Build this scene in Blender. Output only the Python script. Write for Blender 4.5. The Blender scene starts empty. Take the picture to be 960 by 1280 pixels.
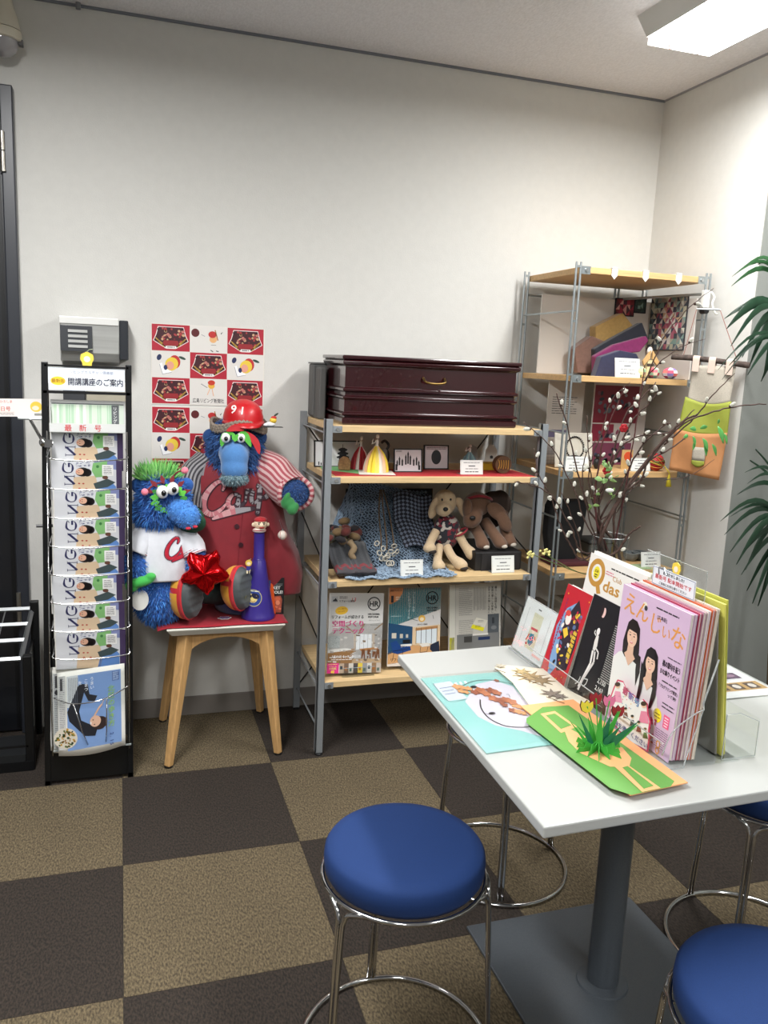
import bpy, bmesh, math, random
import numpy as np
from mathutils import Vector, Matrix, noise
from mathutils.bvhtree import BVHTree
random.seed(7)
SC = bpy.context.scene
COL = SC.collection
PI = math.pi

# ------------------------------------------------------------------ camera (frame 960 x 1280)
FPX, PITCH, YAW, ROLL = 1028.78, 0.17914, 0.31279, 0.04474
CPOS = Vector((0.01101, -2.68106, 1.406))
def _basis():
    cy, sy, cp, sp, cr, sr = math.cos(YAW), math.sin(YAW), math.cos(PITCH), math.sin(PITCH), math.cos(ROLL), math.sin(ROLL)
    f = Vector((sy*cp, cy*cp, -sp)); rt = Vector((cy, -sy, 0)); up = rt.cross(f)
    return cr*rt + sr*up, -sr*rt + cr*up, f
RT, UP, FW = _basis()
cam_d = bpy.data.cameras.new('camera'); cam = bpy.data.objects.new('camera', cam_d); COL.objects.link(cam)
cam_d.sensor_fit = 'VERTICAL'; cam_d.sensor_height = 36; cam_d.lens = FPX/1280*36; cam_d.clip_start = .02
m = Matrix((RT, UP, -FW)).transposed().to_4x4(); m.translation = CPOS
cam.matrix_world = m
SC.camera = cam

# ------------------------------------------------------------------ world, light, exposure
w = bpy.data.worlds.new('world'); SC.world = w; w.use_nodes = True
w.node_tree.nodes['Background'].inputs[0].default_value = (.8, .85, .9, 1)
w.node_tree.nodes['Background'].inputs[1].default_value = .05
SC.view_settings.view_transform = 'Standard'; SC.view_settings.look = 'None'; SC.view_settings.gamma = 1
SC.view_settings.use_curve_mapping = False
SC.view_settings.exposure = 0.62
LAMP_POS = [(1.725, -.85), (-.35, -1.25), (1.725, -3.6), (-.35, -3.7)]   # the ceiling fixtures, same type; last two are unseen, added for fill light
LAMP_W = [21, 33, 24, 22]
def area(name, loc, sx, sy, power, col=(1, 1, 1)):
    l = bpy.data.lights.new(name, 'AREA'); l.shape = 'RECTANGLE'; l.size = sx; l.size_y = sy; l.energy = power; l.color = col; l.spread = 3.1
    o = bpy.data.objects.new(name, l); COL.objects.link(o); o.location = loc
    return o
for (lx, ly), lw in zip(LAMP_POS, LAMP_W):
    area('fluorescent_light', (lx, ly, 2.424), .2, 1.2, lw)

# ------------------------------------------------------------------ measuring helpers
def at(px, py, Y=None, Z=None, X=None):
    d = FW + RT*((px-480)/FPX) + UP*(-(py-640)/FPX)
    if Y is not None: t = (Y-CPOS.y)/d.y
    elif Z is not None: t = (Z-CPOS.z)/d.z
    else: t = (X-CPOS.x)/d.x
    return CPOS + d*t

# ------------------------------------------------------------------ materials
def lin(c):
    r = []
    for v in c[:3]:
        v = v/255.
        r.append(v/12.92 if v <= .04045 else ((v+.055)/1.055)**2.4)
    return (*r, 1.)
MATS = {}
def mat(name, col, rough=.6, metal=0., nscale=0, namt=.12, bump=0., bscale=None, trans=0., ior=1.45, emit=0., sheen=0., stretch=None, alpha=1., coat=0.):
    if name in MATS: return MATS[name]
    M = bpy.data.materials.new(name); M.use_nodes = True; nt = M.node_tree; b = nt.nodes['Principled BSDF']
    b.inputs['Roughness'].default_value = rough; b.inputs['Metallic'].default_value = metal
    b.inputs['Base Color'].default_value = lin(col)
    if trans: b.inputs['Transmission Weight'].default_value = trans; b.inputs['IOR'].default_value = ior
    if coat: b.inputs['Coat Weight'].default_value = coat
    if sheen: b.inputs['Sheen Weight'].default_value = sheen
    if emit: b.inputs['Emission Color'].default_value = lin(col); b.inputs['Emission Strength'].default_value = emit
    if alpha < 1: b.inputs['Alpha'].default_value = alpha
    if nscale or bump:
        tc = nt.nodes.new('ShaderNodeTexCoord'); mp = nt.nodes.new('ShaderNodeMapping')
        nt.links.new(tc.outputs['Object'], mp.inputs[0])
        if stretch: mp.inputs['Scale'].default_value = stretch
        n = nt.nodes.new('ShaderNodeTexNoise'); n.inputs['Scale'].default_value = nscale or bscale; n.inputs['Detail'].default_value = 4
        nt.links.new(mp.outputs[0], n.inputs[0])
        if nscale:
            r = nt.nodes.new('ShaderNodeValToRGB'); c = lin(col)
            r.color_ramp.elements[0].position = .35; r.color_ramp.elements[1].position = .65
            r.color_ramp.elements[0].color = (*[v*(1-namt) for v in c[:3]], 1); r.color_ramp.elements[1].color = (*[min(1, v*(1+namt)) for v in c[:3]], 1)
            nt.links.new(n.outputs[0], r.inputs[0]); nt.links.new(r.outputs[0], b.inputs['Base Color'])
        if bump:
            n2 = n
            if bscale and bscale != nscale:
                n2 = nt.nodes.new('ShaderNodeTexNoise'); n2.inputs['Scale'].default_value = bscale; n2.inputs['Detail'].default_value = 3
                nt.links.new(mp.outputs[0], n2.inputs[0])
            bp = nt.nodes.new('ShaderNodeBump'); bp.inputs['Strength'].default_value = bump; bp.inputs['Distance'].default_value = .002
            nt.links.new(n2.outputs[0], bp.inputs['Height']); nt.links.new(bp.outputs[0], b.inputs['Normal'])
    MATS[name] = M
    return M
def vmat(name, rough=.5, metal=0., sheen=0., namt=0., nscale=200, bump=0., coat=0.):
    """colour read from the mesh's own colour attribute: flat print and dyed cloth"""
    if name in MATS: return MATS[name]
    M = bpy.data.materials.new(name); M.use_nodes = True; nt = M.node_tree; b = nt.nodes['Principled BSDF']
    a = nt.nodes.new('ShaderNodeVertexColor'); a.layer_name = 'Col'
    b.inputs['Roughness'].default_value = rough; b.inputs['Metallic'].default_value = metal
    if sheen: b.inputs['Sheen Weight'].default_value = sheen
    if coat: b.inputs['Coat Weight'].default_value = coat
    out = a.outputs[0]
    if namt or bump:
        tc = nt.nodes.new('ShaderNodeTexCoord'); n = nt.nodes.new('ShaderNodeTexNoise'); n.inputs['Scale'].default_value = nscale
        nt.links.new(tc.outputs['Object'], n.inputs[0])
        if namt:
            mx = nt.nodes.new('ShaderNodeMix'); mx.data_type = 'RGBA'; mx.blend_type = 'MULTIPLY'; mx.inputs[0].default_value = 1
            r = nt.nodes.new('ShaderNodeValToRGB'); r.color_ramp.elements[0].position = .3; r.color_ramp.elements[1].position = .7
            r.color_ramp.elements[0].color = (1-namt, 1-namt, 1-namt, 1); r.color_ramp.elements[1].color = (1, 1, 1, 1)
            nt.links.new(n.outputs[0], r.inputs[0]); nt.links.new(out, mx.inputs[6]); nt.links.new(r.outputs[0], mx.inputs[7]); out = mx.outputs[2]
        if bump:
            bp = nt.nodes.new('ShaderNodeBump'); bp.inputs['Strength'].default_value = bump; bp.inputs['Distance'].default_value = .002
            nt.links.new(n.outputs[0], bp.inputs['Height']); nt.links.new(bp.outputs[0], b.inputs['Normal'])
    nt.links.new(out, b.inputs['Base Color'])
    MATS[name] = M
    return M
PRINT = vmat('print', .42)
GLOSSY = vmat('glossy_print', .28)
CLOTHV = vmat('dyed_cloth', .85, sheen=.2, namt=.15, nscale=400, bump=.3)
FURV = vmat('fur_fibre', .8, sheen=.3)
def glass_mat(name, tint, a, rough=.05):
    """thin clear acrylic: mostly see-through sheet with its own gloss"""
    if name in MATS: return MATS[name]
    M = bpy.data.materials.new(name); M.use_nodes = True; nt = M.node_tree; nt.nodes.remove(nt.nodes['Principled BSDF'])
    t = nt.nodes.new('ShaderNodeBsdfTransparent'); t.inputs[0].default_value = tint
    g = nt.nodes.new('ShaderNodeBsdfGlossy'); g.inputs['Roughness'].default_value = rough; g.inputs[0].default_value = (1, 1, 1, 1)
    fr = nt.nodes.new('ShaderNodeLayerWeight'); fr.inputs[0].default_value = .5
    pw = nt.nodes.new('ShaderNodeMath'); pw.operation = 'POWER'; pw.inputs[1].default_value = 4
    ad = nt.nodes.new('ShaderNodeMath'); ad.operation = 'MULTIPLY_ADD'; ad.inputs[1].default_value = .5; ad.inputs[2].default_value = a+.03
    mx = nt.nodes.new('ShaderNodeMixShader')
    nt.links.new(fr.outputs['Facing'], pw.inputs[0]); nt.links.new(pw.outputs[0], ad.inputs[0]); nt.links.new(ad.outputs[0], mx.inputs[0]); nt.links.new(t.outputs[0], mx.inputs[1]); nt.links.new(g.outputs[0], mx.inputs[2])
    nt.links.new(mx.outputs[0], nt.nodes['Material Output'].inputs[0]); MATS[name] = M
    return M
ACRYL = glass_mat('clear_acrylic', (.975, .985, .985, 1), .0)
ACEDGE = mat('acrylic_edge', (205, 212, 212), .2, trans=.6)
CHROME = mat('chrome', (200, 200, 200), .12, 1.)
STEEL = mat('grey_steel', (142, 147, 151), .45, .25)
GALV = mat('galvanised_steel', (165, 172, 174), .35, .8)
WOOD = mat('shelf_wood', (216, 186, 138), .5, nscale=9, namt=.1, stretch=(1, 14, 14))
BEECH = mat('beech_leg', (200, 158, 104), .45, nscale=10, namt=.12, stretch=(14, 14, 1))
BLACKM = mat('black_metal', (16, 17, 19), .4, .2)
BLACKP = mat('black_plastic', (14, 14, 16), .5)
WHITEP = mat('white_laminate', (178, 180, 177), .32)
WHITEPL = mat('white_plastic', (228, 228, 222), .4)
PAPER = mat('paper', (232, 230, 222), .7)
PAGES = mat('page_edges', (214, 208, 198), .8, nscale=900, namt=.25, stretch=(1, 1, .02))

# ------------------------------------------------------------------ mesh building
class MB:
    def __init__(s): s.v = []; s.f = []; s.c = []
    def add(s, vs, fs, c=None):
        n = len(s.v); s.v += [tuple(v) for v in vs]; s.f += [tuple(i+n for i in f) for f in fs]; s.c += [c]*len(fs); return s
    def box(s, a, b, c=None):
        (x0, y0, z0), (x1, y1, z1) = a, b
        if x0 > x1: x0, x1 = x1, x0
        if y0 > y1: y0, y1 = y1, y0
        if z0 > z1: z0, z1 = z1, z0
        return s.add([(x0, y0, z0), (x1, y0, z0), (x1, y1, z0), (x0, y1, z0), (x0, y0, z1), (x1, y0, z1), (x1, y1, z1), (x0, y1, z1)],
                     [(0, 3, 2, 1), (4, 5, 6, 7), (0, 1, 5, 4), (1, 2, 6, 5), (2, 3, 7, 6), (3, 0, 4, 7)], c)
    def obox(s, M, a, b, c=None):
        t = MB().box(a, b); return s.add([M @ Vector(v) for v in t.v], t.f, c)
    def cyl(s, p0, p1, r0, r1=None, n=12, caps=True, c=None):
        return s.tube([p0, p1], [r0, r0 if r1 is None else r1], n, caps, c)
    def tube(s, pts, r, n=8, caps=True, c=None, flat=1., closed=False):
        pts = [Vector(p) for p in pts]; k = len(pts)
        rs = r if isinstance(r, (list, tuple)) else [r]*k
        vs = []; up = None
        for i, p in enumerate(pts):
            if closed: t = pts[(i+1) % k]-pts[i-1]
            else: t = (pts[min(i+1, k-1)]-pts[max(i-1, 0)])
            t = t.normalized() if t.length > 1e-9 else Vector((0, 0, 1))
            if up is None: up = Vector((0, 0, 1)) if abs(t.z) < .9 else Vector((0, 1, 0))
            a = t.cross(up)
            if a.length < 1e-6: a = t.orthogonal()
            a.normalize(); b = t.cross(a).normalized()
            up = (b if b.dot(up) > 0 else -b)
            b = up
            a = t.cross(b).normalized()
            for j in range(n):
                an = 2*PI*j/n; vs.append(p+a*math.cos(an)*rs[i]+b*math.sin(an)*rs[i]*flat)
        fs = []
        for i in range(k if closed else k-1):
            i2 = (i+1) % k
            for j in range(n): fs.append((i*n+j, i*n+(j+1) % n, i2*n+(j+1) % n, i2*n+j))
        if caps and not closed: fs.append(tuple(range(n-1, -1, -1))); fs.append(tuple((k-1)*n+j for j in range(n)))
        return s.add(vs, fs, c)
    def lathe(s, prof, cen, n=24, c=None, sx=1., sy=1., cf=None):
        cx, cy, cz = cen; vs = []
        for r, z in prof:
            for j in range(n): a = 2*PI*j/n; vs.append((cx+r*math.cos(a)*sx, cy+r*math.sin(a)*sy, cz+z))
        base = len(s.v); s.v += vs
        for i in range(len(prof)-1):
            for j in range(n):
                s.f.append(tuple(base+q for q in (i*n+j, i*n+(j+1) % n, (i+1)*n+(j+1) % n, (i+1)*n+j)))
                s.c.append(cf(i, j) if cf else c)
        if prof[0][0] > 1e-4: s.f.append(tuple(base+j for j in range(n-1, -1, -1))); s.c.append(cf(0, 0) if cf else c)
        if prof[-1][0] > 1e-4: s.f.append(tuple(base+(len(prof)-1)*n+j for j in range(n))); s.c.append(cf(len(prof)-2, 0) if cf else c)
        return s
    def ell(s, cen, rad, R=None, nu=20, nv=12, c=None, cf=None, fn=None):
        cen = Vector(cen); vs = []; fs = []; cs = []
        for i in range(nv+1):
            th = PI*i/nv
            for j in range(nu):
                ph = 2*PI*j/nu; q = Vector((math.sin(th)*math.cos(ph), math.sin(th)*math.sin(ph), math.cos(th)))
                if fn: q = fn(q)
                p = Vector((q.x*rad[0], q.y*rad[1], q.z*rad[2]))
                vs.append(cen+(R @ p if R else p))
        for i in range(nv):
            for j in range(nu):
                fs.append((i*nu+j, (i+1)*nu+j, (i+1)*nu+(j+1) % nu, i*nu+(j+1) % nu))
                if cf:
                    th = PI*(i+.5)/nv; ph = 2*PI*(j+.5)/nu
                    cs.append(cf(Vector((math.sin(th)*math.cos(ph), math.sin(th)*math.sin(ph), math.cos(th)))))
                else: cs.append(c)
        base = len(s.v); s.v += [tuple(v) for v in vs]; s.f += [tuple(q+base for q in f) for f in fs]; s.c += cs
        return s
    def loft(s, rings, c=None, cf=None, caps=True, closed=True):
        n = len(rings[0]); base = len(s.v)
        for r in rings: s.v += [tuple(p) for p in r]
        for i in range(len(rings)-1):
            for j in range(n if closed else n-1):
                s.f.append(tuple(base+q for q in (i*n+j, i*n+(j+1) % n, (i+1)*n+(j+1) % n, (i+1)*n+j))); s.c.append(cf(i, j) if cf else c)
        if caps and closed:
            s.f.append(tuple(base+j for j in range(n-1, -1, -1))); s.c.append(cf(0, 0) if cf else c)
            s.f.append(tuple(base+(len(rings)-1)*n+j for j in range(n))); s.c.append(cf(len(rings)-2, 0) if cf else c)
        return s
    def prism(s, pts, M, t, c=None):
        """flat outline in the matrix's xy plane, thickness t along -z"""
        n = len(pts)
        ar = sum(pts[i][0]*pts[(i+1) % n][1]-pts[(i+1) % n][0]*pts[i][1] for i in range(n))
        if ar < 0: pts = pts[::-1]
        vs = [M @ Vector((x, y, 0)) for x, y in pts]+[M @ Vector((x, y, -t)) for x, y in pts]
        fs = [tuple(range(n)), tuple(range(2*n-1, n-1, -1))]+[(i, i+n, (i+1) % n+n, (i+1) % n) for i in range(n)]
        return s.add(vs, fs, c)
    def move(s, M):
        s.v = [tuple(M @ Vector(v)) for v in s.v]; return s
    def jitter(s, amp, sc, seed=0):
        out = []
        for v in s.v:
            q = Vector(v)*sc+Vector((seed, seed*.7, 0)); n = noise.noise_vector(q); out.append(tuple(Vector(v)+n*amp))
        s.v = out; return s
    def join(s, o): n = len(s.v); s.v += o.v; s.f += [tuple(i+n for i in f) for f in o.f]; s.c += o.c; return s
WM = {}
def mkmesh(name, mb, mt, inv=None, smooth=None):
    me = bpy.data.meshes.new(name)
    vs = mb.v if inv is None else [tuple(inv @ Vector(v)) for v in mb.v]
    me.from_pydata(vs, [], mb.f); me.update()
    if any(c is not None for c in mb.c):
        at_ = me.color_attributes.new('Col', 'FLOAT_COLOR', 'CORNER'); cache = {}; arr = np.ones((len(me.loops), 4), np.float32); k = 0
        for f, c in zip(mb.f, mb.c):
            c = c or (255, 255, 255)
            if c not in cache: cache[c] = lin(c)
            arr[k:k+len(f)] = cache[c]; k += len(f)
        at_.data.foreach_set('color', arr.ravel())
    if mt is not None: me.materials.append(mt)
    if smooth is not None:
        me.shade_smooth()
        if smooth < 179: me.set_sharp_from_angle(angle=math.radians(smooth))
    return me
def mods(o, bev, sub):
    if bev: b = o.modifiers.new('bevel', 'BEVEL'); b.width = bev; b.segments = 2; b.limit_method = 'ANGLE'; b.angle_limit = math.radians(40)
    if sub: b = o.modifiers.new('subdivision', 'SUBSURF'); b.levels = sub; b.render_levels = sub
def thing(name, label, cat, loc=(0, 0, 0), rz=0, group=None):
    o = bpy.data.objects.new(name, None); COL.objects.link(o); o.location = loc; o.rotation_euler = (0, 0, rz); o.empty_display_size = .05
    o['label'] = label; o['category'] = cat
    if group: o['group'] = group
    WM[o.name] = Matrix.Translation(Vector(loc)) @ Matrix.Rotation(rz, 4, 'Z')
    return o
def part(name, mb, mt, parent, label=None, smooth=None, bev=0, sub=0, kind=None, local=False):
    inv = None if local else WM[parent.name].inverted()
    o = bpy.data.objects.new(name, mkmesh(name, mb, mt, inv, smooth)); COL.objects.link(o); o.parent = parent; WM[o.name] = WM[parent.name]
    if label: o['label'] = label
    if kind: o['kind'] = kind
    mods(o, bev, sub)
    return o
def solo(name, mb, mt, label=None, cat=None, group=None, kind=None, smooth=None, bev=0, sub=0):
    a = np.array(mb.v); lo = a.min(0); hi = a.max(0); org = Vector(((lo[0]+hi[0])/2, (lo[1]+hi[1])/2, lo[2]))
    if kind == 'structure': org = Vector((0, 0, 0))
    M = Matrix.Translation(org)
    o = bpy.data.objects.new(name, mkmesh(name, mb, mt, M.inverted(), smooth)); COL.objects.link(o); o.location = org; WM[o.name] = M
    if label: o['label'] = label
    if cat: o['category'] = cat
    if group: o['group'] = group
    if kind: o['kind'] = kind
    mods(o, bev, sub)
    return o
def dup(o, loc=None, rz=None, label=None, parent=None):
    c = o.copy(); COL.objects.link(c)
    if parent is not None: c.parent = parent
    if loc is not None: c.location = loc
    if rz is not None: c.rotation_euler = (0, 0, rz)
    if label: c['label'] = label
    for ch in list(o.children): dup(ch, parent=c)
    if loc is not None: WM[c.name] = Matrix.Translation(Vector(loc)) @ Matrix.Rotation(rz or 0, 4, 'Z')
    return c

def smoothpath(pts, k=6, closed=False):
    pts = [Vector(p) for p in pts]; n = len(pts); out = []
    rng = range(n if closed else n-1)
    for i in rng:
        g = (lambda q: pts[q % n]) if closed else (lambda q: pts[max(0, min(n-1, q))])
        p0, p1, p2, p3 = g(i-1), g(i), g(i+1), g(i+2)
        for j in range(k):
            t = j/k
            out.append(.5*((2*p1)+(p2-p0)*t+(2*p0-5*p1+4*p2-p3)*t*t+(3*p1-p0-3*p2+p3)*t**3))
    if not closed: out.append(pts[-1])
    return out

# ------------------------------------------------------------------ print: pages drawn in millimetres, origin top left
_TX = {}
def text_mesh(s, bold, res=2):
    if any(ord(ch) > 0x3000 for ch in s): bold = min(bold, .009)
    k = (s, bold, res)
    if k not in _TX:
        c = bpy.data.curves.new('glyphs', 'FONT'); c.body = s; c.size = 1; c.resolution_u = res; c.offset = bold
        o = bpy.data.objects.new('glyphs', c); COL.objects.link(o)
        dg = bpy.context.evaluated_depsgraph_get(); me = bpy.data.meshes.new_from_object(o.evaluated_get(dg))
        v = [(p.co.x, p.co.y) for p in me.vertices]; f = [tuple(p.vertices) for p in me.polygons]
        wd = max([p[0] for p in v] or [0]); bpy.data.objects.remove(o); bpy.data.curves.remove(c); bpy.data.meshes.remove(me)
        _TX[k] = (v, f, wd)
    return _TX[k]
class Page(MB):
    """w x h in mm; z grows by layer"""
    def __init__(s, w, h, bg=None, eps=.12):
        super().__init__(); s.w, s.h, s.eps = w, h, eps
        if bg: s.rect(0, 0, w, h, bg, L=0)
    def poly(s, pts, c, L=1):
        n = len(pts); ar = sum(pts[i][0]*pts[(i+1) % n][1]-pts[(i+1) % n][0]*pts[i][1] for i in range(n))
        if ar > 0: pts = pts[::-1]
        return s.add([(x, -y, (L+1)*s.eps) for x, y in pts], [tuple(range(n))], c)
    def rect(s, x, y, w, h, c, L=1): return s.poly([(x, y), (x+w, y), (x+w, y+h), (x, y+h)], c, L)
    def oval(s, cx, cy, rx, ry, c, L=1, rot=0, n=18):
        ca, sa = math.cos(rot), math.sin(rot)
        return s.poly([(cx+rx*math.cos(a)*ca-ry*math.sin(a)*sa, cy+rx*math.cos(a)*sa+ry*math.sin(a)*ca) for a in [2*PI*i/n for i in range(n)]], c, L)
    def ring(s, cx, cy, r, t, c, L=1, n=28):
        for i in range(n):
            a, b = 2*PI*i/n, 2*PI*(i+1)/n
            s.poly([(cx+r*math.cos(a), cy+r*math.sin(a)), (cx+r*math.cos(b), cy+r*math.sin(b)), (cx+(r-t)*math.cos(b), cy+(r-t)*math.sin(b)), (cx+(r-t)*math.cos(a), cy+(r-t)*math.sin(a))], c, L)
        return s
    def line(s, pts, t, c, L=1):
        for (x0, y0), (x1, y1) in zip(pts, pts[1:]):
            d = math.hypot(x1-x0, y1-y0) or 1; nx, ny = -(y1-y0)/d*t/2, (x1-x0)/d*t/2
            s.poly([(x0+nx, y0+ny), (x1+nx, y1+ny), (x1-nx, y1-ny), (x0-nx, y0-ny)], c, L)
        return s
    def stroke(s, pts, ws, c, L=1, k=6):
        p = smoothpath([(x, y, q) for (x, y), q in zip(pts, ws)], k)
        for i in range(len(p)-1):
            a, b = p[i], p[i+1]; d = (b-a); d.z = 0; l = d.length or 1; nx, ny = -d.y/l, d.x/l
            s.poly([(a.x+nx*a.z/2, a.y+ny*a.z/2), (b.x+nx*b.z/2, b.y+ny*b.z/2), (b.x-nx*b.z/2, b.y-ny*b.z/2), (a.x-nx*a.z/2, a.y-ny*a.z/2)], c, L)
        for q in (p[0], p[-1]): s.oval(q.x, q.y, q.z/2, q.z/2, c, L, n=10)
        return s
    def text(s, t, x, y, size, c, bold=0, rot=0, shear=0, L=3, wid=None, al='l'):
        if bold > .012 and ord(t[0]) > 0x3000 and len(t) > 1:
            for k in (-1, 1): s.text(t, x+k*bold*size*.6, y, size, c, .0119, rot, shear, L, wid, al)
            return s
        """x, y: left end of the baseline (mm)"""
        v, f, wd = text_mesh(t, bold); kx = size if wid is None else wid/(wd or 1)
        ox = {'l': 0, 'c': -wd*kx/2, 'r': -wd*kx}[al]; ca, sa = math.cos(rot), math.sin(rot); o = []
        for a, b in v:
            px, py = a*kx+b*size*shear+ox, b*size
            o.append((x+px*ca-py*sa, -y+px*sa+py*ca, (L+1)*s.eps))
        return s.add(o, f, c)
    def vtext(s, t, x, y, size, c, bold=0, L=3, pitch=1.02):
        for i, ch in enumerate(t):
            if ch == 'ー': s.rect(x+size*.45, y+size*(i*pitch+.1), size*.1, size*.75, c, L)
            elif ch != ' ': s.text(ch, x, y+size*(i*pitch+.88), size, c, bold, L=L)
        return s
    def grid(s, st):
        """cut every face along a grid so that the page can follow a curved surface"""
        for ax in (0, 1):
            F, Cc = [], []
            for f, c in zip(s.f, s.c):
                P = [s.v[i] for i in f]; lo, hi = min(p[ax] for p in P), max(p[ax] for p in P); k = math.floor(lo/st)
                while k*st < hi:
                    Q = P
                    for lim, sg in ((k*st, 1), ((k+1)*st, -1)):
                        R = []
                        for a, b in zip(Q, Q[1:]+Q[:1]):
                            da, db = (a[ax]-lim)*sg, (b[ax]-lim)*sg
                            if da >= 0: R.append(a)
                            if da*db < 0: t = da/(da-db); R.append(tuple(a[i]+(b[i]-a[i])*t for i in range(3)))
                        Q = R
                        if len(Q) < 3: break
                    if len(Q) > 2: F.append(Q); Cc.append(c)
                    k += 1
            s.v, s.f, s.c = [], [], []
            for Q, c in zip(F, Cc): s.add(Q, [tuple(range(len(Q)))], c)
        return s
    def photo(s, x, y, w, h, pal, n=60, seed=0, L=2, big=.16):
        """mottled picture area made of small tones"""
        r = random.Random(seed)
        for k in range(n):
            a, b = w*r.uniform(.03, big), h*r.uniform(.03, big); px, py = x+r.random()*(w-a), y+r.random()*(h-b)
            s.poly([(px, py), (px+a, py+b*.2), (px+a*.9, py+b), (px+a*.1, py+b*.9)], r.choice(pal), L+k*.01)
        return s
    def greek(s, x, y, w, n, lh, c, th=None, L=2, seed=0, short=.3):
        """lines of print too small to read"""
        r = random.Random(seed); th = th or lh*.45
        for i in range(n):
            q = 0; ww = w*(1-(r.random()*short if r.random() < .4 else 0))
            while q < ww:
                l = min(th*r.uniform(2, 9), ww-q); s.rect(x+q, y+i*lh, l, th, c, L); q += l+th*.7
        return s
    def vgreek(s, x, y, h, n, lw, c, th=None, L=2, seed=0):
        r = random.Random(seed); th = th or lw*.5
        for i in range(n):
            q = 0; hh = h*(1-(r.random()*.3 if r.random() < .4 else 0))
            while q < hh:
                l = min(th*r.uniform(.8, 1.6), hh-q); s.rect(x-i*lw, y+q, th, l, c, L); q += l+th*.35
        return s
    def sheet(s, M):
        """place the page: M maps metres, x right, y up, z towards the reader, origin top left"""
        o = MB(); o.v = [tuple(M @ Vector((x*.001, y*.001, z*.001))) for x, y, z in s.v]; o.f = list(s.f); o.c = list(s.c); return o
def frame(tl, right, down):
    """matrix with origin tl, x along right, y opposite to down, z out of the page"""
    r = Vector(right).normalized(); u = -Vector(down); u = (u-r*u.dot(r)).normalized(); n = r.cross(u)
    M = Matrix((r, u, n)).transposed().to_4x4(); M.translation = Vector(tl); return M
def slab(w, h, t, M, c=None):
    return MB().obox(M, (0, -h, -t), (w, 0, 0), c)
def blade_fur(src, dens, ln, cols, down=.5, seed=1, wid=.0016, lift=None):
    """short fibres standing on a mesh builder's faces, one joined mesh"""
    rnd = random.Random(seed); out = MB(); V = [Vector(v) for v in src.v]
    for f in src.f:
        ps = [V[i] for i in f]
        for k in range(1, len(ps)-1):
            a, b, c = ps[0], ps[k], ps[k+1]; n = (b-a).cross(c-a); A = n.length/2
            if A < 1e-9: continue
            n.normalize(); x = A*dens; cnt = int(x)+(rnd.random() < x-int(x))
            for _ in range(cnt):
                u, w_ = rnd.random(), rnd.random()
                if u+w_ > 1: u, w_ = 1-u, 1-w_
                p = a+(b-a)*u+(c-a)*w_
                d = (n+Vector((rnd.uniform(-.5, .5), rnd.uniform(-.5, .5), rnd.uniform(-.5, .5)-down))).normalized()
                if lift: d = (d+lift(p)).normalized()
                l = ln*rnd.uniform(.6, 1.2); t = d.orthogonal(); t.rotate(Matrix.Rotation(rnd.uniform(0, 6.28), 3, d)); t = t.normalized()*wid
                cc = cols(p, rnd) if callable(cols) else rnd.choice(cols)
                out.add([p-t-n*.001, p+t-n*.001, p+d*l*.6+Vector((0, 0, -l*.08))+t*.5, p+d*l+Vector((0, 0, -l*.3*down))], [(0, 1, 2), (0, 2, 3)], cc)
    return out
def remesh(mb, vox, smooth=6):
    me = mkmesh('tmp', mb, None); o = bpy.data.objects.new('tmp', me); COL.objects.link(o)
    md = o.modifiers.new('r', 'REMESH'); md.mode = 'VOXEL'; md.voxel_size = vox
    s = o.modifiers.new('s', 'SMOOTH'); s.iterations = smooth; s.factor = .6
    dg = bpy.context.evaluated_depsgraph_get(); r = bpy.data.meshes.new_from_object(o.evaluated_get(dg))
    out = MB(); out.v = [tuple(v.co) for v in r.vertices]; out.f = [tuple(p.vertices) for p in r.polygons]; out.c = [None]*len(out.f)
    bpy.data.objects.remove(o); bpy.data.meshes.remove(me); bpy.data.meshes.remove(r)
    return out
def recolour(mb, fn):
    for i, f in enumerate(mb.f):
        p = Vector((0, 0, 0))
        for k in f: p += Vector(mb.v[k])
        mb.c[i] = fn(p/len(f))
    return mb
def drape(mb, target, direction, off=.002):
    """lay a flat print on a cloth surface by projecting it along a direction"""
    t = BVHTree.FromPolygons([Vector(v) for v in target.v], target.f); d = Vector(direction).normalized(); out = []
    for v in mb.v:
        h = t.ray_cast(Vector(v)-d*.6, d)
        out.append(tuple((h[0]-d*off) if h[0] is not None else v))
    mb.v = out; return mb

# ================================================================== THE SETTING
YW, XR, ZC, YJ, XJ = .463, 2.164, 2.52, -.196, 2.62      # back wall, right wall, ceiling, end of the right wall, wall beyond it
XL, YF = -2.2, -5.6
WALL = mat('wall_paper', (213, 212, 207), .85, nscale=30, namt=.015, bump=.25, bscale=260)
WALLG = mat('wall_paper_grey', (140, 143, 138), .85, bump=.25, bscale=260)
CEIL = mat('ceiling_board', (232, 232, 236), .9, nscale=170, namt=.05, bump=.6, bscale=140, stretch=(1, .45, 1))
BASE = mat('baseboard_vinyl', (128, 122, 116), .5)
def struct(name, mb, mt, parent=None, **k):
    if parent is not None: return part(name, mb, mt, parent, **k)
    return solo(name, mb, mt, kind='structure', **k)
struct('wall_back', MB().box((XL, YW, 0), (XR+.1, YW+.1, ZC)), WALL)
struct('wall_right', MB().box((XR, YJ, 0), (XR+.12, YW, ZC)), WALL)
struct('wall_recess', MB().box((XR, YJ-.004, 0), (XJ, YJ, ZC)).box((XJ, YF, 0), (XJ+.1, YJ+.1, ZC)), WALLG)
WALLD = mat('wall_far_grey', (150, 150, 150), .85)
struct('wall_left', MB().box((XL-.1, YF, 0), (XL, YW+.1, ZC)), WALLD)
struct('wall_front', MB().box((XL, YF-.1, 0), (XJ, YF, ZC)), WALLD)
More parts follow.
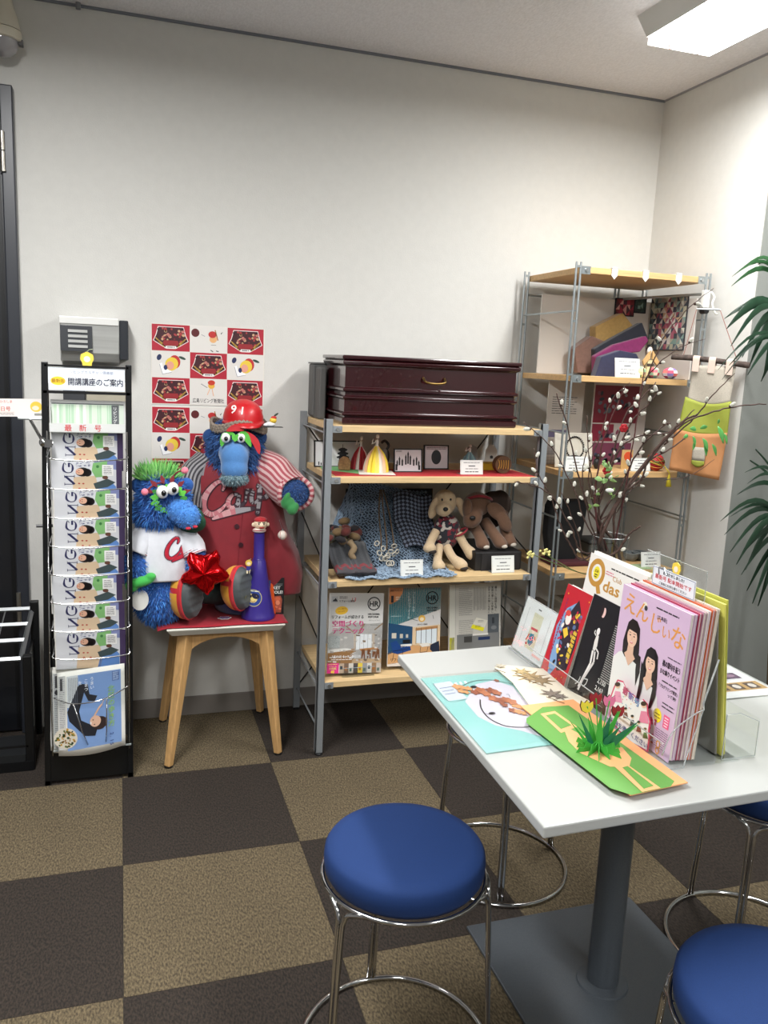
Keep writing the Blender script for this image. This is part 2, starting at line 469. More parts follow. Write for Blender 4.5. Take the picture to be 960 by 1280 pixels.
ce = struct('ceiling', MB().box((XL-.1, YF-.1, ZC), (XJ+.1, YW+.1, ZC+.1)), CEIL)
struct('shadow_gap_1', MB().box((XL, YW-.008, ZC-.008), (XR, YW, ZC)), mat('ceiling_gap_shade', (120, 124, 132), .6))  # dark strip whose colour stands in for the shadow gap under the ceiling
struct('trim_2', MB().box((XR-.006, YJ, ZC-.006), (XR, YW, ZC)), mat('ceiling_joint_light', (150, 150, 155), .6))
struct('baseboard_back', MB().box((-.2, YW-.006, 0), (XR, YW, .078)), BASE, bev=.002)
struct('baseboard_right', MB().box((XR-.006, YJ, 0), (XR, YW-.006, .078)), BASE, bev=.002)
struct('baseboard_recess', MB().box((XJ-.006, YF, 0), (XJ, YJ, .078)), BASE)
# floor of square carpet tiles, laid chequerwise
fl = struct('floor', MB().box((XL, YF, -.06), (XJ, YW, -.006)), mat('screed', (90, 88, 84), .9))
def carpet(name, a, b):
    M = bpy.data.materials.new(name); M.use_nodes = True; nt = M.node_tree; p = nt.nodes['Principled BSDF']; p.inputs['Roughness'].default_value = .95
    tc = nt.nodes.new('ShaderNodeTexCoord'); mp = nt.nodes.new('ShaderNodeMapping'); mp.inputs['Rotation'].default_value = (0, 0, .5); mp.inputs['Scale'].default_value = (1, .45, 1)
    n = nt.nodes.new('ShaderNodeTexNoise'); n.inputs['Scale'].default_value = 230; n.inputs['Detail'].default_value = 3
    n2 = nt.nodes.new('ShaderNodeTexNoise'); n2.inputs['Scale'].default_value = 7
    r = nt.nodes.new('ShaderNodeValToRGB'); r.color_ramp.elements[0].position = .36; r.color_ramp.elements[1].position = .64
    r.color_ramp.elements[0].color = lin(a); r.color_ramp.elements[1].color = lin(b)
    mx = nt.nodes.new('ShaderNodeMix'); mx.data_type = 'RGBA'; mx.blend_type = 'MULTIPLY'; mx.inputs[0].default_value = .25
    bp = nt.nodes.new('ShaderNodeBump'); bp.inputs['Strength'].default_value = .5; bp.inputs['Distance'].default_value = .003
    nt.links.new(tc.outputs['Object'], mp.inputs[0]); nt.links.new(mp.outputs[0], n.inputs[0]); nt.links.new(mp.outputs[0], n2.inputs[0])
    nt.links.new(n.outputs[0], r.inputs[0]); nt.links.new(r.outputs[0], mx.inputs[6]); nt.links.new(n2.outputs[0], mx.inputs[7])
    nt.links.new(mx.outputs[2], p.inputs['Base Color']); nt.links.new(n.outputs[0], bp.inputs['Height']); nt.links.new(bp.outputs[0], p.inputs['Normal'])
    return M
CT = [carpet('carpet_brown', (31, 26, 21), (60, 50, 42)), carpet('carpet_tan', (72, 62, 46), (120, 106, 80))]
tm = {}
for i in range(-5, 6):
    for j in range(-8, 1):
        x0, y0, x1, y1 = i*.5, j*.5, i*.5+.5, j*.5+.5
        x0, x1, y0, y1 = max(x0, XL), min(x1, XJ), max(y0, YF), min(y1, YW)
        if x1-x0 < .02 or y1-y0 < .02: continue
        key = (round(x1-x0, 3), round(y1-y0, 3), (i+j) % 2)
        if key not in tm:
            a, b = (x1-x0)/2-.0006, (y1-y0)/2-.0006
            tm[key] = mkmesh('carpet_tile', MB().box((-a, -b, -.006), (a, b, 0)), CT[0 if (i+j) % 2 else 1])
        o = bpy.data.objects.new('carpet_tile', tm[key]); COL.objects.link(o); o.parent = fl; o.location = ((x0+x1)/2, (y0+y1)/2, 0)

# black door with its frame, left end of the back wall
DK = mat('door_black', (22, 24, 29), .35, coat=.2)
d = struct('door_1', MB().box((-1.35, YW-.03, .01), (-.352, YW-.005, 2.19)), DK)
part('door_frame', MB().box((-.352, YW-.045, 0), (-.312, YW, 2.235)).box((-1.42, YW-.045, 2.19), (-.352, YW, 2.235)).box((-1.42, YW-.045, 0), (-1.36, YW, 2.19)), mat('door_frame_black', (44, 47, 54), .35), d, bev=.004)
part('door_stile', MB().box((-.37, YW-.034, .02), (-.357, YW-.028, 2.18)), BLACKM, d)
for z in (1.97, .42):
    h = MB().cyl((-.347, YW-.05, z), (-.347, YW-.05, z+.058), .008, n=14).cyl((-.347, YW-.05, z+.062), (-.347, YW-.05, z+.12), .008, n=14).cyl((-.347, YW-.05, z-.004), (-.347, YW-.05, z), .0095, n=12)
    part('hinge', h, mat('hinge_steel', (176, 172, 162), .3, .9), d, 'steel hinge', smooth=40)
# ceiling fixtures
def fixture(x, y, label, lit=True):
    t = thing('ceiling_light', label, 'ceiling light', (x, y, ZC), group='fluorescent ceiling lights')
    hx, hy = .12, .625
    b = MB()
    b.loft([[(x-hx-.022, y-hy-.03, ZC), (x+hx+.022, y-hy-.03, ZC), (x+hx+.022, y+hy+.03, ZC), (x-hx-.022, y+hy+.03, ZC)],
            [(x-hx, y-hy, 2.452), (x+hx, y-hy, 2.452), (x+hx, y+hy, 2.452), (x-hx, y+hy, 2.452)]], caps=False)
    part('housing', b, WHITEPL, t)
    part('diffuser', MB().box((x-hx+.004, y-hy+.004, 2.429), (x+hx-.004, y+hy-.004, 2.454)), mat('lit_diffuser', (255, 253, 248), .5, emit=6.5), t, 'glowing white diffuser')
    for sx in (-.055, .05):
        part('lamp_clip', MB().tube([(x+sx, y+hy-.02, 2.428), (x+sx+.006, y+hy-.027, 2.42), (x+sx+.004, y+hy-.034, 2.423), (x+sx-.004, y+hy-.03, 2.428)], .0022, 6), mat('clip_wire', (120, 90, 80), .4, .6), t, smooth=60)
    return t
for k, (lx, ly) in enumerate(LAMP_POS):
    fixture(lx, ly, ['white fluorescent ceiling light shining near the right wall', 'white fluorescent ceiling light above the plush toys, left of the other one', 'added fluorescent ceiling light behind the camera on the right, for fill', 'added fluorescent ceiling light behind the camera on the left, for fill'][k])
# dome at the top left
c = at(2, 45, Y=YW-.075)
t = thing('dome_camera', 'cream ceiling-corner dome unit with grey globe above the black door', 'dome camera', (c.x, YW, c.z+.07))
cr = mat('cream_plastic', (206, 200, 182), .4)
part('mounting', MB().lathe([(.03, .125), (.034, .1), (.047, .06), (.057, .022), (.058, .018)], (c.x, c.y, c.z), 28).box((c.x-.03, c.y, c.z+.05), (c.x+.03, YW, c.z+.12)), cr, t, smooth=40)
part('collar', MB().lathe([(.0585, .016), (.0595, .012), (.0595, -.01), (.055, -.012)], (c.x, c.y, c.z), 28), cr, t, smooth=50)
part('globe', MB().lathe([(.05, -.01), (.049, -.025), (.04, -.045), (.024, -.057), (0, -.062)], (c.x, c.y, c.z), 28), mat('smoked_globe', (150, 148, 150), .12, coat=.5), t, 'grey domed globe', smooth=80)
part('clip', MB().box((c.x+.05, c.y-.012, c.z-.022), (c.x+.062, c.y+.012, c.z-.006)), mat('dark_clip', (90, 90, 92), .5), t)
q = at(98, 6, Y=YW)
solo('ceiling_pin', MB().cyl((q.x, YW-.02, ZC-.02), (q.x, YW-.02, ZC), .008), mat('pin', (120, 122, 126), .5), 'small grey fitting on the wall joint under the ceiling', 'fitting')

# ================================================================== FURNITURE
# --- grey steel shelf unit with wooden boards
def shelf_screw(t, p, parent):
    part('bolt', MB().cyl(p, p+Vector((0, -.004, 0)), .0065, n=10), mat('bolt_zinc', (190, 192, 192), .3, .9), parent, smooth=40)
LX0, LX1, LY0, LY1 = .664, 1.503, .017, .436
LZ = [1.191, 1.016, .648, .276]
t = thing('shelf_unit', 'low grey steel shelf unit with four pale wooden shelves by the back wall', 'shelf unit', ((LX0+LX1)/2, (LY0+LY1)/2, 0))
for x in (LX0, LX1-.026):
    for y in (LY0, LY1-.012):
        p_ = part('post', MB().box((x, y, .008), (x+.026, y+.012, 1.212)).box((x, y, .008), (x+.004, y+.03, 1.212)) if y == LY0 else MB().box((x, y, .008), (x+.026, y+.012, 1.212)), STEEL, t, bev=.001)
        part('foot', MB().lathe([(.014, 0), (.014, .004), (.006, .009)], (x+.013, y+.008, 0), 12), BLACKP, p_, smooth=40)
for z in LZ:
    s_ = part('shelf_board', MB().box((LX0+.028, LY0+.002, z-.022), (LX1-.028, LY1-.016, z)), WOOD, t, bev=.0015)
    for x, sg in ((LX0+.026, 1), (LX1-.026, -1)):
        part('bracket', MB().box((x, LY0-.001, z-.024), (x+sg*.032, LY0+.001, z-.001)).box((x, LY0, z-.024), (x+sg*.002, LY0+.05, z-.001)), STEEL, s_)
        shelf_screw(t, Vector((x+sg*.017, LY0-.001, z-.012)), s_)
    for x in (LX0+.012, LX1-.012):
        part('side_rail', MB().tube([(x, LY0+.01, z-.03), (x, LY1, z-.03)], .0035, 6), STEEL, t)
for x in (LX0+.014, LX1-.014):
    part('side_rail', MB().tube([(x, LY0+.01, .09), (x, LY1, .09)], .0035, 6), STEEL, t)
    for za, zb in ((.82, .70), (.48, .40)):
        part('side_rail', MB().tube([(x, LY0+.01, zb), (x, LY1, za)], .0028, 6), BLACKM, t)
for a, b in (((LX0+.02, LY1, 1.17), (LX1-.02, LY1, .10)), ((LX1-.02, LY1, 1.17), (LX0+.02, LY1, .10))):
    part('cross_brace', MB().tube([a, b], .0028, 6), BLACKM, t)
part('back_bar', MB().box((LX0+.02, LY1-.004, .6), (LX1-.02, LY1+.002, .615)), STEEL, t)

# --- taller unit of paired rods in the right corner
RX0, RX1, RY0, RY1 = 1.562, 2.128, .012, .43
RZ = [1.775, 1.392, 1.037, .646, .25]
t = thing('rod_shelf_unit', 'tall shelf unit of paired silver rods with wooden shelves in the right corner', 'shelf unit', ((RX0+RX1)/2, (RY0+RY1)/2, 0))
for x in (RX0, RX1-.012):
    for y in (RY0, RY1-.02):
        b = MB()
        for dx in (0, .018): b.cyl((x+dx-.003, y, .004), (x+dx-.003, y, 1.79), .0042, n=8)
        for z in [.06+.19*k for k in range(10)]: b.box((x-.003, y-.003, z), (x+.015, y+.003, z+.008))
        part('rod_post', b, GALV, t, smooth=50)
    for z in (1.62, 1.18, .86, .45):
        part('side_rail', MB().tube([(x+.006, RY0, z), (x+.006, RY1-.02, z)], .0035, 6), GALV, t)
for z in RZ:
    s_ = part('shelf_board', MB().box((RX0+.02, RY0, z-.022), (RX1-.018, RY1-.01, z)), mat('shelf_wood_amber', (206, 168, 116), .5, nscale=9, namt=.1, stretch=(1, 14, 14)), t, bev=.0015)
    for x, sg in ((RX0+.018, 1), (RX1-.016, -1)):
        part('bracket', MB().box((x, RY0-.003, z-.026), (x+sg*.036, RY0-.001, z+.002)), GALV, s_)
        shelf_screw(t, Vector((x+sg*.02, RY0-.003, z-.012)), s_)
part('stay', MB().tube([(RX0+.02, RY1-.02, 1.70), (1.92, RY1-.02, 1.70), (RX1-.01, RY0+.02, 1.715)], .005, 8), GALV, t, smooth=50)
part('stay', MB().tube([(1.97, RY1-.015, 1.64), (1.72, RY1-.015, 1.47)], .005, 8), GALV, t)
b = MB()
for dx in (0, .018): b.cyl((1.985+dx, RY1-.01, 1.3), (1.985+dx, RY1-.01, 1.76), .005, n=8)
part('rod_post', b, GALV, t, smooth=50)
for px in (768, 807, 848.5):
    q = at(px, 347+(px-768)*.045, Y=RY0-.005)
    solo('shelf_clip', MB().box((q.x-.012, RY0-.005, 1.752), (q.x+.012, RY0-.001, 1.781)).box((q.x-.012, RY0-.005, 1.7755), (q.x+.012, RY0+.02, 1.7775)).prism([(-.012, 0), (.012, 0), (0, -.013)], Matrix(((1, 0, 0, q.x), (0, 0, -1, RY0-.005), (0, 1, 0, 1.752), (0, 0, 0, 1))), .003), WHITEPL,
         {768: 'white clip on the top shelf edge, leftmost of three', 807: 'white clip on the top shelf edge, middle of three', 848.5: 'white clip on the top shelf edge, nearest the corner post'}[px], 'clip', group='white clips on the top shelf')

# --- table
TZ = .72
T = [(.636, -.905), (1.42, -.872), (1.412, -1.642), (.618, -1.667)]
t = thing('pedestal_table', 'square white-topped pedestal table with grey steel column and base plate', 'table', (1.05, -1.24, 0))
TO = MB().add([(x, y, TZ) for x, y in T[::-1]]+[(x, y, TZ-.02) for x, y in T[::-1]], [(0, 1, 2, 3), (7, 6, 5, 4), (0, 4, 5, 1), (1, 5, 6, 2), (2, 6, 7, 3), (3, 7, 4, 0)])
part('tabletop', TO, WHITEP, t, bev=.003)
IRON = mat('table_grey_iron', (92, 98, 104), .42, .5, nscale=400, namt=.06)
part('column', MB().cyl((1.063, -1.238, .012), (1.063, -1.238, TZ-.02), .036, n=32).lathe([(.06, .006), (.058, .012), (.038, .016)], (1.063, -1.238, .004), 28), IRON, t, smooth=40)
part('base_plate', MB().box((.83, -1.475, .002), (1.31, -.98, .011)), IRON, t, bev=.003)
part('top_plate', MB().box((.93, -1.36, TZ-.026), (1.19, -1.11, TZ-.02)), IRON, t)

# --- blue stools
BLUE = mat('blue_upholstery', (8, 46, 100), .85, nscale=600, namt=.08, bump=.15, bscale=900)
def make_stool(loc, rz, label):
    t = thing('stool', label, 'stool', loc, rz, 'round blue stools with chrome wire legs')
    M = WM[t.name]
    prof = [(0, .412), (.13, .412), (.152, .416), (.159, .428), (.1605, .445), (.159, .462), (.152, .472), (.13, .4765), (0, .479)]
    part('seat', MB().lathe(prof, (0, 0, 0), 48), BLUE, t, smooth=50, local=True)
    part('seat_ring', MB().tube([(math.cos(a)*.162, math.sin(a)*.162, .413) for a in [2*PI*i/48 for i in range(48)]], .0048, 8, closed=True), CHROME, t, smooth=180, local=True)
    part('floor_ring', MB().tube([(math.cos(a)*.197, math.sin(a)*.197, .0065) for a in [2*PI*i/56 for i in range(56)]], .0062, 8, closed=True), CHROME, t, smooth=180, local=True)
    for k in range(3):
        a = PI/2+k*2*PI/3; ca, sa = math.cos(a), math.sin(a)
        b = MB()
        for s in (-1, 1):
            tx, ty = -sa*s, ca*s
            b.tube(smoothpath([(ca*.150+tx*.055, sa*.150+ty*.055, .412), (ca*.163+tx*.03, sa*.163+ty*.03, .409), (ca*.169+tx*.009, sa*.169+ty*.009, .392), (ca*.174+tx*.0055, sa*.174+ty*.0055, .33), (ca*.192+tx*.0055, sa*.192+ty*.0055, .016)], 5), .0052, 8)
        part('leg', b, CHROME, t, 'paired chrome rod leg', smooth=180, local=True)
    return t
s0 = make_stool((.537, -1.287, 0), -.03, 'blue round stool nearest the left edge of the table')
dup(s0, (1.025, -.74, 0), .66, 'blue round stool tucked under the far left table corner')
dup(s0, (.985, -1.80, 0), .72, 'blue round stool cut by the lower right corner of the picture')
dup(s0, (1.505, -1.205, 0), .14, 'blue round stool mostly hidden behind the right side of the table')

# --- white-topped table that carries the plush toys
SZ = .489
t = thing('side_table', 'white square-topped side table with splayed wooden legs under the plush toys', 'table', (.345, .24, 0))
part('tabletop', MB().loft([[(.165, .075, SZ-.028), (.535, .075, SZ-.028), (.535, .43, SZ-.028), (.165, .43, SZ-.028)], [(.147, .058, SZ-.004), (.553, .058, SZ-.004), (.553, .445, SZ-.004), (.147, .445, SZ-.004)], [(.149, .06, SZ), (.551, .06, SZ), (.551, .443, SZ), (.149, .443, SZ)]]), mat('white_abs', (214, 212, 202), .35), t, bev=.003)
def wleg(p0, p1):
    p0, p1 = Vector(p0), Vector(p1)
    return MB().tube([p1+Vector((0, 0, .003)), p0], [.0165, .030], 4)
LEG4 = [((.215, .115, .455), (.152, .045, 0)), ((.49, .115, .455), (.536, .06, 0)), ((.215, .39, .455), (.15, .425, 0)), ((.49, .39, .455), (.53, .43, 0))]
for a, b in LEG4:
    lg = part('leg', wleg(a, b), BEECH, t, bev=.004)
    part('foot_pad', MB().cyl((b[0], b[1], 0), (b[0], b[1], .005), .015, n=12), BLACKP, lg)
for y in (.107, .375):   # arched apron between the two legs of a side
    pts = [(.195, .46), (.51, .46), (.515, .39), (.5, .39)]+[(.353+.142*math.cos(a), .352+.085*math.sin(a)) for a in [PI*k/14 for k in range(1, 14)]]+[(.208, .39), (.19, .39)]
    part('apron', MB().prism(pts, Matrix(((1, 0, 0, 0), (0, 0, -1, y), (0, 1, 0, 0), (0, 0, 0, 1))), .022), BEECH, t, bev=.002)
# red cloth lying on it
b = MB(); n1, n2 = 26, 20; vs = []
rr = random.Random(4)
for j in range(n2):
    for i in range(n1):
        x = .118+(.562-.118)*i/(n1-1); y = .062+.373*j/(n2-1)+(.004*math.sin(i*.5) if j == 0 else 0); z = SZ+.003
        if x < .147: z -= (.147-x)*.25
        if x > .553: z -= (x-.553)*.2
        vs.append((x, y, z+.0012*noise.noise(Vector((x*30, y*30, 0)))))
b.add(vs, [(j*n1+i, j*n1+i+1, (j+1)*n1+i+1, (j+1)*n1+i) for j in range(n2-1) for i in range(n1-1)])
o = solo('red_cloth', b, mat('red_felt', (150, 20, 38), .9, sheen=.05, nscale=60, namt=.08), 'red cloth spread over the white side table', 'cloth', smooth=180)
md = o.modifiers.new('thick', 'SOLIDIFY'); md.thickness = .0015; md.offset = 1

# --- umbrella stand, far left
t = thing('umbrella_stand', 'black umbrella stand with sloping silver grid beside the door', 'umbrella stand', (-.52, .21, 0))
fz, bz = .392, .505
def gp(u, v): return Vector((-.315+.02*v-u, .135+.19*v, fz+(bz-fz)*v))     # point of the sloping grid
def wide(a, b, r): return MB().tube([a, b], r, 4)
GRID = mat('grid_silver', (172, 176, 178), .35, .8)
for v in (0, .36, .68, 1): part('grid_bar', wide(gp(-.0, v), gp(.46, v), .0085), GRID, t)
for u in (0, .23, .46): part('grid_bar', wide(gp(u, 0), gp(u, 1), .0085), GRID, t)
for u in (.085, .15, .31, .38): part('grid_wire', wide(gp(u, 0), gp(u, 1), .0025), GRID, t)
for x in (-.295, -.80):
    part('post', MB().box((x-.014, .12, 0), (x+.014, .148, .405)), BLACKM, t, bev=.003)
    part('post', MB().box((x-.006, .31, .04), (x+.022, .335, .535)), BLACKM, t, bev=.003)
    part('side_panel', MB().box((x-.004, .148, .02), (x+.004, .31, .40)), BLACKM, t)
part('drip_tray', MB().box((-.79, .125, .02), (-.31, .33, .035)).box((-.79, .12, .02), (-.31, .127, .06)), mat('tray_dark', (40, 42, 44), .35, .3), t)
part('front_rail', MB().box((-.8, .118, .0), (-.285, .13, .035)).box((-.8, .12, .085), (-.30, .126, .092)), BLACKM, t)
# ================================================================== ON THE BACK WALL
# silver wall unit
tl, tr, bl = at(76, 396, Y=YW), at(160, 401, Y=YW), at(77, 455, Y=YW)
x0, x1, z1, z0 = tl.x, tr.x, tl.z, 1.345
t = thing('wall_unit', 'brushed silver wall unit with dark grille and black right end above the magazine rack', 'wall unit', ((x0+x1)/2, YW, z0))
BR = mat('brushed_silver', (190, 191, 188), .35, .35, nscale=60, namt=.1, stretch=(.06, 1, 1))
yf = YW-.10
part('casing', MB().loft([[(x0, YW-.001, z1), (x0, YW-.001, z0+.01), (x1-.03, YW-.001, z0+.01), (x1-.03, YW-.001, z1)], [(x0, yf+.02, z1), (x0, yf+.035, z0+.02), (x1-.03, yf+.035, z0+.02), (x1-.03, yf+.02, z1)], [(x0+.004, yf, z1-.01), (x0+.004, yf+.012, z0+.05), (x1-.03, yf+.012, z0+.05), (x1-.03, yf, z1-.01)]]), BR, t, bev=.003)
part('end_panel', MB().box((x1-.03, yf+.004, z0+.03), (x1, YW-.001, z1-.004)), mat('dark_grey_gloss', (46, 49, 54), .25), t, 'dark end panel', bev=.004)
part('grille', MB().box((x0+.003, yf-.003, z1-.115), (x0+.105, yf+.01, z1-.03)), mat('dark_grille', (70, 72, 76), .35, .4), t, 'dark recessed grille')
for k in range(4): part('slot', MB().box((x0+.028, yf-.007, z1-.052-.017*k), (x0+.09, yf-.003, z1-.043-.017*k)), BR, t)
part('rim', MB().box((x0, yf-.002, z1-.024), (x1-.032, yf+.004, z1)), mat('pale_rim', (232, 232, 228), .3, .3), t, bev=.002)
solo('wall_panel', MB().box((x0+.003, YW-.03, 1.20), (x0+.075, YW-.001, z0-.005)).box((x0+.08, YW-.03, z0-.05), (x1-.012, YW-.001, z0-.005)), mat('panel_dark', (62, 64, 68), .4), 'dark grey panel on the wall under the silver wall unit', 'panel', bev=.002)
solo('wall_switch_box', MB().box((x0+.08, YW-.028, 1.19), (x1-.012, YW-.001, 1.292)), mat('panel_beige', (176, 170, 152), .5), 'beige box on the wall just behind the top of the magazine rack', 'switch box', bev=.002)

# two printed posters with chequered cells
def cell_red(p, x, y, w, h, s):
    p.rect(x, y, w, h, (176, 38, 56), L=1)
    cx, cy = x+w/2, y+h*.5
    oc = [(-.34, -.42), (.34, -.42), (.40, -.1), (.47, .12), (.22, .34), (.12, .42), (-.12, .42), (-.22, .34), (-.47, .12), (-.40, -.1)]
    p.poly([(cx+a*w, cy+b*h) for a, b in oc], (236, 222, 220), L=2); p.poly([(cx+a*w*.95, cy+b*h*.94) for a, b in oc], (66, 26, 34), L=3)
    r = random.Random(11)
    for k in range(26):
        a, b = r.uniform(-.36, .36), r.uniform(-.36, .16)
        p.oval(cx+a*w, cy+b*h, w*r.uniform(.02, .05), h*r.uniform(.03, .07), r.choice([(170, 60, 62), (206, 166, 130), (116, 30, 42), (40, 24, 30), (196, 120, 110)]), L=4, rot=r.uniform(0, 3), n=9)
    p.poly([(cx-.18*w, cy+.1*h), (cx+.18*w, cy+.1*h), (cx+.24*w, cy+.3*h), (cx-.24*w, cy+.3*h)], (150, 40, 46), L=5)
    for sg in (-1, 1):
        for k in range(3): p.line([(cx+sg*w*(.40-.03*k), cy+h*(.02+.05*k)), (cx+sg*w*(.2-.01*k), cy+h*(.25+.05*k))], w*.022, (216, 176, 84), L=5)
    p.poly([(cx-.13*w, cy+.31*h), (cx+.13*w, cy+.31*h), (cx+.16*w, cy+.40*h), (cx-.16*w, cy+.40*h)], (240, 236, 232), L=6)
    p.greek(cx-.1*w, cy+.34*h, w*.2, 1, 2, (60, 40, 50), th=h*.03, L=7)
def cell_white(p, x, y, w, h, kind):
    """plain generic bat-and-ball drawing in the cell's colours"""
    p.rect(x, y, w, h, (222, 219, 214), L=1); cx, cy = x+w/2, y+h/2
    if kind == 0:
        p.oval(cx-w*.36, cy-h*.24, w*.11, h*.16, (92, 30, 34), L=2); p.line([(cx-.2*w, cy-.18*h), (cx-.1*w, cy-.12*h)], 2, (150, 150, 155), L=2)
        p.oval(cx+.1*w, cy-.2*h, w*.11, h*.13, (190, 52, 50), L=3); p.oval(cx+.12*w, cy-.02*h, w*.1, h*.14, (228, 176, 120), L=2)
        p.line([(cx+.17*w, cy-.38*h), (cx+.25*w, cy+.02*h)], w*.03, (176, 120, 70), L=3); p.poly([(cx+.32*w, cy-.26*h), (cx+.38*w, cy-.33*h), (cx+.34*w, cy-.22*h)], (40, 60, 50), L=2)
        p.line([(cx+.06*w, cy+.2*h), (cx+.2*w, cy+.2*h)], 1.2, (60, 60, 66), L=2); p.line([(cx+.05*w, cy+.4*h), (cx+.12*w, cy+.46*h)], 3, (30, 34, 40), L=2); p.line([(cx+.2*w, cy+.42*h), (cx+.27*w, cy+.44*h)], 3, (30, 34, 40), L=2)
    elif kind == 1:
        p.oval(cx+.1*w, cy-.1*h, w*.15, h*.26, (190, 46, 48), L=2); p.oval(cx+.02*w, cy-.02*h, w*.17, h*.26, (232, 200, 70), L=3, rot=.5); p.oval(cx-.02*w, cy+.04*h, w*.1, h*.16, (226, 160, 140), L=4)
        p.oval(cx-.31*w, cy-.26*h, w*.06, h*.12, (40, 50, 90), L=2, rot=.4); p.oval(cx+.3*w, cy-.26*h, w*.1, h*.05, (50, 74, 64), L=2, rot=.35)
        p.poly([(cx-.3*w, cy), (cx-.22*w, cy+.38*h), (cx+.02*w, cy+.3*h), (cx-.06*w, cy+.1*h), (cx-.2*w, cy+.16*h), (cx-.24*w, cy-.06*h)], (248, 248, 250), L=2)
        p.line([(cx-.3*w, cy), (cx-.22*w, cy+.38*h), (cx+.02*w, cy+.3*h)], 1.1, (46, 54, 86), L=3); p.oval(cx-.14*w, cy+.12*h, w*.05, h*.1, (36, 48, 96), L=4)
    else:
        p.oval(cx+.08*w, cy-.36*h, w*.1, h*.1, (196, 60, 44), L=3); p.oval(cx+.08*w, cy-.24*h, w*.09, h*.12, (226, 176, 70), L=2); p.line([(cx-.2*w, cy-.3*h), (cx-.03*w, cy-.16*h)], 2, (90, 96, 108), L=2)
        p.line([(cx+.04*w, cy-.12*h), (cx-.03*w, cy+.12*h)], 3, (226, 176, 140), L=2); p.line([(cx+.1*w, cy-.12*h), (cx+.14*w, cy+.16*h)], 3, (226, 176, 140), L=2)
        p.text('広島リビング新聞社', cx-w*.43, cy+h*.42, h*.19, (40, 40, 46), .012, L=3, wid=w*.86)
def poster(rows, ztop, label, seed):
    w, h = 135., 95.
    p = Page(w*3+6, h*rows+4, (226, 222, 214), eps=.1)
    for j in range(rows):
        for i in range(3):
            x, y = 3+i*w, 2+j*h
            rj = j if seed == 0 else j+3
            if seed == 0: red = (i+j) % 2 == 0
            else: red = (i+j) % 2 == 0
            if red: cell_red(p, x, y, w-1.2, h-1.2, i+j)
            else: cell_white(p, x, y, w-1.2, h-1.2, 1 if j == 1 else (2 if (seed == 0 and j == 2) else 0))
    M = frame((.116, YW-.002, ztop), (1, 0, 0), (0, 0, -1))
    t = thing('poster', label, 'poster', (.116+.2, YW, ztop-h*rows*.001))
    part('backing', slab(w*.003+.006, h*rows*.001+.004, .0012, M), PAPER, t)
    part('printing', p.sheet(M), PRINT, t)
poster(3, 1.510, 'upper chequered poster with red emblem cells and printed Japanese line', 0)
poster(3, 1.213, 'lower chequered poster, mostly hidden behind the plush toys', 1)

# ================================================================== MAGAZINE RACK (left)
t = thing('magazine_rack', 'tall narrow black magazine rack with white heading board and wire pockets', 'magazine rack', (-.09, .1, 0))
def rxl(z): return -.206-.026*(1.35-z)/1.35
def rxr(z): return .034-.008*(1.35-z)/1.35
for f_, s in ((rxl, -1), (rxr, 1)):
    b = MB().loft([[(f_(z)-.009, 0, z), (f_(z)+.009, 0, z), (f_(z)+.009, .018, z), (f_(z)-.009, .018, z)] for z in (0, .7, 1.365)])
    part('side_post', b, BLACKM, t, bev=.002)
    part('rear_post', MB().tube([(f_(0), .26, 0), (f_(1.3), .05, 1.3)], .008, 4), BLACKM, t)
    part('foot_bar', MB().box((f_(0)-.009, 0, 0), (f_(0)+.009, .27, .016)), BLACKM, t)
part('kick_panel', MB().box((rxl(.07)+.008, .004, .012), (rxr(.07)-.008, .012, .128)), BLACKM, t)
part('back_panel', MB().box((rxl(.3)+.01, .118, .10), (rxr(.3)-.01, .122, .46)), mat('panel_grey_dim', (58, 60, 62), .5), t)
part('cross_bar', MB().box((rxl(1.28)-.004, .0, 1.272), (rxr(1.28)+.004, .014, 1.28)).box((rxl(1.35), .0, 1.352), (rxr(1.35), .014, 1.358)), BLACKM, t)
part('cross_bar', MB().tube([(rxl(.86)-.03, .03, .86), (rxl(.86)+.03, .03, .86)], .005, 6), BLACKM, t)
# heading board
W_, H_ = (rxr(1.3)-rxl(1.3)-.022)*1000, 68
p = Page(W_, H_, (226, 232, 238))
p.text('リビングカルチャー倶楽部', W_*.56, 16, 10.5, (120, 130, 160), 0, al='c')
p.oval(27, 40, 21, 13, (246, 206, 60), L=1, n=26); p.text('最新版', 27, 44.5, 12.5, (150, 96, 30), .012, al='c')
p.text('開講講座のご案内', 54, 50, 24, (58, 60, 104), .02, wid=W_-60)
p.rect(0, 0, W_, 1.2, (150, 160, 170), L=2); p.rect(0, H_-1.2, W_, 1.2, (150, 160, 170), L=2)
M = frame((rxl(1.3)+.011, .0, 1.35), (1, 0, 0), (0, 0, -1))
hb = part('heading_board', slab(W_/1000, H_/1000, .006, M), WHITEPL, t, 'white heading board with Japanese title')
part('printing', p.sheet(M), PRINT, hb)
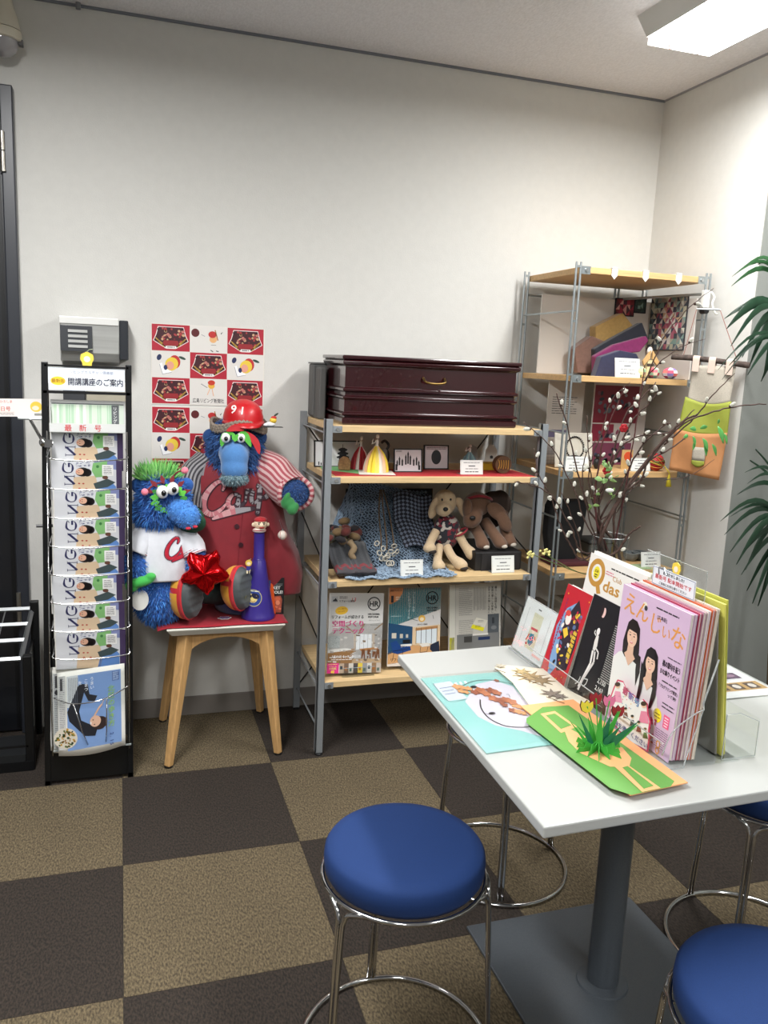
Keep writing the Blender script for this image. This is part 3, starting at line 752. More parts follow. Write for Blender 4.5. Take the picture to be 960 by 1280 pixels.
# wire pockets
ZT = [1.157-.0905*k for k in range(8)]     # visible top edge of every magazine
PX0, PX1 = rxl(.9)+.02, rxr(.9)-.012
for k, z in enumerate(ZT):
    zb = z-.085
    b = MB().tube(smoothpath([(PX0-.006, .05, zb+.028), (PX0-.008, -.012, zb+.018), (PX0+.0, -.03, zb+.006), ((PX0+PX1)/2, -.034, zb), (PX1, -.03, zb+.006), (PX1+.006, -.012, zb+.018), (PX1+.004, .05, zb+.028)], 5), .0022, 6)
    part('wire_pocket', b, CHROME, t, smooth=180)
b = MB().tube([(PX0-.009, -.012, 1.16), (PX0-.02, -.012, .42), (PX0-.018, -.014, .11)], .002, 6).tube([(PX1+.008, -.012, 1.16), (PX1+.006, -.012, .42), (PX1+.004, -.014, .11)], .002, 6)
part('wire_upright', b, CHROME, t, smooth=180)
part('acrylic_pocket', MB().box((PX0-.016, -.02, .128), (PX1+.01, -.018, .41)), ACRYL, t, 'clear acrylic front')
part('pocket_rim', MB().box((PX0-.016, -.022, .126), (PX1+.01, -.016, .130)), ACEDGE, t)
part('wire_pocket', MB().tube(smoothpath([(PX0-.01, -.02, .31), (PX0+.05, -.055, .30), (PX0+.14, -.06, .31), (PX1+.008, -.02, .335)], 5), .002, 6).tube([(PX0+.05, -.055, .30), (PX0+.075, -.05, .20), (PX0+.09, -.03, .145)], .002, 6).tube([(PX0+.15, -.058, .31), (PX0+.148, -.05, .2), (PX0+.145, -.03, .15)], .002, 6), CHROME, t, smooth=180)

# the eight copies of one magazine, laid sideways
def living_mag(k):
    w, h = 190., 130.
    p = Page(w, h, (206, 208, 212)); rnd = random.Random(5)
    p.rect(w-16, 0, 16, h, (64, 50, 84)); p.poly([(112, 0), (174, 0), (174, 30), (122, 22)], (126, 134, 178))
    for q in range(24): p.rect(66+rnd.uniform(0, 34), rnd.uniform(0, 20), rnd.uniform(2, 7), 1.6, (76, 84, 128), L=2)
    p.poly([(112, 8), (150, 2), (150, 52), (118, 56), (108, 34)], (124, 178, 112), L=2); p.oval(124, 20, 4, 5, (60, 120, 66), L=3)
    p.poly([(60, 55), (118, 50), (126, 90), (120, h), (54, h)], (206, 182, 152), L=1)
    for q in range(9): p.oval(70+rnd.uniform(0, 44), 62+rnd.uniform(0, 40), 3, 2.4, (176, 70, 62), L=3)
    p.oval(84, 38, 19, 15, (34, 28, 30), L=2); p.oval(96, 40, 12, 13, (34, 28, 30), L=2); p.oval(76, 37, 11, 10.5, (214, 168, 142), L=3)
    p.oval(74, 33, 1.5, 1.2, (50, 36, 34), L=4); p.oval(74, 40, 1.5, 1.2, (50, 36, 34), L=4); p.oval(69, 37, 1, 3, (176, 70, 70), L=4)
    p.poly([(112, 76), (150, 60), (172, 72), (150, 88), (118, 94)], (58, 72, 74), L=2); p.poly([(120, 94), (160, 70), (173, 86), (173, h), (112, h)], (90, 130, 190), L=1)
    p.oval(144, 56, 8, 6, (96, 60, 48), L=3)
    p.rect(136, 14, 30, 36, (230, 230, 228), L=4); p.greek(140, 20, 22, 6, 4.5, (90, 90, 96), th=1.6, L=5, seed=3)
    # the big rotated capitals of the title
    p.stroke([(40, 14), (36, 8), (33, 18), (33, 32), (42, 40), (54, 38), (58, 26), (56, 14), (50, 10)], [2, 2, 4, 6, 3, 3, 6, 3, 2], (44, 46, 88), L=3); p.line([(48, 8), (48, 22)], 5, (44, 46, 88), L=3); p.line([(45, 3), (60, 3)], 1.5, (44, 46, 88), L=3)
    p.line([(36, 52), (62, 52)], 2.2, (44, 46, 88), L=3); p.line([(38, 52), (62, 78)], 6.5, (44, 46, 88), L=3); p.line([(36, 78), (62, 78)], 2.2, (44, 46, 88), L=3); p.line([(36, 48), (36, 57)], 1.6, (44, 46, 88), L=3); p.line([(62, 48), (62, 57)], 1.6, (44, 46, 88), L=3); p.line([(36, 73), (36, 82)], 1.6, (44, 46, 88), L=3)
    return p
rnd = random.Random(9)
LIVP = living_mag(0)
ORD = ['topmost', 'second from the top', 'third from the top', 'fourth from the top', 'fifth from the top', 'sixth from the top', 'seventh from the top', 'lowest']
def mag_slot(k, z):
    x = PX0-.004+[.004, .0, .008, .006, .003, -.004, .002, .004][k]
    down = Vector((.0, .02, -1)).normalized()
    M = frame((x, .032-.0056*k, z), (1, 0, .005*rnd.uniform(-1, 1)), down)
    t = thing('magazine', 'white magazine with rotated capitals, %s of eight in the black rack' % ORD[k], 'magazine', (x+.09, -.02, z-.125), group='copies of one magazine in the black rack')
    W_ = PX1-PX0-.004
    sc = Matrix.Diagonal((W_/.190, .125/.130, 1, 1))
    part('cover', LIVP.sheet(M @ sc), PRINT, t)
    b = MB()
    for q in range(2): b.obox(M @ Matrix.Translation((-.003*q, .001*q, -.001-.0008*q)), (0, -.125, -.0026), (W_, 0, -.0002))
    part('pages', b, PAPER, t)
for k, z in enumerate(ZT): mag_slot(k, z)
# clear pocket at the very top with a pale green leaflet and red heading strip
def leaflet():
    z1, z0 = 1.252, 1.165
    t = thing('leaflet_pocket', 'pale green striped leaflet in the topmost white pocket of the black rack', 'leaflet', (-.09, .02, z0-.01))
    M = frame((PX0+.0, .035, z1), (1, 0, 0), (0, -.12, -1)); W_ = PX1-PX0+.004
    part('holder', slab(W_, .1, .004, M).box((PX0, .0, z0-.012), (PX0+.002, .04, z1-.02)), mat('milky_plastic', (206, 208, 206), .3), t)
    p = Page(W_*1000-8, 76, (206, 218, 204)); r = random.Random(2); x = 6
    while x < W_*1000-48:
        wd = r.uniform(3, 9); p.rect(x, 4, wd, 72, r.choice([(186, 212, 184), (222, 228, 218), (170, 200, 172), (200, 220, 196)])); x += wd+r.uniform(0, 2)
    p.rect(W_*1000-44, 4, 22, 72, (88, 92, 96), L=2); p.vtext('リビングカル', W_*1000-40, 8, 12.5, (230, 232, 230), .02)
    p.rect(0, 0, W_*1000-8, 3, (70, 76, 80), L=2)
    part('printing', p.sheet(M @ Matrix.Translation((.003, -.010, .0008))), PRINT, t)
    M2 = frame((PX0-.002, -.002, 1.183), (1, 0, 0), (0, 0, -1)); p = Page(W_*1000, 26, (212, 214, 212))
    for ch, xx in (('最', 42), ('新', 84), ('号', 128)): p.text(ch, xx, 22, 22, (206, 66, 70), .025)
    s_ = part('heading_strip', slab(W_, .026, .002, M2), WHITEPL, t, 'strip reading 最新号 in red')
    part('printing', p.sheet(M2), PRINT, s_)
leaflet()
# newspapers in the bottom pocket
def newspaper(dx, dy, dz, rot, front):
    lab = 'blue-fronted newspaper foremost in the bottom pocket of the black rack' if front == 2 else ('white-edged newspaper second in the bottom pocket' if front == 1 else 'white-edged newspaper at the left rear of the bottom pocket')
    t = thing('newspaper', lab, 'newspaper', (-.1, 0, .14), group='newspapers in the bottom pocket')
    R_ = Matrix.Rotation(rot, 4, 'Y')
    n = 14; wd, ht = .205, .272
    def wf(u, v):    # curled sheet: u across, v down (metres)
        q = u/wd
        y = -.0015*math.sin(q*PI)-.025*(v/ht)
        return Vector((u-.1, y+dy, -v)) 
    def place(u, v, off=0): 
        b_ = .012*math.sin(min(1, max(0, u/wd))*PI)*(v/ht)      # bottom edge bows down in the middle
        p_ = wf(u, v+b_-(.018*(u/wd)-.009)); p_.y -= off
        return Vector((-.098+dx, 0, .405+dz))+p_
    b = MB(); vs = []
    for j in range(9):
        for i in range(n): vs.append(place(wd*i/(n-1), ht*j/8))
    fs = [(j*n+i, (j+1)*n+i, (j+1)*n+i+1, j*n+i+1) for j in range(8) for i in range(n-1)]
    b.add(vs, fs)
    o = part('sheets', b, PAPER, t, smooth=180)
    md = o.modifiers.new('thick', 'SOLIDIFY'); md.thickness = .003; md.offset = -1
    p = Page(205, 272)
    if front == 2:
        p.rect(28, 16, 165, 240, (124, 156, 206))
        p.rect(2, 12, 22, 240, (206, 206, 204)); p.greek(5, 16, 16, 34, 6, (110, 110, 112), th=1.6, L=2, seed=1); p.rect(8, 20, 7, 40, (60, 60, 64), L=2)
        p.rect(28, 16, 34, 100, (214, 218, 220), L=2); p.vgreek(58, 22, 88, 6, 5, (90, 96, 110), th=2, L=3)
        p.poly([(62, 50), (70, 44), (92, 48), (96, 80), (120, 88), (112, 104), (92, 100), (80, 72), (64, 130), (70, 160), (120, 190), (112, 214), (80, 210), (34, 160), (28, 130)], (34, 36, 44), L=3)
        p.oval(126, 176, 24, 21, (52, 38, 36), L=4); p.oval(113, 168, 17, 18, (222, 180, 154), L=5); p.oval(106, 163, 2.2, 1.8, (40, 30, 30), L=6); p.oval(110, 178, 2.2, 1.8, (40, 30, 30), L=6); p.oval(99, 172, 2, 5, (240, 236, 232), L=6)
        p.line([(100, 168), (124, 128), (134, 118)], 5, (224, 182, 150), L=5); p.line([(134, 118), (140, 104)], 2, (224, 190, 160), L=5)
        for i, s_ in enumerate(('うまい', 'こまつ', 'を')): p.vtext(s_, 98-i*18, 26+i*4, 13, (240, 244, 250), .01, L=6)
        p.vtext('北区の歩き方', 152, 62, 22, (150, 196, 70), .03, L=6); p.rect(166, 20, 22, 30, (84, 108, 160), L=3); p.greek(168, 22, 18, 6, 4.6, (180, 200, 230), L=4)
        for i, ch in enumerate('2.15'): p.text(ch, 158, 216+i*11, 15, (60, 84, 140), .02, rot=-PI/2, L=6)
        p.oval(22, 214, 36, 34, (214, 206, 190), L=5); r = random.Random(8)
        for q in range(60):
            a, rr_ = r.uniform(0, 6.28), 29*math.sqrt(r.random()); p.oval(22+rr_*math.cos(a)*1.05, 214+rr_*math.sin(a), r.uniform(2, 5), r.uniform(2, 4), r.choice([(50, 84, 42), (196, 150, 60), (96, 110, 50), (150, 110, 50), (36, 50, 30)]), L=6, rot=a, n=8)
    else:
        p.rect(2, 12, 22, 246, (200, 202, 202)); p.greek(5, 16, 16, 34, 6, (100, 100, 104), th=1.6, L=2, seed=front); p.rect(8, 20, 7, 40, (60, 60, 64), L=2); p.oval(12, 74, 6, 8, (40, 40, 46), L=3)
    q = MB(); q.f = p.f; q.c = p.c; q.v = [tuple(place(x*.001, -y*.001, .0012+z*.001)) for x, y, z in p.v]
    part('printing', q, PRINT, t)
newspaper(-.022, .022, .0, 0, 0); newspaper(-.012, .010, -.003, 0, 1); newspaper(.004, -.006, -.008, 0, 2)
# yellow tag above the heading
def yellow_tag(name, c, s, label, M=None):
    """plain rounded yellow card with a little stalk"""
    t = thing(name, label, 'tag', c)
    M = M or frame(c, (1, 0, 0), (0, 0, -1))
    pts = [(-.011, 0), (-.012, .012), (-.017, .022), (-.015, .034), (0, .042), (.015, .034), (.017, .022), (.012, .012), (.011, 0)]
    part('card', MB().prism([(x*s, y*s) for x, y in pts], M, .0015), mat('yellow_card', (238, 208, 78), .5), t)
    part('face_patch', MB().prism([(-.007*s+.014*s*math.cos(a)*.6+.007*s, .022*s+.008*s*math.sin(a)) for a in [2*PI*i/12 for i in range(12)]], M @ Matrix.Translation((0, 0, .0006)), .0005), mat('cream_patch', (244, 230, 206), .5), t)
    part('stalk', MB().tube([M @ Vector((0, .041*s, 0)), M @ Vector((.006*s, .047*s, 0)), M @ Vector((.015*s, .048*s, 0))], .0012*s, 6), mat('stalk_green', (150, 160, 130), .5), t)
q = at(109, 461, Y=.004)
yellow_tag('yellow_tag', (q.x, .004, 1.352), 1.15, 'small yellow cut-out card standing on the heading board of the black rack')
# sign on a clamp arm
t = thing('clamp_sign', 'small white sign on a chrome arm clamped to the black rack', 'sign', (-.215, -.01, 1.1))
M = frame(at(-28, 498, Y=.06), (1, 0, .02), (0, 0, -1)); WW = (at(56, 500, Y=.06)-at(-28, 500, Y=.06)).length
part('board', slab(WW, .054, .003, M), WHITEPL, t)
p = Page(WW*1000, 54, (240, 232, 228)); p.text('リビングひろしま', 24, 12, 9, (214, 120, 110), .01); p.text('次回発行日', 26, 21, 6, (110, 100, 100), 0); p.text('3月9日号', 30, 36, 15, (206, 96, 84), .02)
p.rect(26, 40, 74, 1, (214, 190, 180), L=1); p.greek(28, 43, 70, 2, 4, (150, 140, 136), th=1.6)
p.oval(WW*1000-26, 24, 17, 16, (244, 206, 80), L=1); p.oval(WW*1000-28, 28, 10, 7, (248, 232, 206), L=2); p.rect(WW*1000-32, 44, 30, 7, (150, 150, 146), L=2)
part('printing', p.sheet(M), PRINT, t)
a0 = at(38, 525, Y=.05); a1 = at(54, 553, Y=-.008)
part('arm', MB().tube([a0, a1], .0045, 8).tube([a0+Vector((-.03, 0, .004)), a0+Vector((.03, 0, .004))], .003, 6), CHROME, t, smooth=60)
part('clamp', MB().ell(a1, (.012, .012, .014)).cyl(a1+Vector((-.004, 0, 0)), a1+Vector((.028, 0, -.002)), .008, n=12).box(a1+Vector((.004, -.01, -.014)), a1+Vector((.026, .012, .01))), CHROME, t, smooth=50)
part('sign_foot', MB().tube([a0+Vector((-.035, 0, .006)), a0+Vector((.035, 0, .006))], .006, 8), ACEDGE, t)
# ================================================================== PLUSH TOYS AND THINGS ON THE SIDE TABLE
def ringpts(cx, cy, z, rx, ry, n=28, p=1.0, wob=None):
    o = []
    for j in range(n):
        a = 2*PI*j/n; c_, s_ = math.cos(a), math.sin(a)
        r = 1+(wob(a, z) if wob else 0)
        o.append((cx+rx*r*abs(c_)**p*(1 if c_ > 0 else -1), cy+ry*r*abs(s_)**p*(1 if s_ > 0 else -1), z))
    return o
def interp(prof, k):
    out = []
    for i in range(len(prof)-1):
        for j in range(k):
            t_ = j/k; a, b = prof[i], prof[i+1]; p0 = prof[max(i-1, 0)]; p3 = prof[min(i+2, len(prof)-1)]
            out.append(tuple(.5*(2*a[q]+(b[q]-p0[q])*t_+(2*p0[q]-5*a[q]+4*b[q]-p3[q])*t_*t_+(3*a[q]-p0[q]-3*b[q]+p3[q])*t_**3) for q in range(len(a))))
    out.append(tuple(prof[-1])); return out
def script_word(p, x, y, s, c, c2, Lb=2):
    """the brushed team word across a jersey: C a r p with its tail; page units mm"""
    def S(pts, ws, col, L): p.stroke([(x+a*s, y+b*s) for a, b in pts], [w_*s for w_ in ws], col, L, k=5)
    C_ = [(40, 12), (44, 4), (40, -4), (28, 0), (12, 16), (4, 34), (6, 48), (18, 54), (34, 46), (44, 36)]; CW = [3, 6, 6, 7, 9, 11, 11, 9, 6, 3]
    A_ = [(66, 22), (56, 22), (48, 32), (48, 42), (56, 44), (64, 36), (68, 22), (65, 38), (69, 43), (78, 36)]; AW = [3, 6, 8, 8, 6, 4, 5, 7, 6, 3]
    R_ = [(78, 36), (82, 20), (84, 14), (86, 20), (94, 18), (90, 28), (90, 38), (96, 40), (104, 32)]; RW = [3, 4, 5, 6, 6, 7, 7, 5, 3]
    P_ = [(104, 12), (108, 10), (104, 34), (98, 60)]; PW = [4, 8, 8, 6]
    P2 = [(106, 18), (116, 10), (126, 14), (124, 28), (114, 34), (106, 30)]; P2W = [4, 6, 8, 9, 7, 3]
    T_ = [(18, 62), (50, 52), (92, 50)]; TW = [4, 12, 5]
    for grow, col, L in ((4.5, c2, Lb), (0, c, Lb+2)):
        for pts, ws in ((C_, CW), (A_, AW), (R_, RW), (P_, PW), (P2, P2W), (T_, TW)):
            S(pts, [q+grow for q in ws], col, L)
BL1, BL2, BL3 = (50, 118, 204), (78, 150, 226), (36, 92, 172)
def blues(p, r): return r.choice([BL1, BL1, BL2, BL3, (44, 108, 186)])
def darkblues(p, r): return r.choice([(36, 84, 146), (52, 104, 170), (28, 68, 122), (42, 92, 156)])
BLUESK = mat('blue_plush', (38, 92, 168), .9, sheen=.3, bump=.4, bscale=500)
BLUED = mat('blue_plush_dark', (28, 66, 122), .9, sheen=.3, bump=.4, bscale=500)
PALEB = mat('pale_blue_plush', (72, 124, 182), .85, sheen=.4, nscale=500, namt=.1, bump=.4, bscale=700)
GRN = mat('green_plush', (60, 172, 72), .85, sheen=.3, bump=.3, bscale=400)
GRND = mat('green_plush_dark', (44, 124, 62), .85, sheen=.3, bump=.3, bscale=400)
EYEW = mat('eye_white', (240, 240, 238), .2, coat=.6); EYEB = mat('eye_black', (10, 10, 12), .12, coat=.8)
def felt(name, c): return mat(name, c, .9, sheen=.2)
def eye(t, c, r, look, parent=None):
    c = Vector(c); look = Vector(look).normalized()
    e = part('eye', MB().ell(c, (r, r*.8, r*1.12), nu=20, nv=12), EYEW, t, smooth=180)
    part('pupil', MB().ell(c+look*r*.78, (r*.42, r*.35, r*.5), nu=14, nv=8), EYEB, e, smooth=180)
    return e
def leafstrip(path, w, M_t=.0015, teeth=0):
    """flat felt piece along a path, facing -Y"""
    pts = [Vector(p) for p in path]; up = []; dn = []
    for i, p_ in enumerate(pts):
        d_ = (pts[min(i+1, len(pts)-1)]-pts[max(i-1, 0)]); n_ = Vector((-d_.z, 0, d_.x)).normalized()*w*math.sin(PI*min(.999, (i+.15)/(len(pts)-.7)))
        up.append(p_+n_); dn.append(p_-n_)
    loop = up+dn[::-1]; n = len(loop); off = Vector((0, .002, 0))
    return MB().add(loop+[q+off for q in loop], [tuple(range(n)), tuple(range(2*n-1, n-1, -1))]+[(i, i+n, (i+1) % n+n, (i+1) % n) for i in range(n)])

# ---- large plush in a red jersey (plain soft toy, broad muzzle)
bx, by = .405, .27
t = thing('large_plush_toy', 'large blue plush toy in a red pinstripe-sleeved jersey and red helmet', 'plush toy', (bx, by, SZ+.004))
wob = lambda a, z: .035*math.sin(a*5+z*9)+.03*noise.noise(Vector((math.cos(a)*2, math.sin(a)*2, z*14)))
prof = [(.465, .27, .555, .185, .10), (.458, .27, .62, .200, .112), (.440, .27, .70, .194, .116), (.414, .275, .80, .172, .114), (.404, .28, .90, .163, .108), (.394, .285, .98, .152, .098), (.388, .29, 1.03, .130, .085), (.386, .295, 1.055, .087, .065)]
jr = [ringpts(x, y, z, rx, ry, 40, .85, lambda a, z: wob(a, z)*(1.2 if z < .75 else .6)) for x, y, z, rx, ry in interp(prof, 5)]
JR, JD = (128, 20, 34), (100, 16, 28)
body = MB().loft(jr, c=JR)
body = recolour(body, lambda p: (128, 124, 128) if (p.z > .99 and p.x < .285) else ((190, 108, 112) if (p.z > .99 and p.x > .475) else JR))
core = MB().lathe([(0, .49), (.10, .50), (.12, .56), (.12, .62)], (.43, .25, 0), 24)
part('plush_body', core, BLUED, t, smooth=180)
JERS = vmat('jersey_red', .72, sheen=.25, namt=.12, nscale=40, bump=.2)
jb = part('jersey', body, JERS, t, 'red jersey with script lettering', smooth=180)
# placket, buttons
b = MB()
vs = [Vector((.405+.012*math.sin(z*8), 0, z)) for z in [.585+.022*k for k in range(21)]]
b.tube(vs, .002, 4, flat=.5); b.v = [tuple(v) for v in b.v]; drape(b, body, (0, 1, 0), .0008)
part('placket', b, mat('jersey_seam', (112, 18, 32), .8), jb)
for (px, py) in ((293, 611), (296, 658), (301, 681), (291, 589)):
    q = at(px, py, Y=.12); bt = BVHTree.FromPolygons([Vector(v) for v in body.v], body.f); h = bt.ray_cast(CPOS, (q-CPOS).normalized())
    if h[0] is not None: part('button', MB().cyl(h[0]+h[1]*.004, h[0]-h[1]*.001, .0085, n=14), mat('button_dark', (58, 24, 32), .35), jb, smooth=40)
# lettering
p = Page(300, 200, eps=.3); script_word(p, 18, 30, 1.72, (176, 150, 154), (60, 22, 34))
cc = []
for f, c_ in zip(p.f, p.c):
    if c_ == (176, 150, 154):
        mx_ = sum(p.v[i][0] for i in f)/len(f); c_ = ((188, 112, 120) if int(mx_/1.6) % 2 else (202, 150, 152)) if mx_ < 118 else ((150, 146, 150) if int(mx_/1.6) % 2 else (62, 46, 56))
    cc.append(c_)
p.c = cc
tlj = at(243, 600, Y=.11)
Mj = frame(tlj, (1, .02, .10), (0, 0, -1)) @ Matrix.Scale(1.12, 4)
b = p.sheet(Mj)
lay = [v[2] for v in p.v]; dr = drape(MB().join(b), body, (0, 1, 0), .0012)
dr.v = [(v[0], v[1]-l*.0006, v[2]) for v, l in zip(dr.v, lay)]
part('lettering', dr, CLOTHV, jb, 'striped script lettering')
# sleeves
def stripes(c1, c2, per, axis='a'):
    return lambda i, j: c1 if (j // per) % 2 else c2
def sleeve(pts, rads, c1, c2, n=48):
    P_ = smoothpath([Vector(q) for q in pts], 5); R_ = interp([(r,) for r in rads], 5); b = MB()
    b.tube(P_, [r[0] for r in R_], n, caps=False)
    k = 0; b.c = []
    for f in b.f:
        j = k % n; b.c.append(c1 if j % 2 else c2); k += 1
    b.jitter(.006, 16, 3); return b
sl = sleeve([(.30, .29, 1.02), (.258, .27, .985), (.232, .24, .92), (.226, .21, .868)], [.055, .055, .052, .05], (58, 56, 62), (150, 148, 150))
o = part('sleeve', sl, CLOTHV, t, 'grey striped sleeve', smooth=180); o.modifiers.new('thick', 'SOLIDIFY').thickness = .002
sr = sleeve([(.47, .27, 1.03), (.525, .245, 1.0), (.565, .17, .96), (.585, .115, .945)], [.055, .07, .066, .06], (168, 76, 86), (212, 176, 174))
o = part('sleeve', sr, CLOTHV, t, 'pink striped sleeve', smooth=180); o.modifiers.new('thick', 'SOLIDIFY').thickness = .003
cuff = MB(); cuff.tube([Vector((.585, .108, .944))+Vector((math.cos(a)*.058, -.012*math.cos(a*2), math.sin(a)*.056)) for a in [2*PI*i/40 for i in range(40)]], .009, 10, closed=True)
cuff.c = [(168, 76, 86) if (k//10) % 2 else (212, 176, 174) for k in range(len(cuff.f))]
part('cuff', cuff, CLOTHV, t, 'rolled pink striped cuff', smooth=180)
arm = MB().ell((.582, .12, .945), (.05, .04, .045))
a_ = part('arm', arm, BLUED, t, smooth=180)
part('fur', blade_fur(arm, 60000, .012, darkblues, .2, 5), FURV, a_, kind='stuff')
hand = MB().ell((.555, .082, .915), (.026, .02, .024)).ell((.568, .07, .895), (.02, .016, .02)).ell((.548, .075, .935), (.011, .011, .022), R=Matrix.Rotation(.5, 3, 'Y')).ell((.58, .068, .905), (.012, .012, .016))
part('hand', remesh(hand, .003, 8), GRND, a_, 'green mitten hand', smooth=180)
a2 = MB().ell((.228, .12, .855), (.05, .042, .05)); part('hand', remesh(a2.ell((.25, .09, .85), (.03, .025, .03)), .004, 6), mat('dark_green_fur', (26, 70, 48), .9), t, 'dark green mitten hand', smooth=180)
# head: round, with a broad blunt muzzle
hc = Vector((.396, .265, 1.088))
head = MB().ell(hc, (.094, .088, .100)).ell(hc+Vector((0, 0, -.055)), (.098, .085, .055))
hd = part('head', head, BLUED, t, smooth=180)
part('fur', blade_fur(head, 42000, .022, darkblues, .6, 2, .0022), FURV, hd, kind='stuff')
mz = MB().ell((.381, .165, 1.062), (.050, .045, .052)).ell((.380, .155, 1.025), (.048, .042, .044)).ell((.383, .19, 1.075), (.055, .05, .05))
part('muzzle', remesh(mz, .005, 10), PALEB, hd, 'pale blue blunt muzzle', smooth=180)
for sx in (-1, 1): part('ear', MB().ell(hc+Vector((sx*.088, 0, .035)), (.026, .014, .028)), BLUED, hd, smooth=180)
ch = MB().ell((.380, .145, .992), (.046, .034, .020)); part('chin_fur', blade_fur(ch, 60000, .011, [(112, 140, 150), (140, 160, 164), (92, 122, 134)], .4, 3).join(MB().ell((.380, .145, .992), (.045, .033, .019), c=(104, 134, 144))), FURV, hd, 'grey fluffy chin', smooth=None)
e1 = at(282, 547, Y=.155); e2 = at(301, 547, Y=.155)
eye(hd, e1, .0165, (0, -1, -.2)); eye(hd, e2, .0165, (-.05, -1, -.2))
for path, c_, w_ in (([(.335, .155, 1.10), (.345, .15, 1.135), (.372, .148, 1.150)], (92, 186, 70), .012), ([(.372, .148, 1.15), (.381, .146, 1.128), (.390, .145, 1.146)], (92, 186, 70), .01), ([(.395, .146, 1.15), (.415, .148, 1.14), (.436, .15, 1.10)], (92, 186, 70), .012),
                     ([(.35, .145, 1.155), (.38, .143, 1.166), (.41, .145, 1.158)], (196, 44, 52), .011), ([(.415, .148, 1.155), (.45, .15, 1.12), (.466, .155, 1.075)], (196, 44, 52), .012)):
    part('felt_trim', leafstrip(smoothpath(path, 4), w_), felt('felt_%d_%d' % (c_[0], c_[1]), c_), hd)
b = MB()   # twisted straw band under the helmet
for k in range(3):
    b.tube([(.408+.096*math.cos(a), .262+.09*math.sin(a), 1.165+.012*math.sin(a*14+k*2.1)+.01*math.sin(a*3)) for a in [2*PI*i/90 for i in range(90)]], .006, 6, closed=True)
part('straw_band', b, mat('straw_grey', (134, 122, 110), .9, nscale=200, namt=.3), hd, 'twisted grey straw band', smooth=180)
# helmet
hx, hy, hz = .422, .255, 1.180
t = thing('batting_helmet', 'shiny red plastic helmet marked 91 on the large plush toy', 'helmet', (hx, hy, hz))
HR = mat('helmet_red', (190, 24, 32), .38, coat=.1)
sh = MB().lathe([(.071, -.006), (.070, .02), (.064, .042), (.052, .060), (.034, .072), (.014, .078), (0, .079)], (hx, hy, hz), 40, sy=1.1)
o = part('shell', sh, HR, t, smooth=60)
br = MB()
ri, ro = [], []
for i in range(25):
    a = -PI*.98+PI*.96*i/24; ex = max(0, -math.sin(a))**1.4
    ri.append((hx+.069*math.cos(a), hy+.076*math.sin(a), hz+.004)); ro.append((hx+(.073+.008*ex)*math.cos(a), hy+(.08+.04*ex)*math.sin(a), hz-.004-.012*ex))
br.loft([ri, ro], closed=False)
o = part('brim', br, HR, t, smooth=60); md = o.modifiers.new('thick', 'SOLIDIFY'); md.thickness = .003
part('rim', MB().tube([(hx+.072*math.cos(a), hy+.079*math.sin(a), hz-.004) for a in [2*PI*i/48 for i in range(48)]], .003, 8, closed=True), HR, t, smooth=180)
p = Page(120, 100, eps=.3); p.text('9', 6, 60, 56, (244, 238, 234), .02, shear=.12); p.text('1', 50, 62, 50, (244, 238, 234), .02, rot=-.1); p.grid(5)
q = at(286, 500, Y=.13); b = p.sheet(frame(q, (1, 0, -.02), (0, 0, -1)) @ Matrix.Scale(.72, 4)); drape(b, sh, (CPOS*-1+Vector((hx, hy, hz+.03))), .0012)
part('number', b, mat('white_ink', (244, 238, 234), .4), t)
# tiny cap-wearing figure on a black plate beside the helmet -> a plain generic little doll
q = at(337, 534, Y=.15)
t = thing('tiny_figure', 'tiny white and yellow figure on a thin black plate beside the red helmet', 'figurine', q)
part('plate', MB().box((q.x-.03, q.y-.012, q.z), (q.x+.045, q.y+.012, q.z+.002)), BLACKP, t)
part('figure_body', MB().ell(q+Vector((.002, 0, .010)), (.018, .009, .009)).ell(q+Vector((-.012, 0, .008)), (.010, .007, .006)), mat('figure_white', (222, 222, 226), .4), t, smooth=180)
part('figure_head', MB().ell(q+Vector((.012, 0, .024)), (.012, .01, .011)), mat('figure_yellow', (232, 196, 70), .4), t, smooth=180)
part('cap', MB().ell(q+Vector((.014, .0, .033)), (.010, .009, .006)), mat('figure_red', (190, 44, 40), .4), t, smooth=180)
part('leaf', MB().ell(q+Vector((.022, 0, .044)), (.009, .003, .0035), R=Matrix.Rotation(-.6, 3, 'Y')), mat('figure_green', (36, 54, 40), .4), t, smooth=180)
part('bracket', MB().tube([q+Vector((-.03, 0, .0)), Vector((hx+.066, hy-.04, hz-.003))], .0015, 6), BLACKP, t)

# ---- shoes (soft, oval) of the large toy
def shoe(c, rx, rz, nrm, label):
    c = Vector(c); n = Vector(nrm).normalized(); x = Vector((0, 0, 1)).cross(n).normalized(); z = n.cross(x).normalized(); R = Matrix((x, -n, z)).transposed()
    def cf(q):
        if q.y < -.22: return (74, 80, 82)
        if q.y < -.02: return (190, 36, 44)
        if abs(q.z-.35) < .1: return (190, 36, 44)
        return (222, 160, 52)
    t = part('shoe', MB().ell(c, (rx, .062, rz), R, 36, 28, cf=cf, fn=lambda q: Vector((q.x, max(q.y, -.62)*(1+.05*math.sin(q.z*20)) if q.y < -.5 else q.y, q.z))), vmat('shoe_cloth', .55, sheen=.15, namt=.1, nscale=60, bump=.25), tl_, label, smooth=180)
    y_ = -.22
    r_ = math.sqrt(1-y_*y_)
    part('piping', MB().tube([c+R @ Vector((math.cos(a)*rx*r_, y_*.062, math.sin(a)*rz*r_)) for a in [2*PI*i/40 for i in range(40)]], .004, 8, closed=True), felt('piping_red', (200, 34, 46)), t, smooth=180)
tl_ = bpy.data.objects['large_plush_toy']
ca = at(233, 744, Y=.10); cb = at(297, 735, Y=.12)
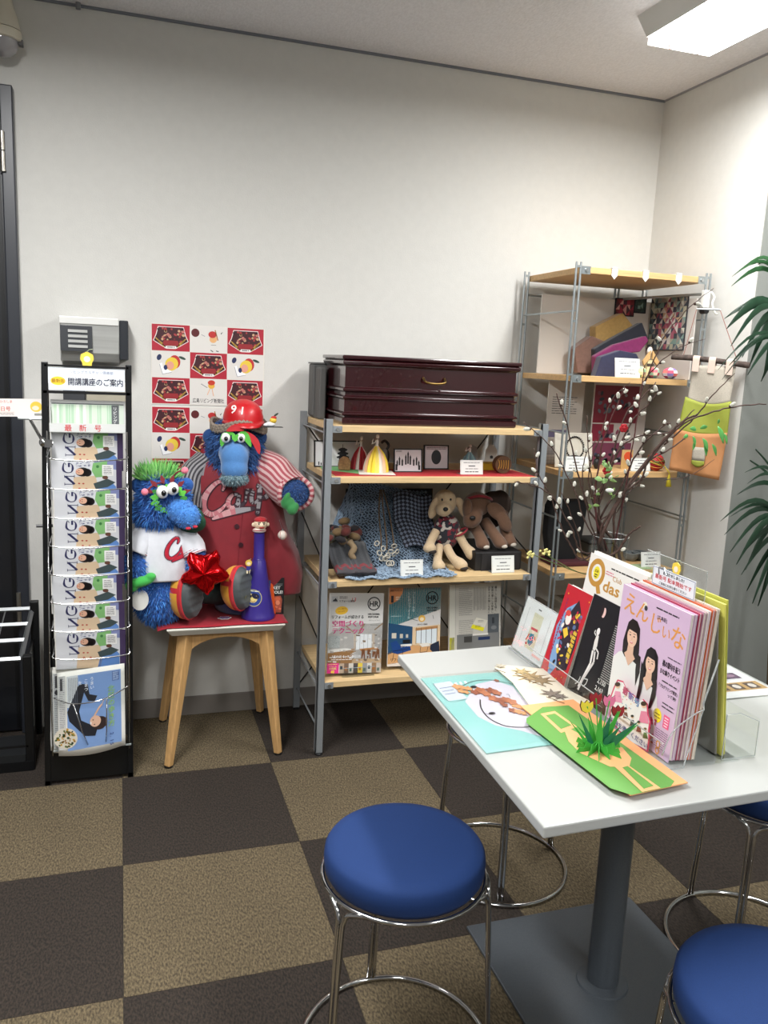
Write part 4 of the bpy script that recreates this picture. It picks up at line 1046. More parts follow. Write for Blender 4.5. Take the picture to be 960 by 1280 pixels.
shoe(ca, .060, .084, (.8, -.6, .05), 'left stuffed shoe with grey sole, yellow side and red piping'); shoe(cb, .056, .080, (.75, -.66, .08), 'right stuffed shoe with grey sole, yellow side and red piping')
for c_, e_ in ((ca, (.36, .2, .57)), (cb, (.44, .24, .58))):
    part('leg', MB().tube([c_+Vector((.01, .045, -.005)), (c_+Vector(e_))/2+Vector((0, .02, 0)), e_], [.035, .04, .045], 14), mat('sock_dark', (30, 46, 44), .9), tl_, smooth=180)
q = at(268, 718, Y=.14)
part('ankle_band', MB().ell(q, (.03, .03, .035)), felt('orange_red', (206, 52, 36)), tl_, smooth=180)

# ---- small plush
t = thing('small_plush_toy', 'smaller blue plush toy in a white jersey with green tuft beside the black rack', 'plush toy', (.12, .16, .47))
bd = MB().ell((.128, .15, .59), (.085, .075, .105)).ell((.14, .15, .72), (.09, .075, .12))
bdy = part('plush_body', bd, BLUESK, t, smooth=180)
lowfur = MB().ell((.128, .15, .59), (.085, .075, .105)); 
part('fur', blade_fur(lowfur, 30000, .02, blues, .5, 11, .002), FURV, bdy, kind='stuff')
prof = [(.142, .15, .655, .100, .088), (.140, .15, .70, .103, .09), (.142, .15, .76, .098, .088), (.142, .155, .81, .088, .08), (.142, .16, .845, .062, .06)]
sj = MB().loft([ringpts(x, y, z, rx, ry, 36, .9, wob) for x, y, z, rx, ry in interp(prof, 5)], c=(222, 224, 230))
WJ = vmat('jersey_white', .75, sheen=.2, namt=.06, nscale=60, bump=.2)
js = part('jersey', sj, WJ, t, 'white jersey with red script', smooth=180)
for pts, rads, lab in (([(.10, .14, .81), (.068, .115, .785), (.05, .095, .745)], [.042, .043, .042], 'white sleeve with red edging'), ([(.19, .14, .80), (.225, .11, .775), (.243, .09, .735)], [.04, .042, .04], None)):
    s_ = MB().tube(smoothpath(pts, 5), [r[0] for r in interp([(r,) for r in rads], 5)], 20, caps=False, c=(222, 224, 230)); s_.jitter(.004, 20)
    o = part('sleeve', s_, WJ, t, lab, smooth=180); o.modifiers.new('thick', 'SOLIDIFY').thickness = .002
    e_ = Vector(pts[-1]); dd = (Vector(pts[-1])-Vector(pts[-2])).normalized(); xx = dd.orthogonal().normalized(); yy = dd.cross(xx)
    for off, cc_ in ((.0, (176, 40, 56)), (.007, (60, 40, 70)), (.013, (176, 40, 56))):
        part('sleeve_stripe', MB().tube([e_-dd*(off+.004)+xx*math.cos(a)*(rads[-1]+.001)+yy*math.sin(a)*(rads[-1]+.001) for a in [2*PI*i/30 for i in range(30)]], .0014, 5, closed=True), felt('str_%d' % cc_[0], cc_), o)
p = Page(150, 100, eps=.3); script_word(p, 8, 20, .9, (196, 24, 52), (60, 26, 60))
fl_ = Page(150, 100, eps=.3); keep = [(f, c_) for f, c_ in zip(p.f, p.c) if max(p.v[i][0] for i in f) < 84]
p.f = [k_[0] for k_ in keep]; p.c = [k_[1] for k_ in keep]
dr = p.sheet(frame(at(199, 669, Y=.06), (1, .15, .14), (0, 0, -1)) @ Matrix.Scale(1.25, 4)); lay = [v[2] for v in p.v]; drape(dr, sj, (0.15, 1, 0), .001)
dr.v = [(v[0], v[1]-l*.0006, v[2]) for v, l in zip(dr.v, lay)]
part('lettering', dr, CLOTHV, js, 'red script lettering')
# arms
la = MB().ell((.05, .09, .70), (.04, .038, .052)).ell((.058, .085, .665), (.036, .035, .04))
o = part('arm', la, BLUESK, t, smooth=180); part('fur', blade_fur(la, 42000, .016, blues, .4, 12, .002), FURV, o, kind='stuff')
q0, q1 = at(160, 733, Y=.05), at(190, 722, Y=.05)
hm = MB().ell((q0+q1)/2, (.05, .02, .018), R=Matrix.Rotation(-.22, 3, 'Y')).ell(q0+Vector((.012, 0, -.006)), (.02, .016, .014)).ell(q1+Vector((-.004, 0, .004)), (.018, .017, .013))
part('hand', remesh(hm, .003, 6), GRN, o, 'green mitten hand', smooth=180)
ra = MB().ell((.248, .085, .71), (.034, .033, .042)); o = part('arm', ra, BLUESK, t, smooth=180); part('fur', blade_fur(ra, 42000, .014, blues, .4, 13, .002), FURV, o, kind='stuff')
# head
hc = Vector((.140, .13, .925)); head = MB().ell(hc, (.082, .078, .088)).ell(hc+Vector((-.01, .01, -.045)), (.088, .078, .055))
hd = part('head', head, BLUESK, t, smooth=180)
part('fur', blade_fur(head, 38000, .022, blues, .4, 14, .0022), FURV, hd, kind='stuff')
mz = MB().ell((.190, .065, .90), (.044, .044, .042)).ell((.214, .045, .882), (.042, .036, .040), R=Matrix.Rotation(.5, 3, 'Y'))
mzz = remesh(mz, .004, 8); o = part('muzzle', mzz, mat('mid_blue_plush', (70, 134, 208), .9, sheen=.3), hd, 'blunt sky-blue muzzle', smooth=180)
part('fur', blade_fur(mzz, 40000, .008, [(74, 140, 214), (92, 156, 224), (60, 120, 196)], .3, 15, .0016), FURV, o, kind='stuff')
for dx in (.0, .022): part('tooth_trim', MB().ell((.215+dx, .018+dx*.2, .846+dx*.2), (.009, .006, .005)), felt('pink_red', (196, 40, 66)), hd, smooth=180)
e1, e2 = at(203, 615, Y=.03), at(216, 611, Y=.03)
eye(hd, e1, .0195, (.25, -1, -.1)); eye(hd, e2, .0195, (.25, -1, -.1))
for sx in (-1, 1): part('ear', MB().ell(hc+Vector((sx*.078, .01, .045)), (.024, .014, .026)), BLUESK, hd, smooth=180)
r = random.Random(3)
for k in range(15):   # green felt frill round the eyes
    a = PI*.02+2*PI*k/15; c_ = Vector((.158, .045, .938)); rr_ = .030
    p0 = c_+Vector((math.cos(a)*rr_*1.1, .0, math.sin(a)*rr_)); p1 = c_+Vector((math.cos(a)*(.054+.012*r.random()), .004, math.sin(a)*(.048+.012*r.random())))
    part('felt_leaf', leafstrip([p0, (p0+p1)/2, p1], .011), felt('felt_green', (96, 190, 66)) if k % 3 else felt('felt_green_dark', (60, 140, 56)), hd)
for k in range(6):
    a = .3+.5*k; c_ = Vector((.150, .050, .945)); p0 = c_+Vector((math.cos(a)*.045, 0, math.sin(a)*.045)); p1 = c_+Vector((math.cos(a)*.078, .006, math.sin(a)*.072))
    part('felt_leaf', leafstrip([p0, (p0+p1)/2, p1], .008), felt('felt_maroon', (120, 36, 44)), hd)
for px, py in ((181, 615), (231, 588)):
    c_ = at(px, py, Y=.05); part('pompom', MB().ell(c_, (.0115, .011, .0115)), felt('pompom_pink', (240, 130, 150)), hd, smooth=180)
    part('antenna', MB().tube(smoothpath([c_, (c_+Vector((.155, .07, .99)))/2+Vector((0, 0, .012)), (.155, .09, .985)], 5), .003, 6), felt('felt_maroon', (120, 36, 44)), hd)
tf = MB().ell((.125, .14, 1.0), (.06, .045, .022))
def lf(p_): return Vector(((p_.x-.125)*6, 0, 1.2))
part('green_tuft', blade_fur(tf, 36000, .04, [(130, 206, 104), (160, 222, 128), (104, 186, 90)], 0, 16, .0026, lift=lf), FURV, hd, 'bright green fluffy tuft')
q = at(175, 750, Y=.065)
tg = part('paper_tag', MB().prism([(.028*math.cos(a), .036*math.sin(a)) for a in [2*PI*i/28 for i in range(28)]], frame(q, (1, .1, 0), (0, 0, -1)), .001), WHITEPL, t, 'oval white care tag')
p = Page(60, 80); p.greek(12, 14, 36, 12, 4, (130, 130, 130), th=1.1, seed=4); 
part('printing', p.sheet(frame(q+Vector((-.028, -.001, .034)), (1, .1, 0), (0, 0, -1))), PRINT, tg)

# ---- foil star
c_ = at(256, 714, Y=.055); t_ = []
b = MB(); n = 60; rings = []
def star_r(a): k = (a*5/(2*PI)) % 1; return .088*(.60+.38*abs(2*k-1)**1.3)
for lv in range(-6, 7):
    q = lv/6.; s_ = math.sqrt(max(0, 1-q*q))
    rings.append([(c_.x+star_r(a+.25)*s_*math.cos(a), c_.y+.03*q*(1-.2*abs(math.sin(a*2.5))), c_.z+star_r(a+.25)*s_*math.sin(a)) for a in [2*PI*i/n for i in range(n)]])
b.loft(rings); b.jitter(.008, 30, 2); b.jitter(.003, 90, 5)
solo('foil_star', b, mat('red_foil', (226, 20, 26), .16, .9), 'crinkled shiny red foil star between the two plush toys', 'ornament', smooth=60)

# ---- megaphone
q = at(322, 771, Z=SZ+.005); mx_, my_ = q.x+.001, max(q.y, .112)
t = thing('megaphone', 'tall purple cone megaphone standing on the red cloth', 'megaphone', (mx_, my_, SZ+.005)); z0 = SZ+.006
PUR = mat('megaphone_purple', (54, 40, 128), .3, coat=.3)
prof = [(.059, 0), (.060, .008), (.058, .012), (.053, .04), (.043, .09), (.0325, .15), (.0245, .205), (.019, .215), (.0185, .30), (.019, .305)]
cone = MB().lathe(prof, (mx_, my_, z0), 40); part('cone', cone, PUR, t, smooth=50)
part('seam_ring', MB().tube([(mx_+.0205*math.cos(a), my_+.0205*math.sin(a), z0+.213) for a in [2*PI*i/30 for i in range(30)]], .0015, 6, closed=True), PUR, t, smooth=180)
# round badge drawn flat on the cone (plain generic emblem)
p = Page(60, 60, eps=.25); p.oval(30, 30, 25, 25, (206, 196, 120), 1, n=40); p.oval(30, 30, 23.4, 23.4, (44, 66, 140), 2, n=40); p.oval(27, 31, 15, 13, (224, 206, 132), 3, n=26); p.oval(36, 24, 12, 8, (34, 34, 60), 4, rot=.3); p.oval(20, 26, 5, 5, (34, 30, 50), 5)
p.line([(20, 38), (28, 42), (36, 38)], 1.6, (140, 60, 50), 5); p.greek(12, 8.5, 36, 1, 3, (226, 226, 200), th=2.6, L=5); p.grid(6)
d_ = Vector((mx_, my_, 0))-Vector((CPOS.x, CPOS.y, 0)); d_.normalize(); rt_ = Vector((d_.y, -d_.x, 0))
b = p.sheet(frame(at(304, 738, Y=my_-.06), rt_, (0, 0, -1)) @ Matrix.Scale(1.17, 4)); lay = [v[2] for v in p.v]; drape(b, cone, d_, .001)
b.v = [tuple(Vector(v)-d_*l*.0005) for v, l in zip(b.v, lay)]; part('badge', b, GLOSSY, t, 'round yellow-rimmed badge')
p = Page(40, 60, eps=.25); p.oval(20, 14, 12, 12, (226, 192, 80), 1); p.oval(20, 16, 7, 6, (240, 222, 190), 2); p.rect(12, 26, 16, 16, (60, 60, 140), 1); p.rect(12, 42, 6, 12, (236, 224, 190), 1); p.rect(22, 42, 6, 12, (236, 224, 190), 1); p.line([(20, 2), (28, -1)], 1.5, (190, 190, 160), 1); p.grid(6)
b = p.sheet(frame(at(304, 699, Y=my_-.04), rt_, (0, 0, -1)) @ Matrix.Scale(.95, 4)); drape(b, cone, d_, .0012); part('sticker', b, GLOSSY, t, 'small yellow and white sticker')
# head ornament on top
q = Vector((mx_, my_, z0+.307))
t = thing('figure_head', 'small cream moustached doll head perched on top of the purple megaphone', 'figurine', q)
CRM = mat('doll_cream', (232, 208, 178), .45)
part('face', remesh(MB().ell(q+Vector((.004, 0, .030)), (.024, .02, .021)).ell(q+Vector((.004, -.016, .028)), (.010, .008, .008)).ell(q+Vector((.03, 0, .028)), (.006, .005, .008)).ell(q+Vector((-.022, 0, .028)), (.006, .005, .008)), .002, 4), CRM, t, smooth=180)
part('cap', MB().ell(q+Vector((.004, .002, .044)), (.023, .02, .012)), felt('cap_red', (172, 34, 40)), t, smooth=180)
part('collar', MB().ell(q+Vector((.0, 0, .008)), (.024, .018, .010)), mat('collar_cream', (226, 214, 204), .5), t, smooth=180)
part('collar_trim', MB().tube([q+Vector((.023*math.cos(a), .018*math.sin(a), .010)) for a in [2*PI*i/24 for i in range(24)]], .0015, 5, closed=True), felt('cap_red', (172, 34, 40)), t)
part('moustache', MB().ell(q+Vector((.004, -.023, .021)), (.010, .003, .003)), mat('moustache', (150, 36, 36), .6), t, smooth=180)
for s_ in (-1, 1): part('eye', MB().ell(q+Vector((.004+s_*.008, -.0185, .033)), (.003, .002, .003)), EYEB, t, smooth=180); part('eyebrow', MB().box(q+Vector((.004+s_*.008-.005, -.020, .038)), q+Vector((.004+s_*.008+.005, -.018, .040))), EYEB, t)
# orange megaphone behind it
solo('orange_megaphone', MB().lathe([(.03, 0), (.0295, .004), (.008, .20), (.008, .24)], (mx_+.048, my_+.045, z0+.0), 28), mat('orange_plastic', (232, 92, 34), .35), 'orange cone megaphone half hidden behind the purple one', 'megaphone', smooth=50)
# book on the right
t = thing('black_book', 'small black book with white capitals leaning behind the purple megaphone', 'book', (mx_+.075, my_+.05, SZ+.004))
M = frame((mx_+.028, my_+.036, SZ+.138), (1, -.12, 0), (0, -.06, -1))
part('pages', slab(.068, .132, .012, M @ Matrix.Translation((0, 0, -.001))), PAPER, t); bk = part('cover', slab(.07, .134, .001, M).join(slab(.07, .134, .001, M @ Matrix.Translation((0, 0, -.0132)))), BLACKP, t)
p = Page(70, 134); p.text('KET', 30, 42, 15, (210, 210, 204), .03); p.text('HOLE!', 24, 58, 15, (210, 210, 204), .03); p.greek(24, 22, 40, 2, 5, (140, 140, 140), th=1.5)
p.poly([(34, 68), (58, 66), (64, 80), (60, 128), (28, 128), (34, 100)], (150, 76, 58)); p.oval(46, 78, 12, 8, (196, 96, 64), 2); p.oval(48, 92, 8, 9, (216, 130, 96), 3); p.line([(36, 104), (60, 116)], 7, (206, 116, 86), 3); p.line([(60, 100), (40, 122)], 6, (170, 80, 60), 4)
part('printing', p.sheet(M), PRINT, bk)
# baseball ornament
q = at(353, 669, Y=.14)
t = thing('baseball_ornament', 'small white baseball with red stitches hanging on the red jersey', 'ornament', q)
part('ball', MB().ell(q, (.0165, .0165, .0165), nu=24, nv=16), mat('ball_leather', (224, 212, 200), .5), t, smooth=180)
for s_ in (-1, 1): part('stitching', MB().tube([q+Vector((s_*.0165*math.cos(.9*math.sin(a)*.9)*.62+0, -.0168*math.cos(a)*.78, .0168*math.sin(a))) for a in [-1.2+2.4*i/12 for i in range(13)]], .0006, 5), felt('stitch_red', (190, 60, 56)), t)
part('loop', MB().tube([q+Vector((0, 0, .0165)), q+Vector((.001, 0, .023))], .0025, 8).tube([q+Vector((0, .0, .02)), q+Vector((0, .09, .05))], .0006, 4), GALV, t)
# sticker on the cloth
q = at(281, 774, Z=SZ+.0045)
t = thing('oval_badge', 'small white-edged purple badge lying at the front of the red cloth', 'badge', (q.x, q.y+.008, SZ+.005))
pts = [(.022*math.cos(a)*(1+.12*math.cos(6*a)), .015*math.sin(a)*(1+.1*math.cos(6*a))) for a in [2*PI*i/36 for i in range(36)]]
M = Matrix.Translation((q.x, q.y+.008, SZ+.0075)); part('backing', MB().prism(pts, M, .0015), WHITEPL, t); part('emblem', MB().prism([(a*.85, b*.82) for a, b in pts], M @ Matrix.Translation((0, 0, .0006)), .0006), mat('badge_purple', (70, 50, 110), .35), t)
part('emblem_letters', MB().box(M @ Vector((-.012, -.002, .0006)), M @ Vector((.012, .002, .0009))), mat('badge_pale', (190, 150, 170), .35), t)
# ================================================================== LEFT SHELF UNIT: THINGS ON IT
def label_card(px0, px1, py0, py1, zb, label, Y=None, lines=3, group='small white label cards', y=None):
    y = Y; a, b_ = at(px0, py1, Y=y), at(px1, py1, Y=y); w_ = b_.x-a.x; h_ = at(px0, py0, Y=y).z-zb
    t = thing('label_card', label, 'label card', ((a.x+b_.x)/2, y, zb), group=group)
    M = frame((a.x, y+.012, zb+h_), (1, 0, 0), (0, -.18, -1))
    part('card', slab(w_, h_+.001, .0015, M), WHITEPL, t); part('stand', MB().box((a.x, y+.0, zb), (b_.x, y+.045, zb+.0015)), ACEDGE, t)
    W_, H_ = w_*1000, h_*1000; p = Page(W_, H_, (226, 228, 224)); r = random.Random(int(px0))
    p.line([(3, 3), (W_-3, 3), (W_-3, H_-3), (3, H_-3), (3, 3)], .5, (150, 150, 150))
    p.greek(W_*.14, H_*.16, W_*.72, 1, 4, (110, 110, 112), th=2.2, seed=1, short=0); p.greek(W_*.36, H_*.38, W_*.3, 1, 4, (70, 70, 74), th=3.4, seed=2, short=0)
    p.greek(W_*.22, H_*.58, W_*.58, 1, 4, (120, 120, 122), th=2.6, seed=3, short=0); p.greek(W_*.2, H_*.78, W_*.6, 1, 4, (60, 60, 64), th=3.2, seed=4, short=0)
    part('printing', p.sheet(M), PRINT, t); return t
z = LZ[0]
# maroon lacquered chest on the top shelf
t = thing('lacquer_chest', 'glossy dark maroon lacquer chest with ribbed mouldings on top of the low shelf unit', 'chest', (1.06, .2, z))
MAR = mat('maroon_lacquer', (46, 12, 17), .16, coat=.8)
x0, x1, y0, y1 = .735, 1.385, .06, .34
prof = [(0, .0), (-.004, .004), (-.004, .022), (.006, .026), (.006, .03), (-.006, .034), (-.006, .04), (.004, .044), (.004, .086), (-.003, .09), (-.003, .096), (.006, .1), (.006, .112), (-.004, .116), (-.004, .124), (.004, .128), (.004, .20), (-.006, .206), (-.008, .216), (.0, .222)]
b = MB().loft([[(x0+o_, y0+o_, z+zz), (x1-o_, y0+o_, z+zz), (x1-o_, y1-o_, z+zz), (x0+o_, y1-o_, z+zz)] for o_, zz in prof])
part('body', b, MAR, t, bev=.002)
part('lid', MB().box((x0-.01, y0-.01, z+.222), (x1+.01, y1+.01, z+.236)), MAR, t, bev=.004)
part('handle', MB().tube(smoothpath([(1.02, y0+.002, z+.17), (1.025, y0-.02, z+.155), (1.06, y0-.024, z+.15), (1.095, y0-.02, z+.155), (1.10, y0+.002, z+.17)], 4), .004, 8), mat('aged_brass', (120, 96, 52), .35, .9), t, smooth=180)
t = thing('grey_box', 'plain grey box with rounded corner behind the maroon chest', 'box', (.76, .385, z))
part('body', MB().prism([(.700, 0), (1.1, 0), (1.1, .20), (.690, .20), (.690, .012)], Matrix(((1, 0, 0, 0), (0, 0, -1, .352), (0, 1, 0, z), (0, 0, 0, 1))), .07).box((.70, .28, z), (.726, .36, z+.19)), mat('box_grey', (92, 92, 90), .6), t, bev=.006)
part('lid', MB().box((.688, .35, z+.20), (1.102, .424, z+.206)), mat('box_grey_lid', (104, 104, 102), .6), t)

# second shelf: pop-up paper crafts
z = LZ[1]
def sheet_on(name, pts, c, label, zz, th=.0012):
    return solo(name, MB().prism(pts, Matrix.Translation((0, 0, zz+th)), th), mat('sheet_%d_%d_%d' % c, c, .7), label, 'paper')
sheet_on('red_paper', [(.71, .04), (1.47, .03), (1.46, .20), (.72, .22)], (178, 46, 52), 'long red paper runner on the paper-craft shelf', z)
sheet_on('green_paper', [(.70, .20), (.82, .075), (.93, .10), (.86, .24), (.72, .33)], (120, 184, 120), 'pale green paper at the left end of the paper-craft shelf', z+.0013)
sheet_on('white_paper', [(.80, .06), (.93, .045), (.95, .16), (.83, .18)], (222, 220, 212), 'white paper under the two paper dresses', z+.0027)
def picture(name, x0, x1, y, zb, h, label, draw, lean=.12, y2=None):
    y2 = y if y2 is None else y2
    t = thing(name, label, 'picture', ((x0+x1)/2, y, zb)); rgt = Vector((x1-x0, y2-y, 0)); w_ = rgt.length
    M = frame((x0, y+lean*h, zb+h), rgt, (0, -lean, -1))
    fr = MB(); e = .004
    for a, b_ in (((0, -h, -.006), (e, 0, .002)), ((w_-e, -h, -.006), (w_, 0, .002)), ((0, -e, -.006), (w_, 0, .002)), ((0, -h, -.006), (w_, -h+e, .002))): fr.obox(M, a, b_)
    part('frame', fr, BLACKM, t); part('backing', MB().obox(M, (0, -h, -.006), (w_, 0, -.001)), WHITEPL, t)
    p = Page(w_*1000, h*1000, (214, 214, 216)); draw(p, w_*1000, h*1000); part('papercut', p.sheet(M @ Matrix.Translation((0, 0, -.0009))), PRINT, t)
    return t
K = (16, 18, 24)
def pagoda(p, w, h):
    cx = w*.62
    for k, (yy, ww) in enumerate(((.34, 15), (.48, 19), (.62, 22))):
        p.poly([(cx-ww, h*yy+5), (cx-ww-3, h*yy-1), (cx-6, h*yy-7), (cx+6, h*yy-7), (cx+ww+3, h*yy-1), (cx+ww, h*yy+5)], K, 2); p.rect(cx-ww*.7, h*yy, ww*1.4, h*.14, K, 2)
    p.line([(cx, h*.14), (cx, h*.3)], 2, K, 2); p.rect(cx-20, h*.72, 42, h*.22, (190, 190, 190), 1); p.greek(cx-18, h*.74, 38, 5, 4, (150, 150, 150), th=1.2)
    for x, q in ((.09, .16), (.14, .12), (.2, .24), (.25, .14), (.3, .2)): p.rect(w*x, h*(.96-q), 4, h*q*.8, K, 2)
picture('papercut_picture', .688, .865, .275, z, .098, 'black-framed pagoda paper-cut at the left end of the paper-craft shelf', pagoda)
def castle(p, w, h):
    for k, (x, hh) in enumerate(((.12, .3), (.2, .5), (.3, .38), (.42, .62), (.5, .8), (.58, .6), (.7, .4), (.8, .5), (.88, .28))):
        p.rect(w*x-3, h*(.8-hh*.7), 6, h*hh*.5, K, 2); p.poly([(w*x-4, h*(.8-hh*.7)), (w*x, h*(.68-hh*.72)), (w*x+4, h*(.8-hh*.7))], K, 3)
    p.rect(w*.06, h*.66, 8, h*.26, K, 3); p.rect(w*.86, h*.7, 8, h*.2, K, 3); p.greek(w*.08, h*.08, w*.2, 2, 4, K, th=1.4)
picture('papercut_picture', .952, 1.062, .135, z, .086, 'small black-framed castle paper-cut in the middle of the paper-craft shelf', castle)
picture('papercut_picture', 1.10, 1.20, .22, z, .092, 'small black-framed paper-cut right of the castle one', lambda p, w, h: (p.oval(w*.5, h*.5, w*.2, h*.3, K, 2), p.greek(w*.1, h*.1, w*.8, 2, 5, K, th=1.6)))
def dress(px, py, r0, h, cols, label, hcol):
    q = at(px, py, Z=z+.002); cx, cy = q.x, q.y+r0
    t = thing('paper_dress', label, 'paper craft', (cx, cy, z)); n = 16
    prof = [(r0, 0), (r0*.97, h*.12), (r0*.86, h*.3), (r0*.62, h*.48), (r0*.34, h*.60), (r0*.16, h*.68)]
    b = MB(); rings = []
    for r_, zz in prof: rings.append([(cx+r_*(1+(.10 if j % 2 else -.02))*math.cos(2*PI*j/32), cy+r_*(1+(.10 if j % 2 else -.02))*math.sin(2*PI*j/32), z+.004+zz) for j in range(32)])
    b.loft(rings, cf=lambda i, j: cols[(j//2) % len(cols)]); part('skirt', b, vmat('folded_paper', .6), t)
    part('bodice', MB().tube([(cx, cy, z+h*.66), (cx+.001, cy, z+h*.78), (cx, cy, z+h*.86), (cx+.002, cy, z+h*.90)], [r0*.17, r0*.12, r0*.18, r0*.05], 8), mat('paper_white_cut', hcol, .6), t)
    part('figure_head', MB().ell((cx+.002, cy, z+h*.96), (r0*.17, r0*.1, h*.06)), mat('paper_white_cut', hcol, .6), t, smooth=180)
    part('raised_arm', MB().tube([(cx-.004, cy, z+h*.82), (cx-.018, cy, z+h*.76), (cx-.014, cy, z+h*.9)], .0022, 5), mat('paper_white_cut', hcol, .6), t)
dress(474, 592, .043, .135, [(244, 214, 60), (246, 226, 110), (236, 222, 206), (240, 190, 150), (248, 220, 80)], 'folded paper dress with yellow and white skirt in front of the paper-craft shelf', (226, 224, 216))
dress(453, 588, .034, .12, [(150, 24, 36), (160, 30, 44), (220, 212, 206), (150, 24, 36)], 'folded paper dress with dark red and white skirt', (206, 206, 200))
dress(590, 588, .032, .095, [(126, 168, 176), (150, 186, 190), (110, 150, 162)], 'pale blue paper dress behind the label card', (170, 190, 186))
q = at(433, 590, Z=z)
solo('brown_card_figure', MB().prism([(-.021, 0), (.020, 0), (.022, .03), (.012, .047), (-.004, .05), (-.018, .04), (-.023, .02)], frame((q.x, q.y+.02, z+.003), (1, 0, 0), (0, 0, -1)), .02), mat('kraft_brown', (146, 112, 74), .8, nscale=120, namt=.2), 'small brown bear-shaped block left of the red paper dress', 'ornament', bev=.004)
q = at(495, 588, Z=z)
t = thing('wire_bird', 'small grey and black paper bird standing behind the yellow dress', 'paper craft', (.935, .2, z))
part('body', MB().ell((.935, .2, z+.05), (.018, .012, .03)), mat('bird_grey', (120, 116, 112), .6), t, smooth=180); part('neck', MB().tube(smoothpath([(.935, .2, z+.07), (.95, .2, z+.09), (.935, .2, z+.108), (.92, .2, z+.10)], 4), .005, 8), mat('bird_dark', (34, 34, 36), .6), t, smooth=180)
part('wing', MB().ell((.945, .196, z+.05), (.008, .006, .026)), mat('bird_dark', (34, 34, 36), .6), t, smooth=180); part('foot', MB().cyl((.935, .2, z), (.935, .2, z+.025), .01, n=10), mat('bird_grey', (120, 116, 112), .6), t)
label_card(576, 604, 575.5, 592, z, 'white label card at the right of the paper-craft shelf', Y=.075)
q = at(619, 592, Z=z)
t = thing('wooden_disc', 'round brown disc ornament with carved gold grain at the right end of the paper-craft shelf', 'ornament', (1.372, .11, z))
part('disc', MB().cyl((1.372, .10, z+.035), (1.372, .13, z+.035), .033, n=30), mat('walnut_disc', (84, 58, 36), .5, nscale=60, namt=.25), t, smooth=40)
for k in range(5): part('carving', MB().tube(smoothpath([(1.350+.010*k, .098, z+.018+.003*(k % 2)), (1.354+.009*k, .097, z+.036), (1.350+.010*k, .098, z+.052)], 3), .0018, 5), mat('gold_grain', (186, 146, 70), .4, .4), t)
solo('yellow_box', MB().box((1.30, .19, z+.0015), (1.40, .25, z+.028)), mat('box_yellow', (206, 176, 48), .5), 'low yellow box behind the brown disc ornament', 'box', bev=.002)
for nm, dx, lab in (('folded_card', 1.31, 'grey folded card standing behind the label card'), ('folded_card', 1.395, 'white folded card with round top bearing a dark mark')):
    t = thing(nm, lab, 'card', (dx+.03, .33, z)); M = frame((dx, .33, z+.085), (1, 0, 0), (0, -.15, -1))
    pts = [(0, -.085), (.06, -.085), (.052, -.01), (.03, 0), (.012, -.01)] if dx < 1.35 else [(0, -.085), (.06, -.085), (.055, -.02), (.04, 0), (.02, 0), (.005, -.02)]
    part('leaf', MB().prism(pts, M, .002), mat('card_%d' % int(dx*100), (150, 148, 144) if dx < 1.35 else (214, 214, 208), .6), t)
    p = Page(60, 85); p.oval(30, 48, 7, 6, (50, 50, 54)) if dx > 1.35 else p.oval(30, 50, 5, 7, (110, 90, 90)); p.line([(22, 54), (38, 54)], 1.5, (60, 60, 60)); part('printing', p.sheet(M), PRINT, t)

# third shelf: knits and two plush dogs
z = LZ[2]
def crochet(name, f, nu, nv, r_, c, label):
    """openwork net: threads of yarn joined into one mesh over a curved surface"""
    b = MB(); rnd = random.Random(6)
    for i in range(nu+1):
        pts = [f(i/nu+.012*math.sin(k*1.9+i), k/(nv*2)) for k in range(nv*2+1)]; b.tube(pts, r_, 4, caps=False)
    for j in range(nv+1):
        pts = [f(k/(nu*2), j/nv+.010*math.sin(k*2.1+j)) for k in range(nu*2+1)]; b.tube(pts, r_, 4, caps=False)
    return b
def shawlf(u, v):
    # hangs from a stand, spreads on the shelf and over its edge
    x = .76+.40*u; top = .93+.02*math.sin(u*5)
    if u < .22: top -= (.22-u)*1.0
    s_ = v
    if s_ < .72:
        q = s_/.72; zz = top-(top-z-.01)*q; y = .34-.16*q*q+.018*math.sin(u*22+q*2)*(.4+q)
    else:
        q = (s_-.72)/.28; y = .18-(.18-.022)*q+.01*math.sin(u*22)*(1-q); zz = z+.006+.004*math.sin(u*30+q*8)
    return Vector((x+.01*math.sin(v*9), y, zz))
YARN = mat('blue_grey_yarn', (140, 160, 180), .9, nscale=120, namt=.2)
t = thing('crochet_shawl', 'pale blue-grey crocheted shawl draped over the middle shelf', 'shawl', (.98, .25, z))
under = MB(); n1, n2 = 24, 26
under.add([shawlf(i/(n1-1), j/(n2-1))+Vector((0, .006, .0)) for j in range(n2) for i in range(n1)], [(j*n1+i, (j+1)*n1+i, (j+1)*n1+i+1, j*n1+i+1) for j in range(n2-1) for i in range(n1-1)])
part('net_shade', under, mat('shawl_shadow', (52, 62, 74), .95), t, smooth=180)  # dark sheet close behind the net; its colour stands in for shade
part('netting', crochet('net', shawlf, 34, 40, .0021, None, ''), YARN, t, kind='stuff')
b = MB()
for k in range(30):
    u = k/29; c_ = shawlf(u, 1)+Vector((0, -.001, 0)); b.tube([c_+Vector((.011*math.cos(a), .003-.012*abs(math.sin(a)) if False else -.008*math.sin(a), .001)) for a in [2*PI*i/10 for i in range(10)]], .0026, 5, closed=True)
for k in range(30): 
    u = k/29; c_ = shawlf(u, .93)+Vector((0, 0, .004)); b.tube([c_+Vector((.012*math.cos(a), -.010*math.sin(a), .002*math.sin(a*3))) for a in [2*PI*i/10 for i in range(10)]], .0026, 5, closed=True)
part('scalloped_edge', b, YARN, t, kind='stuff')
